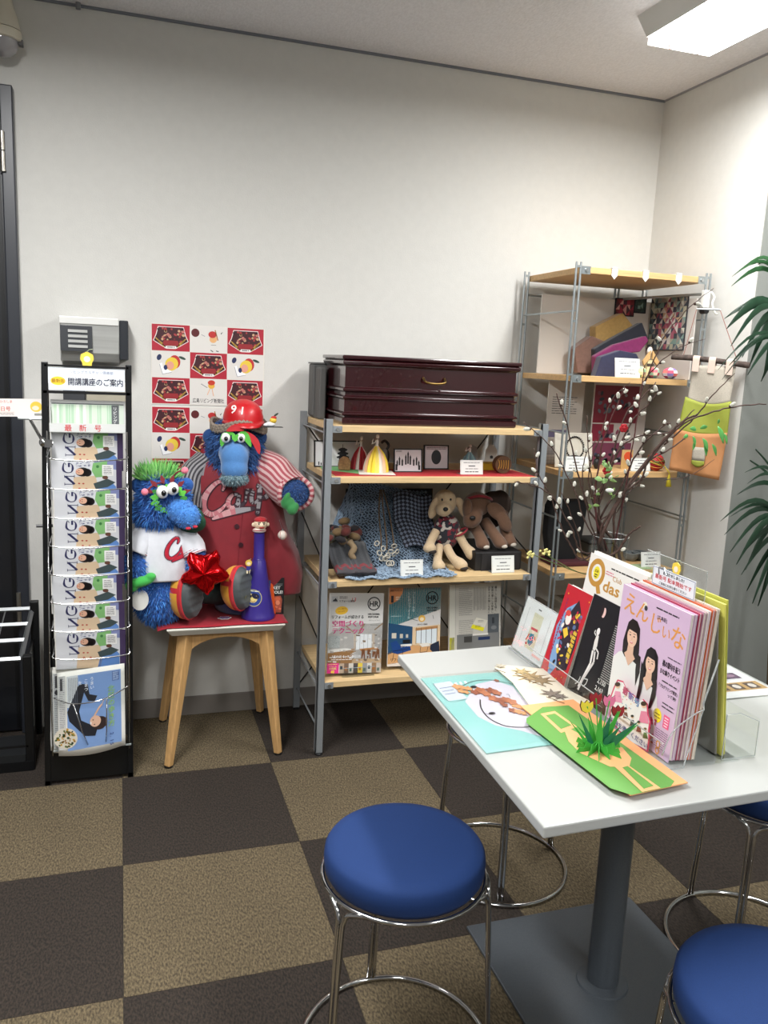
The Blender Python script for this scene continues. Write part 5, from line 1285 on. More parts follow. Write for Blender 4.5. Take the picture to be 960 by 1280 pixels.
# stand under it
t = thing('display_stand', 'dark display stand under the shawl and scarves', 'stand', (1.0, .38, z))
part('panel', MB().box((.84, .372, z+.01), (1.20, .38, z+.27)), BLACKP, t); part('foot', MB().box((.88, .345, z), (1.16, .40, z+.01)), BLACKP, t)
# arm warmers
for k, (xa, xb) in enumerate(((.728, .80), (.795, .872))):
    t = thing('arm_warmer', ['charcoal knitted arm warmer with red-flecked cuff, left one', 'charcoal knitted arm warmer with red-flecked cuff, right one'][k], 'arm warmer', ((xa+xb)/2, .09, z+.008), group='pair of charcoal arm warmers')
    b = MB(); c_ = (xa+xb)/2
    rings = [[(c_+(xb-xa)/2*1.04*abs(math.cos(a))**.7*(1 if math.cos(a) > 0 else -1), yy+.002*math.sin(a*3), zz+.014*abs(math.sin(a))**.7*(1 if math.sin(a) > 0 else -1)+.004*math.sin(a*9)) for a in [2*PI*i/24 for i in range(24)]] for yy, zz in ((.036, z+.024), (.06, z+.026), (.08, z+.03), (.12, z+.044), (.16, z+.065), (.19, z+.09))]
    def cfa(i, j): 
        if i < 2: return (120, 34, 44) if (i*7+j*5) % 3 else (70, 66, 70)
        return (66, 68, 72) if j % 2 else (56, 58, 62)
    b.loft(rings, cf=cfa); part('knit', b, CLOTHV, t, smooth=180)
# camouflage scarf bundle (left)
rnd = random.Random(12)
t = thing('patchwork_scarf', 'crumpled olive, tan and dark red patchwork scarf at the left of the middle shelf', 'scarf', (.775, .27, z+.06))
b = MB()
for k in range(34):
    c_ = Vector((.725+.125*rnd.random(), .16+.14*rnd.random(), z+.075+.085*rnd.random())); b.ell(c_, (.022*rnd.uniform(.7, 1.3), .02, .015*rnd.uniform(.7, 1.4)), Matrix.Rotation(rnd.uniform(-.8, .8), 3, 'Y'), 9, 6, c=rnd.choice([(86, 92, 62), (150, 136, 104), (44, 40, 44), (110, 50, 44), (36, 38, 48), (128, 104, 70), (60, 66, 50)]))
part('folds', b, CLOTHV, t, smooth=180)
part('tail', MB().tube(smoothpath([(.80, .15, z+.11), (.812, .13, z+.09), (.80, .125, z+.07), (.815, .12, z+.05)], 4), [.014, .012, .011, .012, .012, .012, .012, .012, .012, .012, .011, .01, .006], 8), mat('tan_knit', (140, 120, 92), .9), t, smooth=180)
solo('plinth_box', MB().box((.73, .19, z), (.86, .30, z+.075)), BLACKP, 'black box supporting the patchwork scarf', 'box')
# checked scarf
def ck(u, v):
    x = 1.0+.16*u+.075*max(0, v-.5); y = .275-.05*v-.05*max(0, v-.6)+.006*math.sin(u*9); zz = .915-.20*v+.01*math.sin(u*6)
    return Vector((x, y, zz))
b = MB(); nn, mm = 10, 14
for j in range(mm):
    for i in range(nn):
        a = [ck(i/nn, j/mm), ck((i+1)/nn, j/mm), ck((i+1)/nn, (j+1)/mm), ck(i/nn, (j+1)/mm)]; b.add(a, [(0, 3, 2, 1)], (30, 32, 44))
        c_ = sum(a, Vector())/4; d_ = [(p_+q_)/2*.86+c_*.14 for p_, q_ in zip(a, a[1:]+a[:1])]
        if (i+j) % 1 == 0: b.add([q_+Vector((0, -.002, 0)) for q_ in d_], [(0, 3, 2, 1)], (112, 122, 140))
o = solo('checked_scarf', b, CLOTHV, 'navy and grey diamond-checked scarf hanging behind the crocheted shawl', 'scarf'); md = o.modifiers.new('thick', 'SOLIDIFY'); md.thickness = .003
t = thing('ring_necklace', 'brown cord necklace with pale ring beads hanging on the shawl', 'necklace', (.95, .19, z+.05))
for k, dx in enumerate((-.018, 0, .022)):
    part('cord', MB().tube(smoothpath([(.955+dx*.3, .28, .93), (.952+dx, .235, .85), (.950+dx*1.2, .175, .76), (.948+dx*1.3, .165, .72)], 5), .0028, 6), mat('brown_cord', (96, 78, 58), .8), t, smooth=180)
rnd = random.Random(2)
for k in range(13):
    a = k/12; c_ = Vector((.917+.066*a+(.012 if k % 2 else -.008), .155+.01*rnd.random(), .735-.055*math.sin(a*PI)+.012*rnd.uniform(-1, 1))); R = Matrix.Rotation(rnd.uniform(-1, 1), 3, 'Z') @ Matrix.Rotation(rnd.uniform(-.6, .6), 3, 'X')
    part('ring_bead', MB().tube([c_+R @ Vector((.0095*math.cos(g), 0, .0095*math.sin(g))) for g in [2*PI*i/16 for i in range(16)]], .0026, 6, closed=True), mat('bone_white', (196, 190, 176), .5), t, smooth=180)
b = MB(); rnd = random.Random(22)
for k in range(26):
    u, v = rnd.choice([.3, .33, .46, .5, .52])+rnd.uniform(-.02, .02), rnd.uniform(.1, .62); c_ = shawlf(u, v)+Vector((0, -.004, 0)); b.ell(c_, (.0026, .0016, .0026), None, 6, 4)
solo('sequins', b, mat('sequin_silver', (240, 240, 240), .1, 1.), 'silver sequins scattered on the blue-grey shawl', 'sequins', kind='stuff')
label_card(501, 529, 701, 720, z, 'white label card standing on the shawl edge of the middle shelf', Y=.03)
label_card(615, 643, 696, 714, z, 'white label card in front of the black plinth with the brown dog', Y=.045)
# plush dogs
def plush(parts, vox=.004, sm=5): 
    b = MB()
    for p_ in parts: b.ell(*p_)
    return remesh(b, vox, sm)
CRMF, BRNF, BRND = mat('cream_corduroy', (200, 176, 142), .85, sheen=.3, nscale=300, namt=.08), mat('brown_corduroy', (104, 74, 54), .85, sheen=.3, nscale=300, namt=.1), mat('dark_brown_cloth', (58, 46, 40), .85)
t = thing('cream_dog_toy', 'cream long-eared cloth dog in a red and black patterned vest', 'plush toy', (1.21, .18, z))
hd = part('head', plush([(Vector((1.185, .20, z+.245)), (.045, .045, .05)), (Vector((1.165, .16, z+.225)), (.03, .035, .028))]), CRMF, t, smooth=180)
part('ear', plush([(Vector((1.245, .19, z+.24)), (.018, .014, .03), Matrix.Rotation(-.7, 3, 'Y')), (Vector((1.262, .185, z+.215)), (.022, .013, .04), Matrix.Rotation(-.6, 3, 'Y'))]), CRMF, hd, smooth=180)
part('ear', plush([(Vector((1.138, .19, z+.225)), (.02, .013, .045), Matrix.Rotation(.3, 3, 'Y'))]), CRMF, hd, smooth=180)
part('nose', MB().ell((1.158, .122, z+.232), (.010, .008, .008)), BLACKP, hd, smooth=180)
for sx in (-.018, .016): part('eye', MB().ell((1.175+sx, .158, z+.262), (.004, .003, .005)), EYEB, hd, smooth=180)
b = plush([(Vector((1.20, .20, z+.13)), (.055, .045, .07))]); rnd = random.Random(5)
b = recolour(b, lambda p_: (190, 182, 172) if noise.noise(p_*55) > .18 else ((120, 28, 44) if noise.noise(p_*70+Vector((5, 0, 0))) > .1 else (34, 34, 44)))
part('vest', b, CLOTHV, t, 'black, red and white patterned vest', smooth=180)
part('vest_hem', MB().tube([Vector((1.246, .165, z+.135))+Matrix.Rotation(-.6, 3, 'Y') @ Vector((.026*math.cos(a), .022*math.sin(a), 0)) for a in [2*PI*i/24 for i in range(24)]], .004, 6, closed=True), felt('hem_red', (150, 40, 52)), t, smooth=180)
for pp in ([(1.235, .17, z+.13), (1.258, .155, z+.085), (1.285, .135, z+.05)], [(1.19, .17, z+.08), (1.20, .13, z+.045), (1.225, .10, z+.022)], [(1.165, .18, z+.08), (1.14, .13, z+.04), (1.135, .10, z+.02)], [(1.15, .18, z+.14), (1.12, .16, z+.10), (1.11, .14, z+.08)]):
    b = MB().tube(smoothpath(pp, 4), [.017]*5+[.018, .021, .024, .022], 14); e_ = Vector(pp[-1]); b.ell(e_, (.026, .024, .02))
    l_ = part('leg', remesh(b, .004, 5), CRMF, t, smooth=180); part('paw_pad', MB().ell(e_+Vector((.006, -.014, -.010)), (.017, .012, .009)), mat('pad_dark', (40, 32, 30), .8), l_, smooth=180)
t = thing('black_plinth', 'low black plinth under the brown cloth dog', 'plinth', (1.40, .19, z))
part('block', MB().box((1.275, .085, z), (1.468, .33, z+.072)), mat('plinth_black', (24, 23, 25), .55), t, bev=.004)
part('cloth_front', MB().box((1.30, .082, z), (1.46, .085, z+.068)), mat('plinth_cloth', (34, 32, 33), .9), t)
zp = z+.073
t = thing('brown_dog_toy', 'large brown long-eared cloth dog with red neck ribbon on the black plinth', 'plush toy', (1.38, .2, zp))
bd = plush([(Vector((1.34, .24, zp+.10)), (.05, .06, .06)), (Vector((1.415, .26, zp+.13)), (.06, .055, .075)), (Vector((1.44, .25, zp+.15)), (.045, .05, .06))], .005)
part('body', bd, BRND, t, smooth=180)
hd = part('head', plush([(Vector((1.315, .19, zp+.165)), (.055, .05, .048)), (Vector((1.285, .155, zp+.12)), (.034, .04, .045), Matrix.Rotation(.5, 3, 'Y'))], .005), BRNF, t, smooth=180)
part('ear', plush([(Vector((1.375, .135, zp+.145)), (.03, .012, .05), Matrix.Rotation(-.95, 3, 'Y')), (Vector((1.405, .125, zp+.105)), (.026, .012, .045), Matrix.Rotation(-.6, 3, 'Y'))], .004), BRNF, hd, smooth=180)
part('ear', plush([(Vector((1.262, .16, zp+.155)), (.016, .03, .04))], .004), BRNF, hd, smooth=180)
part('ribbon', MB().tube(smoothpath([(1.265, .17, zp+.19), (1.30, .14, zp+.205), (1.345, .15, zp+.195), (1.375, .19, zp+.18)], 5), .006, 8), felt('ribbon_red', (128, 26, 36)), hd, smooth=180)
part('nose', MB().ell((1.268, .118, zp+.125), (.012, .008, .009)), BLACKP, hd, smooth=180)
for pp in ([(1.35, .19, zp+.10), (1.368, .14, zp+.06), (1.388, .11, zp+.024)], [(1.435, .21, zp+.13), (1.432, .17, zp+.07), (1.438, .135, zp+.024)], [(1.31, .2, zp+.08), (1.315, .15, zp+.05), (1.32, .125, zp+.02)]):
    b = MB().tube(smoothpath(pp, 4), [.022]*5+[.023, .024, .026, .025], 14); e_ = Vector(pp[-1]); b.ell(e_, (.028, .026, .02))
    l_ = part('leg', remesh(b, .0045, 5), BRNF, t, smooth=180); part('paw_pad', MB().ell(e_+Vector((.006, -.022, -.006)), (.013, .006, .008)), mat('pad_cream', (196, 186, 172), .8), l_, smooth=180)

# bottom shelf: three magazines on clear stands
z = LZ[3]
def mag_display(x, y, w, h, lean, page, label, rot=0, thick=.008, name='magazine', glossy=True):
    t = thing(name, label, 'magazine', (x+w/2, y, z)); M = Matrix.Translation((x, y+lean*h, z+.012+h)) @ Matrix.Rotation(rot, 4, 'Y')
    M = M @ frame((0, 0, 0), (1, 0, 0), (0, -lean, -1))
    part('pages', MB().obox(M, (.001, -h+.001, -thick), (w-.002, -.001, -.0008)), PAGES, t); c_ = part('cover', MB().obox(M, (0, -h, -.0008), (w, 0, 0)).obox(M, (0, -h, -thick-.0006), (w, 0, -thick)).obox(M, (-.0006, -h, -thick), (0, 0, 0)), PAPER, t)
    part('printing', page.sheet(M), GLOSSY, c_)
    s = thing('acrylic_stand', 'clear acrylic stand holding the '+label.split(' with ')[0].split(' magazine')[0]+' magazine', 'display stand', (x+w/2, y+.03, z), group='clear acrylic stands on the bottom shelf')
    x0_, x1_ = x+w*.2, x+w*.8
    part('back', MB().obox(frame((x0_, y+lean*h*.8+thick+.006, z+h*.8), (1, 0, 0), (0, -lean, -1)), (0, -h*.8, -.002), (x1_-x0_, 0, 0)), ACRYL, s)
    part('lip', MB().box((x0_, y-.012, z), (x1_, y-.010, z+.035)).box((x0_, y-.012, z), (x1_, y+.06, z+.002)), ACRYL, s); part('lip_edge', MB().box((x0_, y-.0125, z+.0345), (x1_, y-.0095, z+.036)), ACEDGE, s)
# A: white cover
p = Page(205, 292, (222, 221, 218)); PK = (222, 62, 140)
p.rect(6, 12, 24, 22, (196, 198, 200)); p.poly([(10, 30), (22, 18), (30, 30)], (40, 40, 44), 2); p.rect(12, 24, 14, 6, (60, 60, 66), 3)
p.greek(36, 12, 30, 2, 5, (60, 60, 60), th=2); p.text('リフォーム実例', 34, 32, 8.5, (40, 40, 44), .02); p.text('13', 78, 31, 21, (212, 66, 78), 0, shear=.15)
p.ring(168, 38, 25, 4, (18, 18, 20), L=2, n=40); p.text('HR', 168, 48, 27, (18, 18, 20), .03, al='c'); p.text('HIROSHIMA', 146, 80, 9.6, (24, 24, 26), .035, wid=46); p.text('REFORM', 147, 90, 9.6, (24, 24, 26), .035, wid=40); p.text('広島リフォームブック', 150, 101, 5, (60, 60, 62), wid=42); p.greek(158, 116, 36, 1, 3, (90, 90, 90), th=1.2)
p.oval(46, 63, 24, 15, (246, 198, 66), 1, rot=-.12, n=26); p.text('イメージ湧いた!', 29, 61, 6, (196, 120, 40), .02, rot=.1, wid=34); p.text('おしゃれ!', 34, 70, 6, (196, 120, 40), .02, rot=.1, wid=24)
p.text('リフォームが成功する', 8, 92, 14, (26, 26, 30), .03, wid=122); p.text('空間づくり', 12, 120, 24, PK, .045, wid=118); p.text('テクニック', 12, 146, 24, PK, .045, wid=122)
# printed photograph of a kitchen-diner
p.poly([(0, 112+38), (0, 262), (205, 262), (205, 108), (150, 112), (110, 108), (60, 112)], (206, 204, 200), 0)
p.poly([(130, 112), (138, 112), (116, 150), (110, 150)], (150, 128, 104), 1); p.poly([(205, 108), (205, 114), (176, 136), (172, 134)], (150, 128, 104), 1); p.poly([(60, 118), (66, 118), (96, 142), (92, 144)], (160, 134, 110), 1)
p.rect(0, 156, 44, 44, (168, 174, 172), 1); r = random.Random(3)
for k in range(50): p.rect(r.uniform(0, 42), r.uniform(158, 196), 3, 2, r.choice([(110, 120, 124), (190, 196, 196)]), 2)
p.poly([(0, 214), (70, 206), (100, 210), (92, 262), (0, 262)], (150, 112, 72), 1); p.poly([(0, 206), (68, 200), (100, 206), (70, 210), (0, 218)], (220, 218, 212), 2)
p.rect(104, 150, 62, 56, (224, 228, 230), 2); [p.rect(104+k*15, 150, 1.5, 56, (170, 172, 172), 3) for k in range(5)]; p.poly([(96, 148), (104, 148), (106, 206), (98, 206)], (190, 176, 160), 3); p.poly([(166, 148), (176, 148), (176, 206), (168, 206)], (190, 176, 160), 3)
p.poly([(118, 204), (186, 198), (192, 206), (126, 212)], (176, 128, 82), 4)
for x in (128, 150, 170, 184): p.poly([(x, 206), (x+12, 206), (x+14, 240), (x+10, 240), (x+8, 222), (x+3, 240), (x, 240)], (120, 78, 50), 5)
p.rect(92, 240, 113, 22, (186, 160, 128), 1)
p.text('人気の3社 キッチン徹底比較', 14, 236, 12, (250, 250, 250), .03, wid=112, L=7); p.greek(14, 241, 78, 1, 4, (240, 240, 240), th=2.2)
p.rect(0, 255, 44, 37, PK, 3); p.greek(5, 258, 32, 1, 3, (250, 230, 120), th=2, L=4); p.text('リフォーム', 7, 269, 7, (250, 240, 150), .02, L=4, wid=28); p.text('大特集', 7, 278, 9, (250, 240, 150), .03, L=4, wid=28); p.text('40', 14, 291, 14, (250, 226, 60), .04, L=4)
p.photo(0, 150, 205, 106, [(170, 164, 158), (140, 120, 100), (196, 192, 188), (110, 96, 84), (214, 210, 204), (160, 130, 98)], 46, 3, L=5, big=.08)
for k in range(9): x = 46+k*17.6; p.rect(x, 256, 17.6, 36, [(180, 160, 140), (120, 100, 86), (206, 200, 190), (90, 80, 76), (226, 200, 80), (150, 150, 156), (210, 210, 206), (150, 120, 90), (190, 180, 170)][k], 2); p.rect(x+3, 266+(k % 3)*4, 9, 12, [(60, 70, 80), (170, 110, 60), (90, 110, 100)][k % 3], 3)
mag_display(.722, .06, .205, .292, .16, p, 'white home-renovation magazine with pink title at the left of the bottom shelf', rot=.05)
# B: turquoise cover
TQ = (62, 158, 172); p = Page(208, 295, (214, 206, 196))
p.poly([(0, 0), (208, 0), (208, 84), (0, 150)], TQ, 0); p.oval(0, 20, 60, 34, (214, 140, 84), 1, n=30) if False else p.poly([(0, 0), (56, 0), (52, 22), (34, 48), (12, 60), (0, 62)], (212, 138, 86), 1)
p.text('読者プレゼント', 4, 14, 8, (70, 50, 36), .02, wid=46); p.rect(8, 30, 10, 26, (40, 44, 50), 2); p.greek(26, 34, 20, 3, 5, (250, 240, 220), th=2)
p.vtext('プレミアムな', 92, 16, 12.5, (236, 244, 244), .0); p.vtext('30代リフォーム', 74, 16, 12.5, (236, 244, 244), .0); p.greek(10, 106, 40, 1, 4, (226, 240, 240), th=1.4)
p.ring(172, 40, 25, 4, (18, 20, 22), L=2, n=40); p.text('HR', 172, 50, 27, (18, 20, 22), .03, al='c'); p.text('HIROSHIMA', 150, 81, 9.6, (20, 24, 26), .035, wid=46); p.text('REFORM', 152, 91, 9.6, (20, 24, 26), .035, wid=38)
p.poly([(0, 152), (208, 86), (208, 180), (120, 150)], (214, 212, 210), 1); p.poly([(0, 132), (96, 148), (96, 220), (0, 250)], (36, 76, 112), 2); p.rect(14, 170, 18, 20, (206, 200, 186), 3); p.rect(46, 174, 12, 16, (196, 190, 176), 3); p.rect(70, 176, 9, 13, (196, 190, 176), 3)
p.poly([(96, 150), (208, 142), (208, 232), (96, 218)], (222, 196, 160), 2); p.poly([(110, 158), (196, 150), (196, 216), (110, 210)], (216, 226, 232), 3)
for x in (110, 130, 150, 172, 194): p.rect(x, 152, 2, 62, (60, 56, 54), 4)
p.poly([(108, 154), (198, 146), (198, 156), (108, 164)], (178, 130, 84), 4); p.poly([(0, 244), (90, 216), (208, 224), (208, 270), (0, 286)], (206, 158, 108), 2)
p.poly([(10, 206), (34, 198), (46, 218), (88, 222), (92, 236), (40, 250), (20, 244)], (30, 66, 128), 4); p.line([(20, 238), (84, 230)], 2, (30, 26, 26), 5); p.line([(60, 236), (56, 262)], 2, (30, 26, 26), 5); p.line([(24, 244), (20, 270)], 2, (30, 26, 26), 5)
p.poly([(124, 214), (158, 210), (170, 222), (136, 226)], (226, 222, 214), 5); p.line([(130, 226), (128, 246), (156, 244), (160, 224)], 1.6, (34, 34, 36), 5); p.poly([(170, 218), (204, 204), (208, 246), (186, 252), (168, 236)], (36, 44, 62), 5); p.rect(58, 196, 30, 14, (24, 26, 30), 5); p.poly([(50, 214), (94, 212), (94, 220), (50, 226)], (230, 228, 222), 4)
p.text('リフォームの成功は収納がキメテ', 10, 276, 14.5, (34, 28, 28), .03, wid=186); p.greek(12, 282, 170, 1, 4, (250, 244, 236), th=2)
p.oval(132, 118, 14, 13, (236, 186, 84), 5); p.oval(132, 120, 8, 7, (246, 226, 190), 6); p.text('広島リビング新聞社', 114, 142, 6, (40, 36, 36), .02, wid=42, L=6); p.line([(84, 116), (116, 126)], 1.4, (40, 40, 40), 5); p.line([(176, 106), (180, 120)], 1.4, (40, 40, 40), 5)
mag_display(.955, .085, .208, .295, .16, p, 'turquoise home-renovation magazine with blue armchairs in the middle of the bottom shelf', rot=.03)
# C: grey text cover with note
p = Page(215, 290, (196, 194, 186)); p.rect(0, 0, 22, 290, (206, 206, 196)); p.rect(0, 205, 20, 85, (222, 220, 40), 1); p.line([(24, 0), (24, 290)], 1.2, (150, 150, 146))
p.greek(38, 14, 56, 22, 5, (110, 110, 108), th=1.4, seed=1); p.greek(38, 140, 60, 22, 5, (120, 120, 116), th=1.4, seed=2)
p.vgreek(150, 14, 90, 12, 4.6, (110, 108, 106), th=1.6, seed=2); p.vtext('暮らしに理想を描く。', 188, 12, 11, (40, 40, 42), .03); p.vtext('家族の暮らしを想像し、', 174, 12, 10.5, (40, 40, 42), .03); p.vtext('お客さまの想いを形に。', 160, 12, 10.5, (40, 40, 42), .03)
p.rect(160, 122, 48, 74, (84, 90, 96), 2); p.rect(178, 136, 10, 24, (50, 54, 60), 3); p.oval(186, 176, 12, 8, (120, 124, 128), 3); p.rect(30, 196, 180, 80, (120, 122, 122), 2); p.rect(60, 204, 34, 24, (60, 60, 60), 3); p.rect(120, 210, 50, 12, (34, 50, 90), 3); p.rect(96, 196, 66, 7, (220, 218, 212), 3)
p.poly([(112, 132), (160, 146), (140, 188), (88, 172)], (222, 220, 206), 5); p.poly([(96, 158), (146, 174), (140, 188), (88, 172)], (232, 224, 40), 6); p.greek(106, 164, 26, 2, 5, (120, 116, 40), th=1.8, L=7); p.greek(118, 144, 24, 2, 5, (120, 120, 116), th=1.6, L=6)
mag_display(1.205, .115, .215, .29, .12, p, 'grey text-covered booklet with yellow note at the right of the bottom shelf', rot=-.01, thick=.014)

# ================================================================== RIGHT UNIT: THINGS ON IT
z = RZ[1]
YB_ = at(811, 400, X=2.098).y
solo('backdrop_board', MB().box((1.60, YB_, z+.001), (2.098, YB_+.006, 1.70)).box((2.099, .035, z+.001), (2.105, YB_+.006, 1.70)), mat('board_white', (206, 200, 192), .6), 'white folded backdrop board standing at the rear and right of the second highest shelf', 'board')
def quilt(name, px0, px1, py0, py1, Y, label, pal, n=9, rim=(28, 28, 36), seed=1, X=None):
    a, b_ = (at(px0, py0, Y=Y), at(px1, py1, Y=Y)) if X is None else (at(px0, py0, X=X), at(px1, py1, X=X)); w_, h_ = (b_-a).to_2d().length*1000, (a.z-b_.z)*1000
    t = thing(name, label, 'picture', ((a.x+b_.x)/2, (a.y+b_.y)/2, b_.z)); M = frame(a, (1, 0, 0) if X is None else (0, -1, 0), (0, 0, -1)); p = Page(w_, h_, rim); r = random.Random(seed); m_ = int(n*h_/w_)
    for j in range(m_):
        for i in range(n):
            x, y, s_, q_ = 4+i*(w_-8)/n, 4+j*(h_-8)/m_, (w_-8)/n, (h_-8)/m_; cen = abs(i-n/2+.5)+abs(j-m_/2+.5) < n*.42
            ps = pal[0] if cen else pal[1]
            if (i+j) % 2: p.poly([(x, y), (x+s_, y), (x, y+q_)], r.choice(ps), 1); p.poly([(x+s_, y), (x+s_, y+q_), (x, y+q_)], r.choice(ps), 1)
            else: p.poly([(x, y), (x+s_, y), (x+s_, y+q_)], r.choice(ps), 1); p.poly([(x, y), (x+s_, y+q_), (x, y+q_)], r.choice(ps), 1)
    part('backing', slab(w_*.001, h_*.001, .004, M), mat('quilt_back', (30, 30, 36), .8), t); part('patchwork', p.sheet(M), CLOTHV, t)
QP = ([(214, 206, 196), (150, 60, 80), (60, 50, 80), (206, 170, 130), (176, 90, 110), (40, 40, 60), (224, 214, 206)], [(120, 150, 140), (206, 206, 190), (70, 90, 100), (150, 140, 130), (44, 50, 60), (180, 176, 150)])
quilt('patchwork_quilt', 815, 853.5, 372, 438, None, 'multicoloured patchwork of tiny triangles with black border on the backdrop board', QP, 11, X=2.092)
quilt('patchwork_quilt', 794, 807, 372, 392, YB_-.006, 'small dark green patchwork sample left of the big patchwork', ([(120, 150, 140), (60, 80, 70)], [(50, 70, 66), (40, 54, 52)]), 4, seed=3)
quilt('patchwork_quilt', 770, 792, 372, 396, YB_-.006, 'small red patchwork sample behind the folded cloths', ([(150, 40, 60), (70, 40, 50), (206, 150, 140)], [(120, 36, 46), (80, 30, 40)]), 5, seed=4)
def folded(name, quad, Y, dy, c, label, sub=.0):
    pts = [at(a, b_, Y=Y) for a, b_ in quad]; n = len(pts); vs = pts+[q_+Vector((0, dy, 0)) for q_ in pts]
    b = MB().add(vs, [tuple(range(n))[::-1], tuple(range(n, 2*n))]+[(i, (i+1) % n, (i+1) % n+n, i+n) for i in range(n)])
    bm_ = mat('cloth_%s' % name+str(c[0]), c, .85, sheen=.3, nscale=90, namt=.08)
    return solo(name, b, bm_, label, 'cloth', group=None, bev=.004)
folded('folded_cloth', [(745, 470), (745, 408), (779, 391), (793, 409), (775, 424), (769, 470)], .25, .05, (168, 134, 76), 'folded ochre cloth, rearmost of the four leaning cloths')
folded('folded_cloth', [(744, 471), (744, 436), (768, 422), (803, 403), (811, 424), (790, 441), (770, 471)], .21, .035, (30, 34, 46), 'folded black cloth leaning in front of the ochre one')
folded('folded_cloth', [(744, 471), (744, 445), (768, 431), (808, 420), (811, 426), (800, 440), (770, 443), (766, 471)], .175, .03, (126, 32, 90), 'folded magenta cloth leaning in front of the black one')
folded('folded_cloth', [(744, 472), (752, 446), (776, 438), (796, 442), (800, 450), (800, 469), (790, 472)], .13, .04, (38, 40, 70), 'folded navy cloth lowest and foremost of the four')
folded('folded_cloth', [(722, 466), (718, 436), (740, 420), (760, 428), (757, 468)], .24, .05, (120, 90, 78), 'folded brown cloth at the left of the second highest shelf')
label_card(769, 800, 447, 469, z, 'white label card on the second highest shelf of the rod unit', Y=.04)
q = at(814, 470, Y=.09)
t = thing('paper_doll', 'small folded paper doll in cream robe on the second highest shelf', 'doll', (q.x, .09, z))
KM = mat('doll_paper', (212, 200, 152), .6); s_ = .001
hx = at(812, 440, Y=.09).x
part('robe', MB().loft([[(hx-.018, .075, z), (hx+.024, .075, z), (hx+.024, .105, z), (hx-.018, .105, z)], [(hx-.012, .078, z+.07), (hx+.010, .078, z+.07), (hx+.010, .10, z+.07), (hx-.012, .10, z+.07)]]), KM, t)
part('sleeve', MB().prism([(-.036, -.01), (-.005, .03), (-.005, .0), (-.03, -.026)], frame((hx, .074, z+.075), (1, 0, 0), (0, 0, -1)), .008), mat('doll_tan', (206, 168, 112), .6), t); part('sleeve', MB().prism([(.036, -.01), (.005, .03), (.005, .0), (.03, -.026)], frame((hx, .074, z+.075), (1, 0, 0), (0, 0, -1)), .008), mat('doll_tan', (206, 168, 112), .6), t)
part('doll_head', MB().ell((hx-.002, .088, z+.105), (.011, .01, .015)), mat('doll_face', (230, 222, 212), .5), t, smooth=180); part('hair', MB().ell((hx-.002, .092, z+.109), (.012, .010, .014)), BLACKP, t, smooth=180)
part('sash', MB().box((hx-.014, .076, z+.045), (hx+.014, .079, z+.056)), mat('sash_dark', (70, 60, 50), .6), t)
def patchball(px, label, cols, w_=.026, seed=0):
    q = at(px, 470, Y=.06); t = thing('patchwork_ball', label, 'ball', (q.x, .06, z), group='patchwork cloth balls'); r = random.Random(seed)
    part('panels', MB().ell((q.x, .06, z+.023), (w_, .024, .022), None, 8, 6, cf=lambda v: cols[(int((math.atan2(v.y, v.x)+PI)/(PI/4))+int((v.z+1)*2.5)) % len(cols)]), vmat('ball_cloth', .7), t)
patchball(794+5, 'pale green and yellow patchwork cloth ball right of the label card', [(206, 214, 150), (150, 190, 150), (230, 220, 170), (180, 150, 130)], .026)
patchball(817, 'pink and green patchwork cloth ball left of the paper doll base', [(214, 110, 120), (150, 190, 160), (230, 210, 190), (180, 60, 80)], .02)
patchball(837, 'pink, white and lilac patchwork cloth ball at the right of its shelf', [(226, 90, 120), (238, 230, 230), (150, 130, 190), (236, 120, 110)], .034)
solo('dark_mat', MB().box((1.93, .03, z+.0005), (2.08, .12, z+.0025)), mat('mat_grey', (70, 66, 66), .8), 'thin dark mat under the patchwork balls', 'mat')
# third shelf from the top
z = RZ[2]
def board_text(p, w, h):
    p.greek(w*.1, h*.06, w*.7, 9, 7, (110, 106, 104), th=2.2, seed=2)
t = thing('notice_sheet', 'cream notice sheet with Japanese text behind the shelf of flowers', 'notice', (1.69, .235, z)); M = frame((1.61, .235, 1.365), (1, 0, 0), (0, 0, -1)); part('sheet', slab(.16, .325, .003, M), PAPER, t)
p = Page(160, 330, (196, 188, 178)); p.greek(20, 60, 110, 8, 9, (96, 92, 90), th=3, seed=2); p.rect(0, 190, 100, 30, (110, 104, 130)); p.rect(0, 250, 150, 40, (150, 144, 140)); [p.line([(x, 226), (x, 330)], .8, (110, 110, 110), 2) for x in range(6, 150, 14)]; [p.line([(0, y), (150, y)], .8, (110, 110, 110), 2) for y in range(228, 330, 12)]; part('printing', p.sheet(M), PRINT, t)
t = thing('photo_poster', 'maroon photo poster with clusters of figures behind the willow branches', 'poster', (1.90, .235, z)); M = frame((at(742, 500, Y=.23).x, .23, 1.367), (1, 0, 0), (0, 0, -1)); part('sheet', slab(.25, .328, .003, M), PAPER, t)
p = Page(250, 335, (190, 184, 180)); p.rect(4, 10, 205, 150, (122, 30, 50)); p.rect(4, 165, 100, 70, (130, 36, 58)); p.rect(4, 240, 190, 90, (116, 60, 84)); r = random.Random(1)
for k in range(60): p.oval(r.uniform(20, 190), r.choice([r.uniform(40, 120), r.uniform(180, 225), r.uniform(250, 320)]), r.uniform(4, 13), r.uniform(4, 12), r.choice([(60, 70, 96), (30, 34, 50), (150, 150, 160), (120, 60, 80), (90, 100, 110)]), 2, rot=r.uniform(0, 3), n=9)
part('printing', p.sheet(M), PRINT, t)
t = thing('necklace_display', 'white display card with black bead necklace on the rod unit', 'necklace display', (1.66, .13, z)); a, b_ = at(697, 541, Y=.12), at(741, 577, Y=.12); w_, h_ = b_.x-a.x, a.z-z-.002
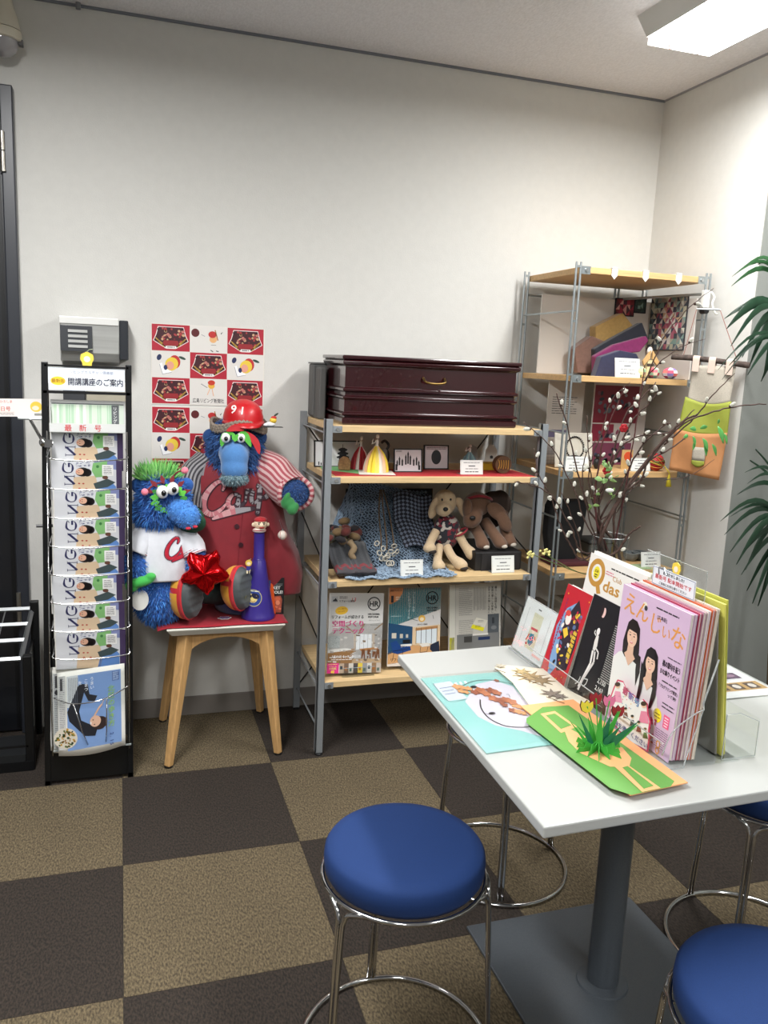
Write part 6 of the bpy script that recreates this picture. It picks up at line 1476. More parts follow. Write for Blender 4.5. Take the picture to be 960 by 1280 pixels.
M = frame((a.x, .12+.15*h_, a.z), (1, 0, 0), (0, -.15, -1)); part('card', slab(w_, h_, .006, M), mat('cream_card', (206, 200, 186), .6), t, bev=.002)
for k in range(26):
    a_ = -2.5+5.0*k/25; part('bead', MB().ell(M @ Vector((w_*.52+.038*math.sin(a_), -.058+.042*math.cos(a_), .004)), (.0036, .0036, .0036), None, 8, 5), BLACKP, t, smooth=180)
part('pendant', MB().ell(M @ Vector((w_*.5, -.10, .004)), (.03, .005, .014)), mat('pendant_black', (30, 26, 30), .4, nscale=300, namt=.6), t, smooth=180)
label_card(705, 736, 571, 589, z, 'white label card below the black bead necklace', Y=.03)
label_card(789, 813, 573, 591, z, 'white label card beside the red and gold ornament', Y=.03)
t = thing('framed_picture', 'brown framed picture at the left end of the flower shelf', 'picture', (1.615, .25, z)); part('frame', MB().box((1.59, .25, z), (1.65, .262, z+.14)), mat('frame_brown', (74, 56, 44), .5), t, bev=.003); part('image', MB().box((1.597, .2485, z+.01), (1.643, .25, z+.13)), mat('image_dark', (110, 96, 88), .5, nscale=60, namt=.5), t)
t = thing('orange_card', 'upright tan card with orange disc on the flower shelf', 'card', (1.80, .1, z)); a = at(778, 565, Y=.10); part('card', MB().box((a.x, .10, z), (a.x+.05, .104, z+.075)), mat('tan_card', (196, 160, 104), .6), t); part('disc', MB().cyl((a.x+.027, .1, z+.05), (a.x+.027, .098, z+.05), .018, n=20), mat('disc_orange', (206, 80, 44), .5), t)
t = thing('temari_ornament', 'red and gold round string ornament with yellow tassel on the right of the flower shelf', 'ornament', (1.955, .06, z)); c_ = at(819, 578, Y=.05)
part('ball', MB().ell((c_.x, .05, z+.035), (.034, .032, .034)), mat('temari_red', (168, 30, 34), .6), t, smooth=180); r = random.Random(4)
for k in range(9):
    R = Matrix.Rotation(r.uniform(0, PI), 3, 'Z') @ Matrix.Rotation(r.uniform(0, PI), 3, 'X'); part('thread_band', MB().tube([Vector((c_.x, .05, z+.035))+R @ Vector((.0352*math.cos(a), .0352*math.sin(a), 0)) for a in [2*PI*i/24 for i in range(24)]], .0016, 4, closed=True), mat(['thread_gold', 'thread_green', 'thread_orange'][k % 3], [(196, 160, 60), (90, 120, 50), (214, 110, 50)][k % 3], .5), t, smooth=180)
q = at(835, 600, Y=0.0); part('tassel', MB().tube([(c_.x+.028, .04, z+.03), (q.x, -.004, z-.002), (q.x, -.004, q.z+.02)], .002, 6).tube([(q.x, -.004, q.z+.022), (q.x, -.004, q.z), (q.x+.002, -.004, q.z-.025)], [.003, .007, .011], 10), mat('tassel_yellow', (216, 196, 50), .7), t, 'yellow tassel', smooth=180)
t = thing('dark_figure', 'small black cat-like ornament beside the label card', 'ornament', (1.745, .1, z)); a = at(746, 578, Y=.1); part('body', MB().ell((a.x, .1, z+.022), (.014, .012, .022)), BLACKP, t, smooth=180); part('figure_head', MB().ell((a.x, .095, z+.05), (.011, .01, .010)), BLACKP, t, smooth=180)
# fourth shelf
z = RZ[3]
t = thing('black_bust', 'black rounded display bust on the middle shelf of the rod unit', 'display bust', (1.66, .15, z)); a, b_ = at(680, 632, Y=.12), at(742, 632, Y=.12)
pts = [(-.045, 0), (.065, 0), (.085, .10), (.09, .235), (.08, .26), (-.07, .26), (-.08, .235), (-.075, .12)]
part('panel', MB().prism(pts, frame(((a.x+b_.x)/2, .15, z), (1, 0, 0), (0, .1, -1)), .05), mat('bust_black', (16, 17, 20), .85), t, bev=.01)
part('base_cloth', MB().box((1.62, .10, z), (1.78, .22, z+.02)), mat('cloth_wine', (70, 26, 34), .9), t, bev=.006)
for px, py, r_, c_, lab in ((787, 700, .034, (104, 110, 112), 'shallow grey ceramic bowl at the left of a pair on the rod unit'), (802, 701, .036, (58, 66, 68), 'dark grey ceramic bowl stack right of the other bowl')):
    q = at(px, py, Z=z); t = thing('bowl', lab, 'bowl', (q.x, .17, z), group='grey ceramic bowls')
    part('bowl_body', MB().lathe([(r_*.5, 0), (r_*.9, .014), (r_, .034), (r_*.94, .034), (r_*.8, .016), (0, .006)], (q.x, .17, z), 28), mat('ceramic_%d' % c_[0], c_, .4), t, smooth=50); part('rim', MB().tube([(q.x+r_*.97*math.cos(a), .17+r_*.97*math.sin(a), z+.034) for a in [2*PI*i/30 for i in range(30)]], .002, 6, closed=True), mat('rim_grey', (120, 126, 126), .4), t, smooth=180)
t = thing('grey_case', 'grey cloth-covered case behind the bowls', 'case', (1.93, .28, z)); part('body', MB().box((1.86, .24, z), (1.97, .34, z+.075)), mat('case_grey', (88, 92, 92), .8), t, bev=.01); part('lid', MB().box((1.858, .238, z+.055), (1.972, .342, z+.06)), BLACKP, t)
solo('green_mat', MB().box((1.84, .02, z+.0005), (2.02, .10, z+.0025)), mat('mat_green', (150, 170, 130), .8), 'pale green mat at the front edge of the bowl shelf', 'mat')
label_card(802, 826, 691, 707, z, 'white label card in front of the ceramic bowls', Y=.05)
# lowest shelf: row of boxes / books seen dimly
z = RZ[4]
r = random.Random(31); x = 1.60; k = 0
while x < 1.85:
    w_ = r.uniform(.035, .06); h_ = r.uniform(.17, .24)
    t = thing('file_box', 'pale file box on the low shelf of the rod unit, '+['leftmost', 'second from the left', 'third from the left', 'fourth from the left', 'fifth from the left', 'sixth from the left', 'seventh from the left', 'eighth from the left'][k], 'file box', (x+w_/2, .15, z), group='file boxes on the low shelf'); part('body', MB().box((x, .06, z), (x+w_-.003, .30, z+h_)), mat('file_%d' % (k % 3), [(150, 142, 126), (120, 112, 100), (166, 158, 140)][k % 3], .7), t, bev=.002); part('label_strip', MB().box((x+w_*.3, .058, z+h_*.3), (x+w_*.7, .06, z+h_*.8)), PAPER, t); x += w_; k += 1

# ================================================================== WALL HANGING
A, Bq = Vector((1.985, .0-.02, 1.475)), Vector((2.148, -.215, 1.459)); dv = (Bq-A).normalized(); L = (Bq-A).length; nv_ = Vector((dv.y, -dv.x, 0)).normalized()
if nv_.y > 0: nv_ = -nv_
t = thing('cloth_hanging', 'hanging of cream, yellow-green and orange cloth on a dark twig at the rod unit corner', 'wall hanging', (A+Bq)/2-Vector((0, 0, .4)))
part('twig', MB().tube(smoothpath([A-dv*.01, A+dv*.08+Vector((0, 0, .003)), A+dv*.17, Bq+dv*.01+Vector((0, 0, -.004))], 4), .0105, 10).jitter(.002, 60), mat('twig_grey', (78, 66, 60), .85, nscale=90, namt=.3), t, smooth=60)
LIN, LIME, ORG = mat('linen_cream', (180, 172, 158), .9, nscale=300, namt=.08, bump=.3, bscale=500), mat('organza_lime', (150, 158, 58), .7, nscale=20, namt=.06, bump=.2, bscale=60), mat('organza_orange', (190, 132, 84), .75, nscale=16, namt=.08, bump=.2, bscale=50)
def hang(u, zz, off=0): return A+dv*(u*L)+Vector((0, 0, zz-A.z-dv.z*u*L))+nv_*(.004+off+.005*math.sin(u*9+zz*20))
def clothpiece(u0, u1, ftop, fbot, mt, off, lab, n=18, m_=10):
    b = MB(); vs = []
    for j in range(m_+1):
        for i in range(n+1):
            s_ = i/n; u = u0(j/m_)+(u1(j/m_)-u0(j/m_))*s_; zt, zb = ftop(s_), fbot(s_); vs.append(hang(u, zt+(zb-zt)*j/m_, off))
    b.add(vs, [(j*(n+1)+i, (j+1)*(n+1)+i, (j+1)*(n+1)+i+1, j*(n+1)+i+1) for j in range(m_) for i in range(n)]); o = part('cloth', b, mt, t, lab, smooth=180); o.modifiers.new('thick', 'SOLIDIFY').thickness = .0015
C_ = lambda v: (lambda *_: v)
clothpiece(lambda v: .27-.02*v, lambda v: .86-.02*v, C_(1.448), lambda s: 1.322-.02*math.sin(s*3)-.0*s, LIN, 0, 'cream linen top piece')
clothpiece(lambda v: .22-.06*v, lambda v: .86, lambda s: 1.332-.022*math.sin(s*PI*.9), C_(1.195), LIME, .005, 'yellow-green middle piece')
clothpiece(lambda v: .12-.02*v, lambda v: .86-.04*v, lambda s: 1.212-.012*math.sin(s*3), lambda s: 1.055-.02*s, ORG, .010, 'orange lower piece')
clothpiece(lambda v: .42, lambda v: .60, C_(1.15), C_(1.10), LIN, .018, 'pale patch', 6, 4); clothpiece(lambda v: .42, lambda v: .60, C_(1.10), lambda s: 1.088-.012*math.sin(s*PI), LIME, .018, 'small yellow-green pocket', 8, 3)
for u in (.32, .54, .78):
    c_ = A+dv*(u*L); b = MB()
    ring_ = [(.013*math.cos(a), .013*math.sin(a)) for a in [PI*i/8 for i in range(0, 9)]]
    pth = [(.0135, -.045)]+[(x_, y_) for x_, y_ in ring_]+[(-.0135, -.03)]
    for k in range(len(pth)-1):
        for_ = [c_-dv*.012+nv_*pth[k][0]+Vector((0, 0, pth[k][1])), c_+dv*.012+nv_*pth[k][0]+Vector((0, 0, pth[k][1])), c_+dv*.012+nv_*pth[k+1][0]+Vector((0, 0, pth[k+1][1])), c_-dv*.012+nv_*pth[k+1][0]+Vector((0, 0, pth[k+1][1]))]
        b.add(for_, [(0, 1, 2, 3)])
    o = part('tab', b, mat('tab_linen', (214, 190, 176), .9), t, 'cloth tab looped over the twig'); o.modifiers.new('thick', 'SOLIDIFY').thickness = .0015
hk = Vector((2.04, -.09, 1.648)); e1_, e2_ = hk-dv*.028, hk+dv*.055
part('string', MB().tube([A+dv*.03, e1_, hk], .0014, 5).tube([Bq-dv*.03, e2_, hk+dv*.02], .0014, 5), mat('string_pink', (150, 100, 90), .8), t)
part('hanger_wire', MB().tube([e1_, e2_+Vector((0, 0, .003))], .003, 6).tube([hk, hk+Vector((-.005, .04, .03))], .002, 6), GALV, t)
t = thing('clip_hook', 'white plastic clip with curled cord on the top corner of the rod unit', 'hook', (2.085, -.02, 1.66)); q = at(882, 375, Y=-.02); part('clip_body', MB().box((q.x-.014, -.03, q.z-.03), (q.x+.012, -.01, q.z+.035)), WHITEPL, t, bev=.003); part('black_knob', MB().cyl((q.x-.001, -.034, q.z-.04), (q.x-.001, -.006, q.z-.04), .011, n=14), BLACKP, t)
part('cord', MB().tube(smoothpath([(q.x+.012, -.03, q.z+.03), (q.x+.022, -.04, q.z+.01), (q.x+.012, -.045, q.z-.015), (q.x+.022, -.05, q.z-.045), (q.x+.034, -.05, q.z-.05)], 5), .004, 7), WHITEPL, t, smooth=180)
# ================================================================== ON THE TABLE
def onT(px, py, h=.0): return at(px, py, Z=TZ+h)
def flat(mb, pts, c, h):
    vs = [onT(a, b, h) for a, b in pts]; n = len(vs); ar = sum(vs[i].x*vs[(i+1) % n].y-vs[(i+1) % n].x*vs[i].y for i in range(n))
    if ar < 0: vs = vs[::-1]
    mb.add(vs, [tuple(range(n))], c); return mb
def flatslab(pts, z0, th, c=None):
    vs = [onT(a, b) for a, b in pts]; return MB().prism([(v.x, v.y) for v in vs], Matrix.Translation((0, 0, TZ+z0+th)), th, c)
def bl(q, u, v):   # bilinear inside a pixel quad TL,TR,BR,BL
    a = (q[0][0]+(q[1][0]-q[0][0])*u, q[0][1]+(q[1][1]-q[0][1])*u); b_ = (q[3][0]+(q[2][0]-q[3][0])*u, q[3][1]+(q[2][1]-q[3][1])*u)
    return (a[0]+(b_[0]-a[0])*v, a[1]+(b_[1]-a[1])*v)
def zoomp(x0, y0, s): return lambda *p: [(x0+a/s, y0+b/s) for a, b in p]
Z1 = zoomp(500, 820, 3.692)
# turquoise flower print in a clear sleeve
q4 = [(526, 849), (638, 840), (696, 931), (608, 943)]
t = thing('flower_print', 'turquoise print with orange pressed-flower wreath in a clear sleeve on the table', 'print', onT(610, 890))
part('sheet', flatslab(q4, .0005, .002), mat('sheet_aqua', (150, 200, 196), .5), t)
b = MB()
flat(b, Z1((160, 104), (440, 84), (520, 130), (690, 385), (400, 430), (100, 106)), (146, 200, 196), .0028)
flat(b, Z1((300, 210), (350, 130), (430, 112), (520, 140), (600, 230), (690, 340), (650, 372), (560, 345), (440, 320), (360, 280)), (214, 208, 220), .0030)
flat(b, Z1((152, 128), (232, 116), (312, 196), (224, 208)), (206, 212, 222), .0032)
for k in range(3): flat(b, Z1((182+k*12, 148+k*14), (236+k*10, 140+k*14), (238+k*10, 143+k*14), (184+k*12, 151+k*14)), (120, 130, 160), .0034)
for k in range(4): flat(b, Z1((228+k*22, 126-k*3), (238+k*22, 124-k*3), (246+k*22, 136-k*3), (236+k*22, 138-k*3)), (240, 244, 244), .0034)
def fline(b, pts, w_, c, h):
    P_ = smoothpath([onT(a, b_, h) for a, b_ in pts], 6)
    for i in range(len(P_)-1):
        d_ = (P_[i+1]-P_[i]).normalized(); n_ = Vector((-d_.y, d_.x, 0))*w_/2; b.add([P_[i]+n_, P_[i+1]+n_, P_[i+1]-n_, P_[i]-n_], [(3, 2, 1, 0)], c)
fline(b, Z1((270, 150), (330, 118), (420, 110), (520, 130)), .0018, (60, 54, 50), .0038); fline(b, Z1((370, 200), (375, 240), (410, 285), (480, 320), (560, 328), (620, 322)), .0028, (50, 44, 42), .0038)
fline(b, Z1((152, 126), (224, 208), (312, 196)), .0010, (80, 84, 90), .0038)
for x, y in ((340, 142), (425, 264)): flat(b, [(500+(x+16*math.cos(a))/3.692, 820+(y+6*math.sin(a))/3.692) for a in [2*PI*i/12 for i in range(12)]], (40, 36, 38), .0040)
fline(b, Z1((385, 262), (410, 268), (425, 262)), .0012, (40, 36, 38), .0038); fline(b, Z1((490, 178), (500, 176), (508, 190)), .0012, (40, 36, 38), .0038)
part('printing', b, GLOSSY, t)
r = random.Random(6)
fl = [(262, 150, 22), (290, 156, 18), (315, 160, 18), (280, 172, 16), (305, 178, 14), (345, 176, 20), (372, 168, 26), (395, 182, 24), (420, 170, 24), (445, 180, 22), (430, 205, 24), (460, 214, 24), (490, 212, 22), (515, 222, 24), (480, 236, 16), (530, 236, 20), (550, 244, 18), (520, 262, 18), (545, 268, 18), (568, 275, 14), (445, 122, 12)]
for k, (x, y, s_) in enumerate(fl):
    c_ = [(206, 146, 96), (170, 100, 66), (186, 116, 80), (150, 84, 60)][0 if x < 320 or x > 525 else 1+k % 3]; pc = onT(500+x/3.692, 820+y/3.692)
    pts = [(pc.x+s_*.00042*(1+.22*math.sin(5*a+k))*math.cos(a), pc.y+s_*.00062*(1+.22*math.sin(5*a+k))*math.sin(a)) for a in [2*PI*i/20 for i in range(20)]]
    part('petal', MB().prism(pts, Matrix.Translation((0, 0, TZ+.0048+.0003*(k % 5))), .0006), mat('petal_%d' % c_[0], c_, .7, nscale=150, namt=.15), t)
part('clear_sleeve', flatslab([(q4[0][0]-1, q4[0][1]), (q4[1][0]+3, q4[1][1]-1), (q4[2][0]+4, q4[2][1]+3), (q4[3][0]-2, q4[3][1]+6)], .0066, .0006), glass_mat('sleeve_film', (.97, .98, .98, 1), .0, .1), t, 'clear sleeve')
# pressed leaf sheet
t = thing('pressed_leaf_sheet', 'cream sheet with grey-brown pressed leaves between the flower print and the magazine rack', 'paper', onT(665, 865))
part('sheet', flatslab(Z1((436, 66), (470, 56), (660, 74), (770, 170), (880, 226), (800, 260), (700, 245), (600, 250), (520, 140), (460, 88)), .0073, .0010), mat('herb_paper', (222, 214, 194), .8, nscale=30, namt=.06), t)
def leafpoly(cx, cy, r0, r1, n, rot, sq=.5):
    c_ = onT(500+cx/3.692, 820+cy/3.692); o = []
    for i in range(n*2):
        a = rot+PI*i/n; rr = (r1 if i % 2 == 0 else r0)/1000; o.append((c_.x+rr*math.cos(a), c_.y+rr*math.sin(a)))
    return o
for k, (x, y, ra, rb, n, c_) in enumerate(((600, 112, 14, 40, 9, (170, 146, 106)), (650, 130, 12, 32, 8, (150, 130, 98)), (560, 90, 8, 24, 7, (188, 166, 120)), (700, 194, 10, 28, 7, (140, 128, 116)), (735, 208, 7, 18, 6, (128, 118, 110)), (462, 66, 6, 14, 6, (176, 168, 150)))):
    part('pressed_leaf', MB().prism(leafpoly(x, y, ra, rb, n, k*.4), Matrix.Translation((0, 0, TZ+.0092+.0005*k)), .0007), mat('leaf_%d' % c_[0], c_, .8, nscale=120, namt=.2), t)
    part('midrib', MB().tube([onT(500+(x-26)/3.692, 820+(y-6)/3.692, .0102+.0005*k), onT(500+(x+24)/3.692, 820+(y+10)/3.692, .0102+.0005*k)], .0007, 4), mat('midrib', (110, 92, 66), .8), t)
# green baseball-field card
Z2 = zoomp(500, 780, 2.087)
t = thing('popup_card', 'green and orange pop-up tulip card printed like a ball field, open on the table', 'card', onT(748, 930))
gq = [onT(650, 888), onT(716, 880), onT(859, 985), onT(787, 1001)]
pts = [(v.x, v.y) for v in gq]; part('base', MB().prism(pts, Matrix.Translation((0, 0, TZ+.0105)), .002), mat('card_orange', (236, 170, 116), .7), t)
b = MB(); GR, OG = (98, 156, 72), (238, 176, 122)
flat(b, Z2((330, 246), (372, 216), (440, 212), (716, 410), (706, 424), (604, 446), (548, 428), (330, 258)), GR, .0109)
flat(b, Z2((366, 234), (404, 227), (462, 268), (420, 284)), OG, .0112); flat(b, Z2((380, 238), (404, 233), (448, 264), (420, 274)), GR, .0115)
flat(b, Z2((430, 280), (445, 274), (475, 290), (580, 322), (604, 350), (598, 372), (548, 372), (470, 336), (440, 306)), OG, .0113)
flat(b, Z2((560, 372), (590, 364), (680, 428), (632, 438)), OG, .0117); flat(b, Z2((580, 374), (594, 370), (662, 422), (636, 430)), GR, .0120)
part('printing', b, PRINT, t)
TG, TG2 = mat('paper_green', (64, 168, 60), .6), mat('paper_green_dark', (24, 112, 74), .6)
o_ = onT(748, 938, .0105)
def standing(poly, org, ang, th, mt, name, par=None, lab=None):
    R = Matrix.Translation(org) @ Matrix.Rotation(ang, 4, 'Z') @ Matrix.Rotation(PI/2, 4, 'X'); return part(name, MB().prism(poly, R, th), mt, par or t, lab)
r = random.Random(8)
for k in range(6):
    an = k*PI/6; sc_ = 1 if k % 2 == 0 else .85
    standing([(-.046*sc_, .0), (-.040*sc_, .010), (-.030, .008), (-.026, .020), (-.014, .013), (0, .020), (.014, .013), (.026, .020), (.030, .008), (.042*sc_, .012), (.046*sc_, .0)], o_, an, .0012, TG, 'grass_tier')
for k, (dx, top, lean, m_) in enumerate(((-.050, .060, -.012, TG), (-.034, .072, -.01, TG2), (-.018, .064, -.006, TG), (-.004, .078, .0, TG), (.014, .070, .004, TG2), (.030, .074, .010, TG), (.046, .060, .02, TG2), (.056, .05, .016, TG), (-.026, .05, -.02, TG), (.022, .05, .012, TG2))):
    standing([(dx*.3-.005, .0), (dx*.6-.007, top*.45), (dx+lean, top), (dx*.7+.006, top*.42), (dx*.3+.006, .0)], o_+Vector((0, .004*(k % 3)-.004, 0)), -.28+.1*(k % 3), .001, m_, 'paper_leaf')
TU = [(734, 883, (226, 206, 60), 'yellow tulip'), (745, 873, (150, 34, 44), 'dark red tulip nearest the yellow one'), (762, 876, (226, 120, 160), 'pink tulip'), (773, 889, (156, 36, 46), 'lowest dark red tulip')]
for k, (px, py, c_, lab) in enumerate(TU):
    c0 = at(px, py, Y=o_.y-.006+.004*k); part('tulip_stem', MB().tube([o_+Vector((0, 0, .006)), c0], .0012, 5), TG, t)
    s_ = .0155; pts = [(-.5, -.6), (-.72, .0), (-.62, .62), (-.28, .34), (0, .72), (.28, .34), (.62, .62), (.72, .0), (.5, -.6), (0, -.85)]
    f_ = standing([(a*s_, b_*s_*.95) for a, b_ in pts], c0, -.3, .0014, mat('tulip_%d_%d' % c_[:2], c_, .6), 'tulip', lab=lab)
    standing([(a*s_*1.1, b_*s_*1.04) for a, b_ in pts], c0+Vector((0, .002, 0)), -.3, .001, mat('tulip_edge', (84, 24, 30), .6), 'tulip_outline', f_)

# ---- brochure rack facing left
RGT, slope = Vector((0, -1, 0)), None
def mag_in_rack(name, y0, w_, zb, h_, xb, xt, thick, page, label, cat='magazine', cover=PAPER, group=None, pages=PAGES):
    """bottom edge at x=xb, top edge at x=xt"""
    dn = Vector((xb-xt, 0, -h_)).normalized(); ln = math.hypot(xb-xt, h_)
    t = thing(name, label, cat, (xb+thick/2, y0-w_/2, zb), group=group); M = frame((xt, y0, zb+h_), RGT, dn)
    part('pages', MB().obox(M, (.001, -ln+.001, -thick), (w_-.001, -.001, -.0008)), pages, t)
    c_ = part('cover', MB().obox(M, (0, -ln, -.0008), (w_, 0, 0)).obox(M, (0, -ln, -thick-.0007), (w_, 0, -thick)), cover, t)
    if page: part('printing', page.sheet(M), GLOSSY, c_)
    return t
# red booklet
p = Page(106, 219, (186, 32, 44)); r = random.Random(14)
p.poly([(18, 219-60), (8, 100), (26, 52), (60, 28), (80, 60), (98, 150), (60, 175), (34, 219)], (120, 156, 196), 1); p.poly([(62, 22), (84, 46), (100, 118), (96, 176), (60, 190), (40, 150), (30, 80)], (44, 34, 44), 2)
for k in range(60):
    a, b_ = r.uniform(28, 94), r.uniform(52, 178); p.oval(a, b_, r.uniform(2, 7), r.uniform(2, 6), r.choice([(196, 36, 60), (226, 190, 60), (230, 220, 210), (30, 26, 34), (170, 60, 90), (196, 36, 60), (90, 110, 150)]), 3, rot=a, n=9)
p.oval(44, 72, 11, 14, (232, 222, 212), 4); p.oval(38, 60, 10, 7, (206, 70, 60), 5); p.poly([(36, 100), (50, 90), (62, 104), (52, 116), (44, 108)], (226, 190, 60), 5)
p.vgreek(16, 30, 150, 1, 5, (150, 40, 80), th=5, L=4); p.vgreek(86, 90, 74, 2, 7, (206, 176, 60), th=7, L=5, seed=4)
for a, b_ in ((14, 20), (92, 84), (30, 196), (70, 206), (88, 196), (100, 16)): p.oval(a, b_, 2, 2, (240, 190, 60), 4, n=8)
p.rect(0, 0, 106, 219, (0, 0, 0), 0) if False else None
mag_in_rack('booklet', -1.070, .106, .722, .205, .930, .984, .012, p, 'red booklet with busy colourful centre, leftmost in the acrylic rack', cat='booklet')
# black catalogue
p = Page(150, 216, (20, 18, 22)); p.oval(52, 28, 7, 11, (226, 186, 180), 2); p.oval(46, 26, 5, 13, (40, 24, 26), 3); p.oval(52, 70, 6, 8, (226, 222, 220), 3)
p.poly([(50, 76), (58, 78), (62, 100), (58, 112), (50, 110), (48, 92)], (214, 210, 206), 2); p.line([(58, 104), (72, 110), (74, 124)], 4, (214, 210, 206), 2); p.line([(52, 112), (56, 140), (38, 200)], 6, (226, 222, 218), 3); p.line([(60, 112), (66, 134), (46, 180), (40, 206)], 6, (206, 202, 198), 3); p.line([(48, 80), (40, 76), (42, 70)], 3, (206, 202, 198), 3)
p.greek(112, 16, 30, 3, 6, (176, 140, 60), th=2.6, L=3); p.greek(102, 40, 44, 26, 4.6, (170, 170, 166), th=1.6, L=3, seed=6)
p.text('2,150', 96, 166, 13, (220, 220, 216), .01); p.text('2,163', 94, 182, 13, (220, 220, 216), .01); p.text('ノフ', 20, 200, 26, (196, 196, 192), 0, rot=.2); p.greek(96, 190, 40, 4, 5, (150, 150, 150), th=1.6, L=3, seed=8)
mag_in_rack('catalogue', -1.178, .150, .722, .212, .938, .985, .006, p, 'black catalogue with a pale slender figure, second from the left in the acrylic rack', cat='catalogue', cover=mat('black_cover', (22, 20, 24), .4))
# Qdas
p = Page(208, 292, (226, 222, 216)); OC = (186, 136, 58)
p.ring(37, 37, 31, 12, OC, 1, n=36); p.rect(0, 0, 0.1, 0.1, OC); p.poly([(40, 58), (52, 52), (68, 76), (54, 80)], OC, 2)
p.oval(37, 37, 12, 14, (232, 216, 54), 3); p.text('広島', 30, 36, 7, (70, 60, 30), .03, L=5); p.greek(31, 40, 12, 2, 4.5, (80, 70, 30), th=2.6, L=5)
p.text('das', 70, 67, 34, OC, .02, wid=62); p.text('Club', 98, 39, 15, OC, .0, wid=34)
p.greek(86, 14, 114, 1, 5, (60, 56, 54), th=3, seed=4, short=0); p.greek(70, 24, 34, 2, 5, (206, 110, 130), th=2, seed=3); p.poly([(0, 92), (208, 92), (208, 292), (0, 292)], (176, 170, 160), 1); p.rect(176, 84, 26, 10, (160, 30, 60), 3)
mag_in_rack('magazine', -1.130, .208, .724, .290, .952, .999, .006, p, 'white magazine headed Qdas Club in large ochre letters in the acrylic rack')
mag_in_rack('magazine', -1.128, .208, .724, .294, .960, 1.008, .006, None, 'plain-edged magazine directly behind the Qdas Club one')
# pink magazine: two smiling women printed on the cover
p = Page(206, 276, (208, 178, 206)); OR = (224, 152, 74)
for ch, x, y, s_ in (('え', 8, 46, 44), ('ん', 50, 50, 42), ('じ', 92, 60, 42), ('い', 132, 62, 28), ('な', 158, 66, 44)): p.text(ch, x, y, s_, OR, .004, rot=-.06)
p.greek(110, 14, 66, 1, 4, (60, 50, 60), th=2.6, L=4, short=0); p.text('[広島版]', 116, 34, 8, (50, 40, 50), .02); p.oval(76, 22, 7, 7, (230, 220, 200), 2); p.oval(80, 26, 5, 5, (60, 60, 64), 4)
def woman(cx, cy, s, hair, top):
    Q = lambda pts: [(cx+a*s, cy+b_*s) for a, b_ in pts]
    p.poly(Q([(-16, -22), (-6, -31), (8, -30), (18, -20), (21, 0), (24, 20), (22, 42), (12, 40), (-14, 40), (-22, 34), (-24, 14), (-20, -4)]), hair, 2+top)
    p.poly(Q([(-8, 14), (8, 14), (9, 28), (16, 34), (0, 52), (-16, 34), (-9, 28)]), (218, 176, 152), 4+top)
    p.oval(cx, cy, 14*s, 18*s, (230, 188, 164), 5+top, n=26); p.poly(Q([(-15, -2), (-14, -18), (-4, -24), (10, -22), (15, -8), (15, 0), (11, -10), (-10, -11)]), hair, 6+top)
    for sg in (-1, 1): p.oval(cx+sg*5.6*s, cy-2*s, 2.3*s, 1.2*s, (40, 26, 24), 7+top, n=10); p.line(Q([(sg*3-1, -6.5), (sg*9, -6.5)]), 1.0*s, (70, 46, 38), 7+top)
    p.line(Q([(0, -1), (1, 4), (-1, 4.6)]), .7*s, (190, 140, 118), 7+top); p.poly(Q([(-5, 8), (5, 8), (3, 11.5), (-3, 11.5)]), (206, 84, 92), 7+top); p.poly(Q([(-4, 8.3), (4, 8.3), (2.6, 9.6), (-2.6, 9.6)]), (246, 240, 236), 8+top)
p.poly([(0, 150), (16, 134), (40, 124), (60, 124), (84, 134), (104, 160), (112, 246), (60, 262), (0, 250)], (226, 224, 222), 2); p.poly([(96, 168), (112, 158), (132, 160), (150, 176), (160, 214), (150, 262), (90, 262)], (218, 214, 214), 4)
woman(52, 92, 1.12, (36, 26, 26), 3); woman(118, 122, 1.0, (30, 22, 24), 6)
p.poly([(74, 118), (86, 120), (90, 150), (82, 180), (76, 150)], (36, 26, 26), 6); p.poly([(92, 126), (104, 138), (104, 180), (98, 214), (90, 216), (94, 170)], (30, 22, 24), 14); p.poly([(136, 132), (144, 150), (146, 176), (138, 200), (130, 206), (134, 170)], (30, 22, 24), 14)
p.greek(162, 92, 38, 1, 4, (90, 70, 90), th=2, L=4); p.text('桃の節句を祝う', 150, 112, 13, (44, 30, 44), .04, wid=50); p.text('ひな飾りイベント', 146, 127, 11, (44, 30, 44), .04, wid=56)
p.greek(156, 138, 44, 1, 4, (60, 50, 60), th=2.4, L=4); p.text('「プログラミング教室」', 146, 152, 7.5, (44, 30, 44), .03, wid=56); p.text('って何?', 176, 162, 7.5, (44, 30, 44), .03); p.greek(166, 176, 34, 2, 7, (70, 56, 74), th=2.4, L=4)
p.oval(158, 206, 12, 13, (244, 222, 50), 4, n=24); p.greek(150, 202, 16, 2, 6, (120, 100, 40), th=2, L=5); p.rect(176, 196, 17, 24, (234, 90, 140), 4); p.greek(179, 200, 11, 4, 5, (250, 220, 230), th=2, L=5); p.greek(160, 228, 34, 9, 4, (110, 84, 110), th=1.4, L=4, seed=9)
for k in range(46): 
    r = random.Random(k); p.oval(r.uniform(120, 158), r.uniform(216, 262), r.uniform(2, 4.5), r.uniform(2, 4), r.choice([(206, 70, 100), (150, 40, 70), (190, 60, 60), (230, 130, 150)]), 12, n=8)
p.oval(172, 256, 6, 8, (224, 152, 74), 4); p.oval(172, 256, 3, 5, (208, 178, 206), 5); p.oval(172, 268, 6, 7, (224, 152, 74), 4); p.oval(172, 268, 3, 4, (208, 178, 206), 5)
PINKC = mat('pink_cover', (204, 172, 200), .4)
MG = mag_in_rack('magazine', -1.330, .206, .727, .272, .937, .951, .006, p, 'lilac magazine with two smiling women on the cover, foremost in the acrylic rack', cover=PINKC)
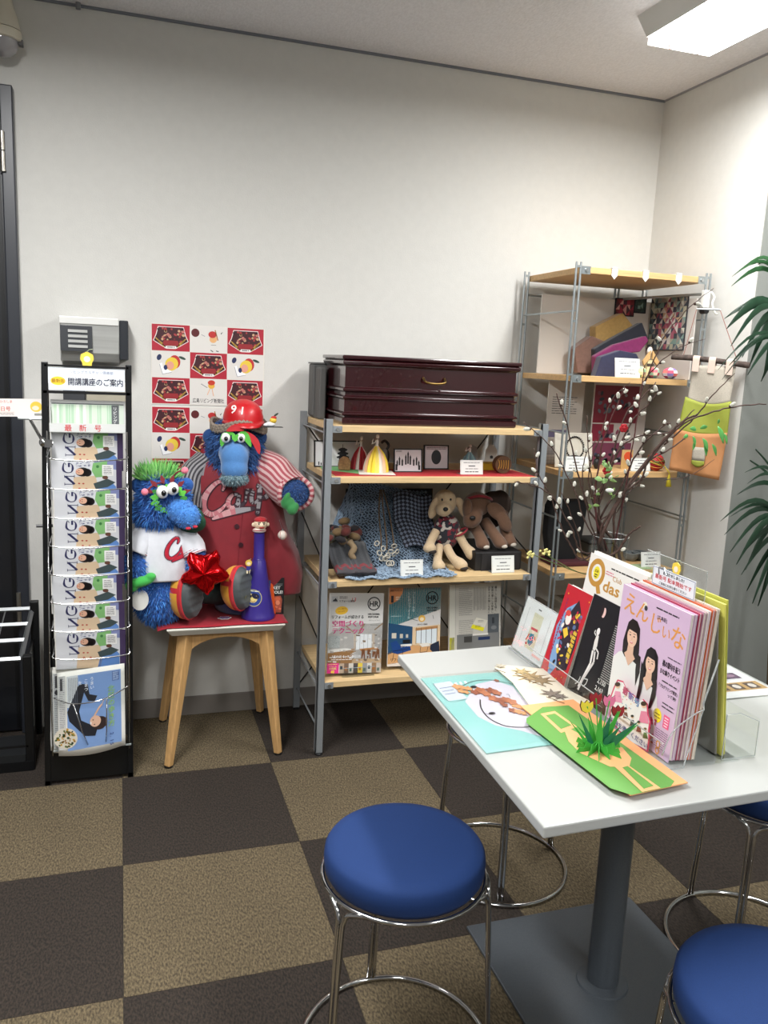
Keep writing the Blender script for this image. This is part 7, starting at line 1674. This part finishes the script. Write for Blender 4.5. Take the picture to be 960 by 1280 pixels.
for k, (c_, lab) in enumerate((((196, 160, 190), 'lilac magazine copy directly behind the foremost lilac one'), ((176, 60, 90), 'dark pink magazine third behind the lilac cover'), ((190, 150, 170), 'pale pink magazine fourth behind the lilac cover'), ((224, 218, 208), 'white magazine with heart marks on its edge behind the lilac ones'), ((206, 100, 60), 'orange-edged magazine behind the white one'), ((214, 206, 190), 'cream magazine rearmost behind the lilac ones'))):
    mag_in_rack('magazine', -1.330-.001*k, .206, .727, .272+.002*k, .9445+.0075*k, .9585+.0082*k, .005, None, lab, cover=mat('cover_%d_%d' % c_[:2], c_, .45), pages=mat('pages_%d' % (k % 3), [(206, 190, 200), (196, 176, 180), (210, 200, 186)][k % 3], .8))
# rack itself
t = thing('brochure_rack', 'clear acrylic brochure rack holding the magazines on the table', 'brochure rack', (1.0, -1.31, TZ))
YA, YB = -1.052, -1.553
part('base', MB().box((.917, YB, TZ+.0002), (1.08, YA, TZ+.0017)), ACRYL, t)
part('front_lip', MB().add([(.917, YA, TZ), (.917, YB, TZ), (.908, YB, TZ+.052), (.908, YA, TZ+.052)], [(0, 1, 2, 3)]), ACRYL, t)
part('lip_edge', MB().tube([(.908, YA, TZ+.052), (.908, YB, TZ+.052)], .0013, 5).tube([(.917, YA, TZ+.001), (.917, YB, TZ+.001)], .0011, 5), ACEDGE, t)
part('back_panel', MB().add([(1.016, YA, TZ+.002), (1.016, YB+.0, TZ+.002), (1.036, YB, TZ+.23), (1.036, YA, TZ+.23)], [(0, 1, 2, 3)]), ACRYL, t)
for y in (YA, YB):
    part('side_panel', MB().add([(.917, y, TZ+.001), (1.0, y, TZ+.001), (1.02, y, TZ+.16), (.985, y, TZ+.10), (.96, y, TZ+.085), (.908, y, TZ+.052)], [(0, 1, 2, 3, 4, 5)]), ACRYL, t)
part('side_edge', MB().tube(smoothpath([(.908, YB, TZ+.03), (.925, YB, TZ+.072), (.965, YB, TZ+.10), (.985, YB, TZ+.108)], 5), .0013, 5).tube([(.985, YB, TZ+.108), (.983, YB, TZ+.12), (1.005, YB, TZ+.20)], .0018, 6).tube([(.917, YB, TZ+.001), (.955, YB, TZ+.001), (.985, YB, TZ+.108)], .0012, 5), ACEDGE, t, smooth=180)
for y in (-1.176, -1.325): part('divider', MB().add([(.917, y, TZ+.002), (.97, y, TZ+.002), (.97, y, TZ+.09), (.909, y, TZ+.05)], [(0, 1, 2, 3)]), ACRYL, t)
# die-cut notice in front of the lilac magazine
t = thing('die_cut_notice', 'white die-cut notice with red outline and little figures leaning on the lilac magazine', 'notice', (.925, -1.42, TZ+.003)); XN = .9275
def onN(px, py): 
    v = at(px, py, X=XN); return v
Z3 = zoomp(700, 690, 4.74)
out_ = Z3((292, 985), (300, 850), (318, 800), (340, 755), (372, 765), (392, 815), (440, 850), (468, 888), (492, 872), (518, 900), (522, 960), (536, 1010), (528, 1060), (530, 1110), (520, 1186), (430, 1136), (350, 1062))
vs = [onN(*q_) for q_ in out_]; pl2 = [(-v.y, v.z) for v in vs]
MN = Matrix(((0, 0, -1, XN), (-1, 0, 0, 0), (0, 1, 0, 0), (0, 0, 0, 1)))
cx_ = sum(a for a, _ in pl2)/len(pl2); cz_ = sum(b_ for _, b_ in pl2)/len(pl2)
part('card', MB().prism(pl2, MN, .0012), mat('notice_red', (206, 60, 100), .5), t)
o = part('face', MB().prism([(cx_+(a-cx_)*.94, cz_+(b_-cz_)*.95) for a, b_ in pl2], MN @ Matrix.Translation((0, 0, .0006)), .0006), mat('notice_white', (232, 228, 226), .5), t)
def np_(px, py, L=1): v = onN(700+px/4.74, 690+py/4.74); return Vector((XN-.0008-.0002*L, v.y, v.z))
def npoly(b, pts, c, L=1):
    vs = [np_(a, b_, L) for a, b_ in pts]; n = len(vs); ar = sum(-vs[i].y*vs[(i+1) % n].z+vs[(i+1) % n].y*vs[i].z for i in range(n))
    if ar < 0: vs = vs[::-1]
    b.add(vs, [tuple(range(n))], c)
b = MB()
def figf(x, y, s, c, hc):
    npoly(b, [(x-14*s, y+30*s), (x+14*s, y+34*s), (x+24*s, y+95*s), (x-26*s, y+85*s)], c, 2); npoly(b, [(x+13*s*math.cos(a), y+16*s*math.sin(a)) for a in [2*PI*i/14 for i in range(14)]], (232, 190, 160), 3); npoly(b, [(x+15*s*math.cos(a), y-6*s+12*s*math.sin(a)) for a in [2*PI*i/14 for i in range(14)]], hc, 4)
figf(345, 790, 1.1, (226, 150, 180), (60, 40, 34)); figf(500, 905, 1.2, (222, 130, 160), (60, 40, 34)); figf(432, 975, .62, (60, 60, 70), (30, 26, 30)); figf(470, 1010, .62, (130, 50, 50), (50, 30, 30)); figf(508, 1050, .6, (90, 120, 70), (110, 90, 50)); figf(392, 930, .6, (120, 80, 70), (40, 30, 30))
r = random.Random(3)
for k in range(16): x, y = r.uniform(345, 450), r.uniform(850, 930); npoly(b, [(x, y), (x+5, y+3), (x+4, y+8), (x-1, y+5)], r.choice([(240, 190, 60), (120, 180, 200), (230, 110, 130)]), 2)
part('figures', b, PRINT, t)
for i, (ch, px, py, c_) in enumerate((('最', 372, 832, (196, 60, 110)), ('新', 406, 862, (120, 90, 170)), ('号', 440, 896, (60, 120, 180)))):
    v, f_, wd = text_mesh(ch, .02); o2 = np_(px, py, 4); tm_ = MB(); tm_.add([o2+Vector((0, -a*.0125*1.5-0*b_, b_*.017-.0*a)) for a, b_ in v], f_, c_); part('letter', tm_, PRINT, t)
v, f_, wd = text_mesh('お持ち帰りください', .02); s0_, s1_ = np_(300, 1000, 4), np_(520, 1165, 4); tm_ = MB(); 
dvec = (s1_-s0_); tm_.add([s0_+dvec*(a/wd)+Vector((0, 0, b_*.0125)) for a, b_ in v], f_, (46, 70, 140)); part('lettering', tm_, PRINT, t)
# clear sign panel with notice, behind the lilac magazines
XS = .995
def onS(px, py): return at(px, py, X=XS)
a, b_, c_, d_ = onS(817, 706), onS(870, 729), onS(868, 754.5), onS(813.5, 727)
t = thing('sign_holder', 'clear acrylic panel with white notice rising behind the lilac magazines', 'sign', (XS, -1.45, TZ+.01))
e_ = onS(881.7, 715); f2 = onS(806, 697)
part('clear_panel', MB().box((XS+.004, e_.y, TZ+.0), (XS+.006, f2.y, e_.z)), ACRYL, t); part('panel_edge', MB().tube([(XS+.005, f2.y, e_.z), (XS+.005, e_.y, e_.z), (XS+.005, e_.y, TZ+.1)], .001, 5), ACEDGE, t)
M = frame((XS, a.y, (a.z+b_.z)/2+.001), RGT, (0, 0, -1)); w_, h_ = (a.y-b_.y), ((a.z+b_.z)-(c_.z+d_.z))/2
part('notice', slab(w_, h_, .0015, M), WHITEPL, t); W_, H_ = w_*1000, h_*1000; p = Page(W_, H_, (226, 230, 234), eps=.15)
p.line([(1.5, 1.5), (W_-1.5, 1.5), (W_-1.5, H_-1.5), (1.5, H_-1.5), (1.5, 1.5)], .8, (60, 80, 130), 2)
p.text('お待たせしました!', W_*.5, H_*.28, H_*.2, (30, 30, 36), .035, al='c', wid=W_*.5); p.text('最新号 配本開始です', W_*.5, H_*.60, H_*.28, (206, 66, 70), .01, al='c', wid=W_*.86); p.text('ご自由にお持ち帰りください', W_*.5, H_*.86, H_*.17, (50, 50, 56), .01, al='c', wid=W_*.66)
part('printing', p.sheet(M), PRINT, t)
q = onS(844, 722); yellow_tag('yellow_tag', (XS, q.y, q.z-.002), .72, 'small yellow cut-out card peeking over the white notice panel', frame((XS, q.y, q.z-.0), RGT, (0, 0, -1)))
q = onS(830, 716); solo('binder_clip', MB().tube([(XS, q.y+.014, q.z-.006), (XS, q.y+.016, q.z+.006), (XS, q.y, q.z+.009), (XS, q.y-.010, q.z-.002)], .0022, 6).box((XS+.001, q.y-.010, q.z-.004), (XS+.009, q.y+.014, q.z+.003)), GALV, 'silver clip on top of the white notice panel', 'clip', smooth=60)
# folders leaning on the far side
def folder(xb, xt, y0, y1, zt, th, mt, lab, cat='folder'):
    t = thing('folder', lab, cat, (xb, (y0+y1)/2, TZ+.004)); vs = [(xb, y0, TZ+.003), (xb, y1, TZ+.003), (xt, y1, zt), (xt, y0, zt)]; vs2 = [(x+th, y, z) for x, y, z in vs]
    part('body', MB().add(vs+vs2, [(0, 1, 2, 3), (7, 6, 5, 4), (0, 4, 5, 1), (1, 5, 6, 2), (2, 6, 7, 3), (3, 7, 4, 0)]), mt, t, bev=.001); part('edge_fold', MB().tube([(xb+th/2, y1, TZ+.004), (xt+th/2, y1, zt)], th*.45, 6), mt, t); return t
folder(1.046, 1.012, -1.31, -1.525, 1.004, .004, mat('folder_grey', (132, 130, 124), .5), 'grey sheet folder leaning on the far side of the acrylic rack')
folder(1.053, 1.019, -1.31, -1.532, 1.014, .006, mat('folder_yellow', (206, 202, 96), .6), 'pale yellow folder behind the grey one')
folder(1.062, 1.028, -1.31, -1.528, 1.020, .004, mat('folder_lime', (190, 190, 84), .6), 'thin lime folder rearmost on the far side of the rack')
t = thing('acrylic_pocket', 'clear acrylic pocket at the far foot of the brochure rack', 'acrylic pocket', (1.09, -1.43, TZ)); part('front', MB().box((1.118, -1.545, TZ+.002), (1.120, -1.30, TZ+.075)), ACRYL, t); part('side', MB().add([(1.045, -1.545, TZ+.002), (1.119, -1.545, TZ+.002), (1.119, -1.545, TZ+.07), (1.075, -1.545, TZ+.09), (1.045, -1.545, TZ+.09)], [(0, 1, 2, 3, 4)]), ACRYL, t)
part('edges', MB().tube([(1.045, -1.545, TZ+.003), (1.119, -1.545, TZ+.003), (1.119, -1.545, TZ+.07), (1.075, -1.545, TZ+.09), (1.045, -1.545, TZ+.09), (1.045, -1.545, TZ+.003)], .0011, 5), ACEDGE, t); part('floor', MB().box((1.045, -1.545, TZ+.0002), (1.119, -1.30, TZ+.0015)), ACRYL, t)
# small acrylic stand with postcard at the left end
t = thing('postcard_stand', 'small acrylic stand holding a white postcard with a red and blue figure', 'card stand', (.95, -.99, TZ)); y0, y1 = -.915, -1.068
dn = Vector((.932-.967, 0, -.126)); M = frame((.968, y0, TZ+.131), RGT, dn); ln = .131
part('card', MB().obox(M, (.001, -ln, -.0012), (.148, 0, -.0004)), PAPER, t); part('clear_front', MB().obox(M, (-.001, -ln-.002, .0012), (.150, .002, .0024)), ACRYL, t)
part('clear_back', MB().obox(M, (-.001, -ln-.002, -.0045), (.150, .002, -.003)).box((.925, y1+.001, TZ+.0004), (.985, y0+.001, TZ+.0025)), ACRYL, t); e = MB()
for a_, b2 in (((-.001, .002, 0), (.150, .002, 0)), ((-.001, .002, 0), (-.001, -ln, 0)), ((.150, .002, 0), (.150, -ln, 0)), ((-.001, -ln, .001), (.150, -ln, .001))): e.tube([M @ Vector(a_), M @ Vector(b2)], .0011, 5)
e.tube([(.925, y0, TZ+.002), (.925, y1, TZ+.002)], .0016, 5); part('clear_edges', e, ACEDGE, t)
p = Page(147, 131, (224, 224, 222), eps=.06); p.rect(52, 24, 44, 88, (206, 202, 176), 1); p.poly([(60, 76), (78, 72), (84, 92), (74, 104), (60, 98)], (36, 128, 150), 2); p.poly([(56, 60), (88, 58), (90, 64), (58, 66)], (190, 40, 44), 3); p.oval(72, 68, 7, 6, (226, 206, 186), 2); p.line([(58, 78), (50, 96)], 4, (190, 40, 44), 3); p.line([(84, 76), (90, 84)], 3, (190, 40, 44), 3); p.oval(56, 102, 4, 3, (190, 40, 44), 4); p.greek(64, 12, 14, 1, 4, (80, 80, 84), th=3)
p.vgreek(22, 20, 90, 1, 4, (150, 150, 150), th=1.6, L=2); p.vgreek(128, 20, 90, 1, 4, (150, 150, 150), th=1.6, L=2); p.rect(96, 114, 40, 6, (240, 180, 170), 2)
part('printing', p.sheet(M @ Matrix.Translation((0, 0, -.0004))), PRINT, t)
# leaflet in clear sleeve at the far right
t = thing('leaflet', 'printed white leaflet with a strip of brown photos at the far right of the table', 'leaflet', (1.32, -1.2, TZ)); q4 = [(1.215, -1.085), (1.405, -1.075), (1.398, -1.31), (1.208, -1.30)]
part('sheet', MB().prism(q4, Matrix.Translation((0, 0, TZ+.003)), .0025), PAPER, t); part('sleeve', MB().prism([(a_+(.004 if a_ > 1.3 else -.004), b2+(.004 if b2 > -1.2 else -.01)) for a_, b2 in q4], Matrix.Translation((0, 0, TZ+.0046)), .0006), MATS['sleeve_film'], t)
p = Page(186, 226, (226, 226, 226), eps=.06); p.greek(12, 14, 150, 26, 5, (170, 170, 172), th=1.6, seed=2); p.rect(120, 96, 44, 34, (96, 72, 96), 3); p.oval(142, 112, 14, 9, (150, 120, 140), 4); p.rect(6, 150, 176, 44, (186, 150, 96), 3)
for k in range(4): p.rect(12+k*42, 156, 30, 32, (84, 66, 60), 4); p.oval(28+k*42, 172, 9, 11, (214, 206, 198), 5)
part('printing', p.sheet(Matrix.Translation((1.214, -1.082, TZ+.0031))), PRINT, t)

# ================================================================== WILLOW BOUQUET
VX, VY = 1.13, -1.0
t = thing('glass_vase', 'tall clear glass vase with water behind the magazines', 'vase', (VX, VY, TZ))
gl = glass_mat('vase_glass', (.86, .9, .9, 1), .03, .03)
part('glass', MB().lathe([(.036, .0), (.038, .006), (.039, .10), (.040, .20), (.042, .28), (.043, .30)], (VX, VY, TZ+.001), 32), gl, t, smooth=50); part('rim', MB().tube([(VX+.043*math.cos(a), VY+.043*math.sin(a), TZ+.301) for a in [2*PI*i/32 for i in range(32)]], .0010, 6, closed=True), ACEDGE, t, smooth=180)
part('water', MB().lathe([(.035, .008), (.0375, .1), (.038, .13), (0, .13)], (VX, VY, TZ+.001), 28), glass_mat('water', (.8, .86, .84, 1), .02), t, smooth=60)
part('foot', MB().lathe([(.037, 0), (.037, .006), (0, .006)], (VX, VY, TZ), 28), ACEDGE, t)
t = thing('willow_bouquet', 'spreading bouquet of bare dark pussy-willow branches with silver catkins', 'flower arrangement', (VX, VY, TZ+.01))
BARK = mat('willow_bark', (72, 50, 42), .75, nscale=80, namt=.3); BARKR = mat('willow_bark_red', (84, 40, 40), .7); CAT = mat('catkin_silver', (206, 204, 190), .85, sheen=.8, nscale=200, namt=.15); SHEATH = mat('bud_sheath', (70, 48, 38), .6)
b0, b1 = Vector((VX, VY, TZ+.03)), Vector((VX, VY, TZ+.34))
cat_me = mkmesh('catkin', MB().ell((0, 0, .006), (.0048, .0048, .0095), None, 10, 7), CAT, None, 180); sh_me = mkmesh('bud_sheath', MB().ell((0, 0, -.0005), (.0040, .0040, .0042), None, 8, 5), SHEATH, None, 180)
# (pixel path, depth at tip, base radius, number of catkins)
BR_ = [
 ([(738, 640), (722, 590), (708, 530), (695, 492)], -1.02, .0030, 5),
 ([(735, 660), (716, 610), (690, 560), (655, 528)], -.95, .0024, 5),
 ([(742, 620), (736, 570), (733, 520)], -1.0, .0024, 3),
 ([(744, 640), (752, 560), (772, 505), (782, 484)], -1.05, .0028, 6),
 ([(748, 640), (762, 590), (788, 530), (815, 500), (822, 488)], -1.0, .0034, 8),
 ([(752, 670), (790, 600), (830, 550), (852, 528), (872, 518)], -1.12, .0052, 1),
 ([(752, 660), (800, 590), (848, 535), (885, 517), (925, 507), (958, 505)], -1.10, .0034, 2),
 ([(830, 556), (868, 522), (890, 495), (918, 466)], -1.08, .0022, 1),
 ([(750, 650), (775, 610), (800, 560), (826, 535), (838, 528)], -1.0, .0034, 7),
 ([(784, 600), (790, 560), (800, 500), (806, 456)], -1.02, .0026, 4),
 ([(803, 480), (820, 458), (850, 434), (882, 424)], -1.02, .0015, 2),
 ([(800, 492), (822, 440), (832, 418), (862, 384), (893, 360)], -1.02, .0017, 2),
 ([(838, 400), (846, 388), (853, 375)], -1.02, .0010, 0),
 ([(728, 690), (714, 660), (690, 620), (664, 606), (643, 602)], -1.1, .0026, 5),
 ([(726, 700), (712, 680), (700, 655), (688, 620), (672, 590), (668, 560)], -.95, .0026, 7),
 ([(730, 700), (722, 665), (712, 640), (702, 615)], -1.02, .0022, 4),
 ([(745, 640), (760, 590), (776, 560), (800, 545), (835, 540), (868, 512)], -1.05, .0030, 6),
 ([(750, 655), (770, 640), (786, 615), (800, 605), (806, 590)], -.98, .0024, 5),
 ([(745, 700), (770, 690), (786, 668), (801, 658)], -1.08, .0050, 1),
 ([(734, 640), (728, 600), (732, 570), (745, 550)], -1.04, .0022, 3),
 ([(748, 630), (756, 600), (768, 560), (784, 515), (800, 500), (820, 478)], -.97, .0032, 5),
 ([(830, 600), (860, 596), (892, 575)], -1.05, .0012, 0),
 ([(770, 630), (800, 600), (812, 575), (840, 560), (856, 548)], -1.0, .0036, 2),
 ([(736, 600), (752, 540), (765, 500), (788, 478)], -.98, .0020, 4),
]
rb = random.Random(17); roots = {7: 6, 10: 9, 11: 9, 12: 11, 21: 5}
for k, (pp, Yt, rad, nc) in enumerate(BR_):
    n = len(pp); P_ = []
    free = k in roots
    if not free: P_ = [b0+Vector((rb.uniform(-.02, .02), rb.uniform(-.02, .02), 0)), b1+Vector((rb.uniform(-.03, .03), rb.uniform(-.02, .02), -.1))]
    for i, (a, b_) in enumerate(pp): P_.append(at(a, b_, Y=VY+(Yt-VY)*((i+1)/n)))
    S_ = smoothpath(P_, 6); S_ = [q+Vector((rb.uniform(-1, 1), rb.uniform(-1, 1), rb.uniform(-1, 1)))*.0014*(0 if i == 0 else 1) for i, q in enumerate(S_)]
    m_ = len(S_); o = part('branch', MB().tube(S_, [rad*(1-.62*i/m_) for i in range(m_)], 7), BARKR if k in (9, 3) else BARK, t, smooth=180)
    for c_ in range(nc):
        i = int(m_*(.45+.53*(c_+rb.random()*.5)/nc)) if not free else int(m_*(.2+.75*(c_+.5)/nc)); i = min(i, m_-2); d_ = (S_[i+1]-S_[i]).normalized()
        side = d_.cross(Vector((0, 1, 0))).normalized()*(1 if (c_+k) % 2 else -1); ax = (d_*1.0+side*.75+Vector((0, rb.uniform(-.4, .4), 0))).normalized()
        pos = S_[i]+side*rad*.6; R_ = ax.to_track_quat('Z', 'Y').to_matrix().to_4x4(); s_ = rb.uniform(.65, 1.0)
        for me_, nm in ((cat_me, 'catkin'), (sh_me, 'bud_sheath')):
            co = bpy.data.objects.new(nm, me_); COL.objects.link(co); co.parent = o; co.matrix_parent_inverse = Matrix.Identity(4)
            co.matrix_local = WM[o.name].inverted() @ Matrix.Translation(pos+ax*.003) @ R_ @ Matrix.Scale(s_, 4)
LEAFG = mat('leaf_green', (92, 168, 84), .5, nscale=60, namt=.12)
def leaf(p0, d_, L_, W_, par, mt=LEAFG, name='leaf'):
    d_ = Vector(d_).normalized(); s_ = d_.cross(Vector((.2, -1, .3))).normalized(); nrm = s_.cross(d_); pts = []
    n = 6; cen = [p0+d_*L_*i/n-Vector((0, 0, L_*.25*(i/n)**2)) for i in range(n+1)]; b = MB(); vs = []
    for i, c_ in enumerate(cen): w_ = W_*math.sin(PI*min(.97, (i+.25)/(n+.4))); vs += [c_+s_*w_+nrm*w_*.3, c_, c_-s_*w_+nrm*w_*.3]
    b.add(vs, [(3*i+j, 3*i+j+1, 3*i+j+4, 3*i+j+3) for i in range(n) for j in range(2)]); o = part(name, b, mt, par, smooth=180); o.modifiers.new('thick', 'SOLIDIFY').thickness = .0008; return o
for px, py, dx, dz, L_ in ((866, 545, .2, -.6, .03), (878, 548, .5, -.7, .04), (890, 555, .5, -1, .035), (897, 533, .4, -.9, .05), (870, 538, -.6, .3, .035), (860, 545, -.9, .1, .03), (875, 536, .7, .5, .03), (880, 552, .3, -1, .04), (897, 530, .1, .8, .022), (905, 542, .4, -1, .03), (868, 552, -.4, -1, .025)):
    leaf(at(px, py, Y=-1.09), (dx, rb.uniform(-.4, .1), dz), L_*.7, L_*.17, t)
for k in range(16): px, py = rb.uniform(735, 770), rb.uniform(590, 645); leaf(at(px, py, Y=-1.0+rb.uniform(-.03, .03)), (rb.uniform(-1, 1), rb.uniform(-.5, .3), rb.uniform(-.2, 1)), .018, .004, t, mat('leaf_pale', (120, 150, 84), .6))
def quince(px, py, Y, s_):
    c_ = at(px, py, Y=Y); o = part('red_flower', MB().ell(c_, (s_*.6,)*3, None, 10, 7), mat('petal_red', (176, 18, 34), .55), t, 'red blossom', smooth=180)
    for a in range(6): an = 2*PI*a/6; part('petal', MB().ell(c_+Vector((math.cos(an)*s_*.6, -s_*.2, math.sin(an)*s_*.55)), (s_*.5, s_*.22, s_*.45), None, 8, 6), MATS['petal_red'], o, smooth=180)
quince(758, 588, -1.03, .011); quince(779, 535, -1.0, .011)
for k in range(9): leaf(at(748+rb.uniform(-8, 20), 590+rb.uniform(-12, 14), Y=-1.04), (rb.uniform(-1, 1), -.3, rb.uniform(-.3, 1)), .02, .006, t, mat('leaf_fresh', (150, 190, 120), .6))
for px in (663, 681):
    q = at(px, 692, Y=-1.0); r = random.Random(px); part('sprig_stem', MB().tube(smoothpath([Vector((VX, VY, TZ+.2)), at(722, 715, Y=-1.0), q], 5), .0012, 5), mat('stem_green', (96, 110, 56), .7), t)
    for k in range(11): part('blossom', MB().ell(q+Vector((r.uniform(-.012, .012), r.uniform(-.01, .01), r.uniform(-.011, .011))), (.0036, .003, .003), None, 7, 5), mat('blossom_cream', (214, 206, 130), .7), t, smooth=180)
part('white_tie', MB().ell(at(762, 613, Y=-1.03), (.011, .007, .005)), WHITEPL, t, smooth=180)

# ================================================================== PALM, right edge
PXc = at(1012, 600, Y=-.52)
t = thing('palm_plant', 'tall dark green lady palm reaching in from the right edge', 'potted palm', (PXc.x, -.52, 0))
part('pot', MB().lathe([(.12, 0), (.15, .26), (.158, .27), (.158, .30), (.145, .30), (.14, .27), (0, .26)], (PXc.x, -.52, 0), 30), mat('pot_dark', (60, 58, 56), .5), t, smooth=40)
part('soil', MB().lathe([(.14, .268), (0, .272)], (PXc.x, -.52, 0), 24), mat('soil', (50, 38, 30), .95, bump=.8, bscale=80), t)
PG = mat('palm_green', (22, 50, 32), .38, nscale=30, namt=.15); PGL = mat('palm_green_light', (40, 78, 44), .38, nscale=30, namt=.15)
stems = []
for k, (dx, dy, top) in enumerate(((0, 0, 1.72), (.05, .04, 1.52), (-.03, .05, 1.08), (.03, -.04, .95))):
    P_ = smoothpath([(PXc.x+dx*.5, -.52+dy*.5, .26), (PXc.x+dx, -.52+dy, top*.6), (PXc.x+dx*1.2, -.52+dy, top)], 6); stems.append(P_[-1]); part('cane', MB().tube(P_, .011, 8), mat('cane_brown', (84, 70, 48), .8), t, smooth=180)
def fan(cpt, tips, par, mt):
    """one fan of leaflets: each leaflet arches from the fan's hub to its tip"""
    f_ = part('fan_leaf', MB().ell(cpt, (.012, .012, .01), None, 8, 6), mt, par, smooth=180)
    for tip, wd in tips:
        d_ = tip-cpt; L_ = d_.length; n = 8; vs = []; sd = d_.cross(Vector((0, -1, .25))).normalized()
        for i in range(n+1):
            s_ = i/n; c_ = cpt+d_*s_+Vector((0, 0, L_*.22*math.sin(PI*s_)*(1 if d_.z < L_*.5 else .2))); w_ = wd*math.sin(PI*min(.985, .10+.9*s_))**.7
            vs += [c_+sd*w_, c_+Vector((0, .004, -.003)), c_-sd*w_]
        o = part('leaflet', MB().add(vs, [(3*i+j, 3*i+j+1, 3*i+j+4, 3*i+j+3) for i in range(n) for j in range(2)]), mt, f_, smooth=180); o.modifiers.new('thick', 'SOLIDIFY').thickness = .0012
def fanpx(cx, cy, Y, tips, mt, cane=0):
    c_ = at(cx, cy, Y=Y); tp = [(at(a, b_, Y=Y+rb.uniform(-.10, .06)), w_) for a, b_, w_ in tips]; fan(c_, tp, t, mt)
    st = stems[cane]; part('leaf_stalk', MB().tube(smoothpath([st, (st+c_)/2+Vector((0, 0, .03)), c_], 4), .004, 6), mat('stalk_palm', (90, 110, 60), .6), t, smooth=180)
fanpx(985, 362, -.55, [(916, 345, .006), (915, 357, .008), (930, 333, .006), (948, 330, .006), (1030, 340, .014), (1040, 380, .014), (1010, 420, .014)], PGL, 0)
fanpx(978, 392, -.50, [(909, 410, .016), (906, 398, .010), (914, 432, .010), (928, 446, .011), (938, 455, .013), (955, 470, .014), (924, 385, .010), (1000, 470, .014), (1030, 430, .014)], PG, 0)
fanpx(984, 428, -.56, [(898, 462, .005), (912, 456, .008), (903, 474, .004), (935, 468, .009), (952, 476, .010), (965, 480, .01), (1020, 480, .014)], PG, 1)
fanpx(985, 618, -.52, [(938, 575, .005), (932, 590, .006), (935, 604, .006), (922, 618, .008), (945, 561, .004), (1030, 600, .012)], PG, 2)
fanpx(980, 648, -.50, [(901, 651, .008), (914, 645, .006), (906, 668, .009), (913, 690, .009), (921, 705, .011), (915, 660, .006), (932, 712, .011), (1020, 680, .014)], PG, 2)
fanpx(986, 672, -.47, [(927, 718, .009), (934, 738, .010), (941, 754, .011), (948, 757, .012), (930, 690, .010), (955, 740, .012), (965, 752, .012), (1010, 740, .014)], PG, 3)
fanpx(1000, 520, -.40, [(965, 480, .010), (970, 560, .01), (1040, 500, .014), (1040, 560, .014)], PG, 1)
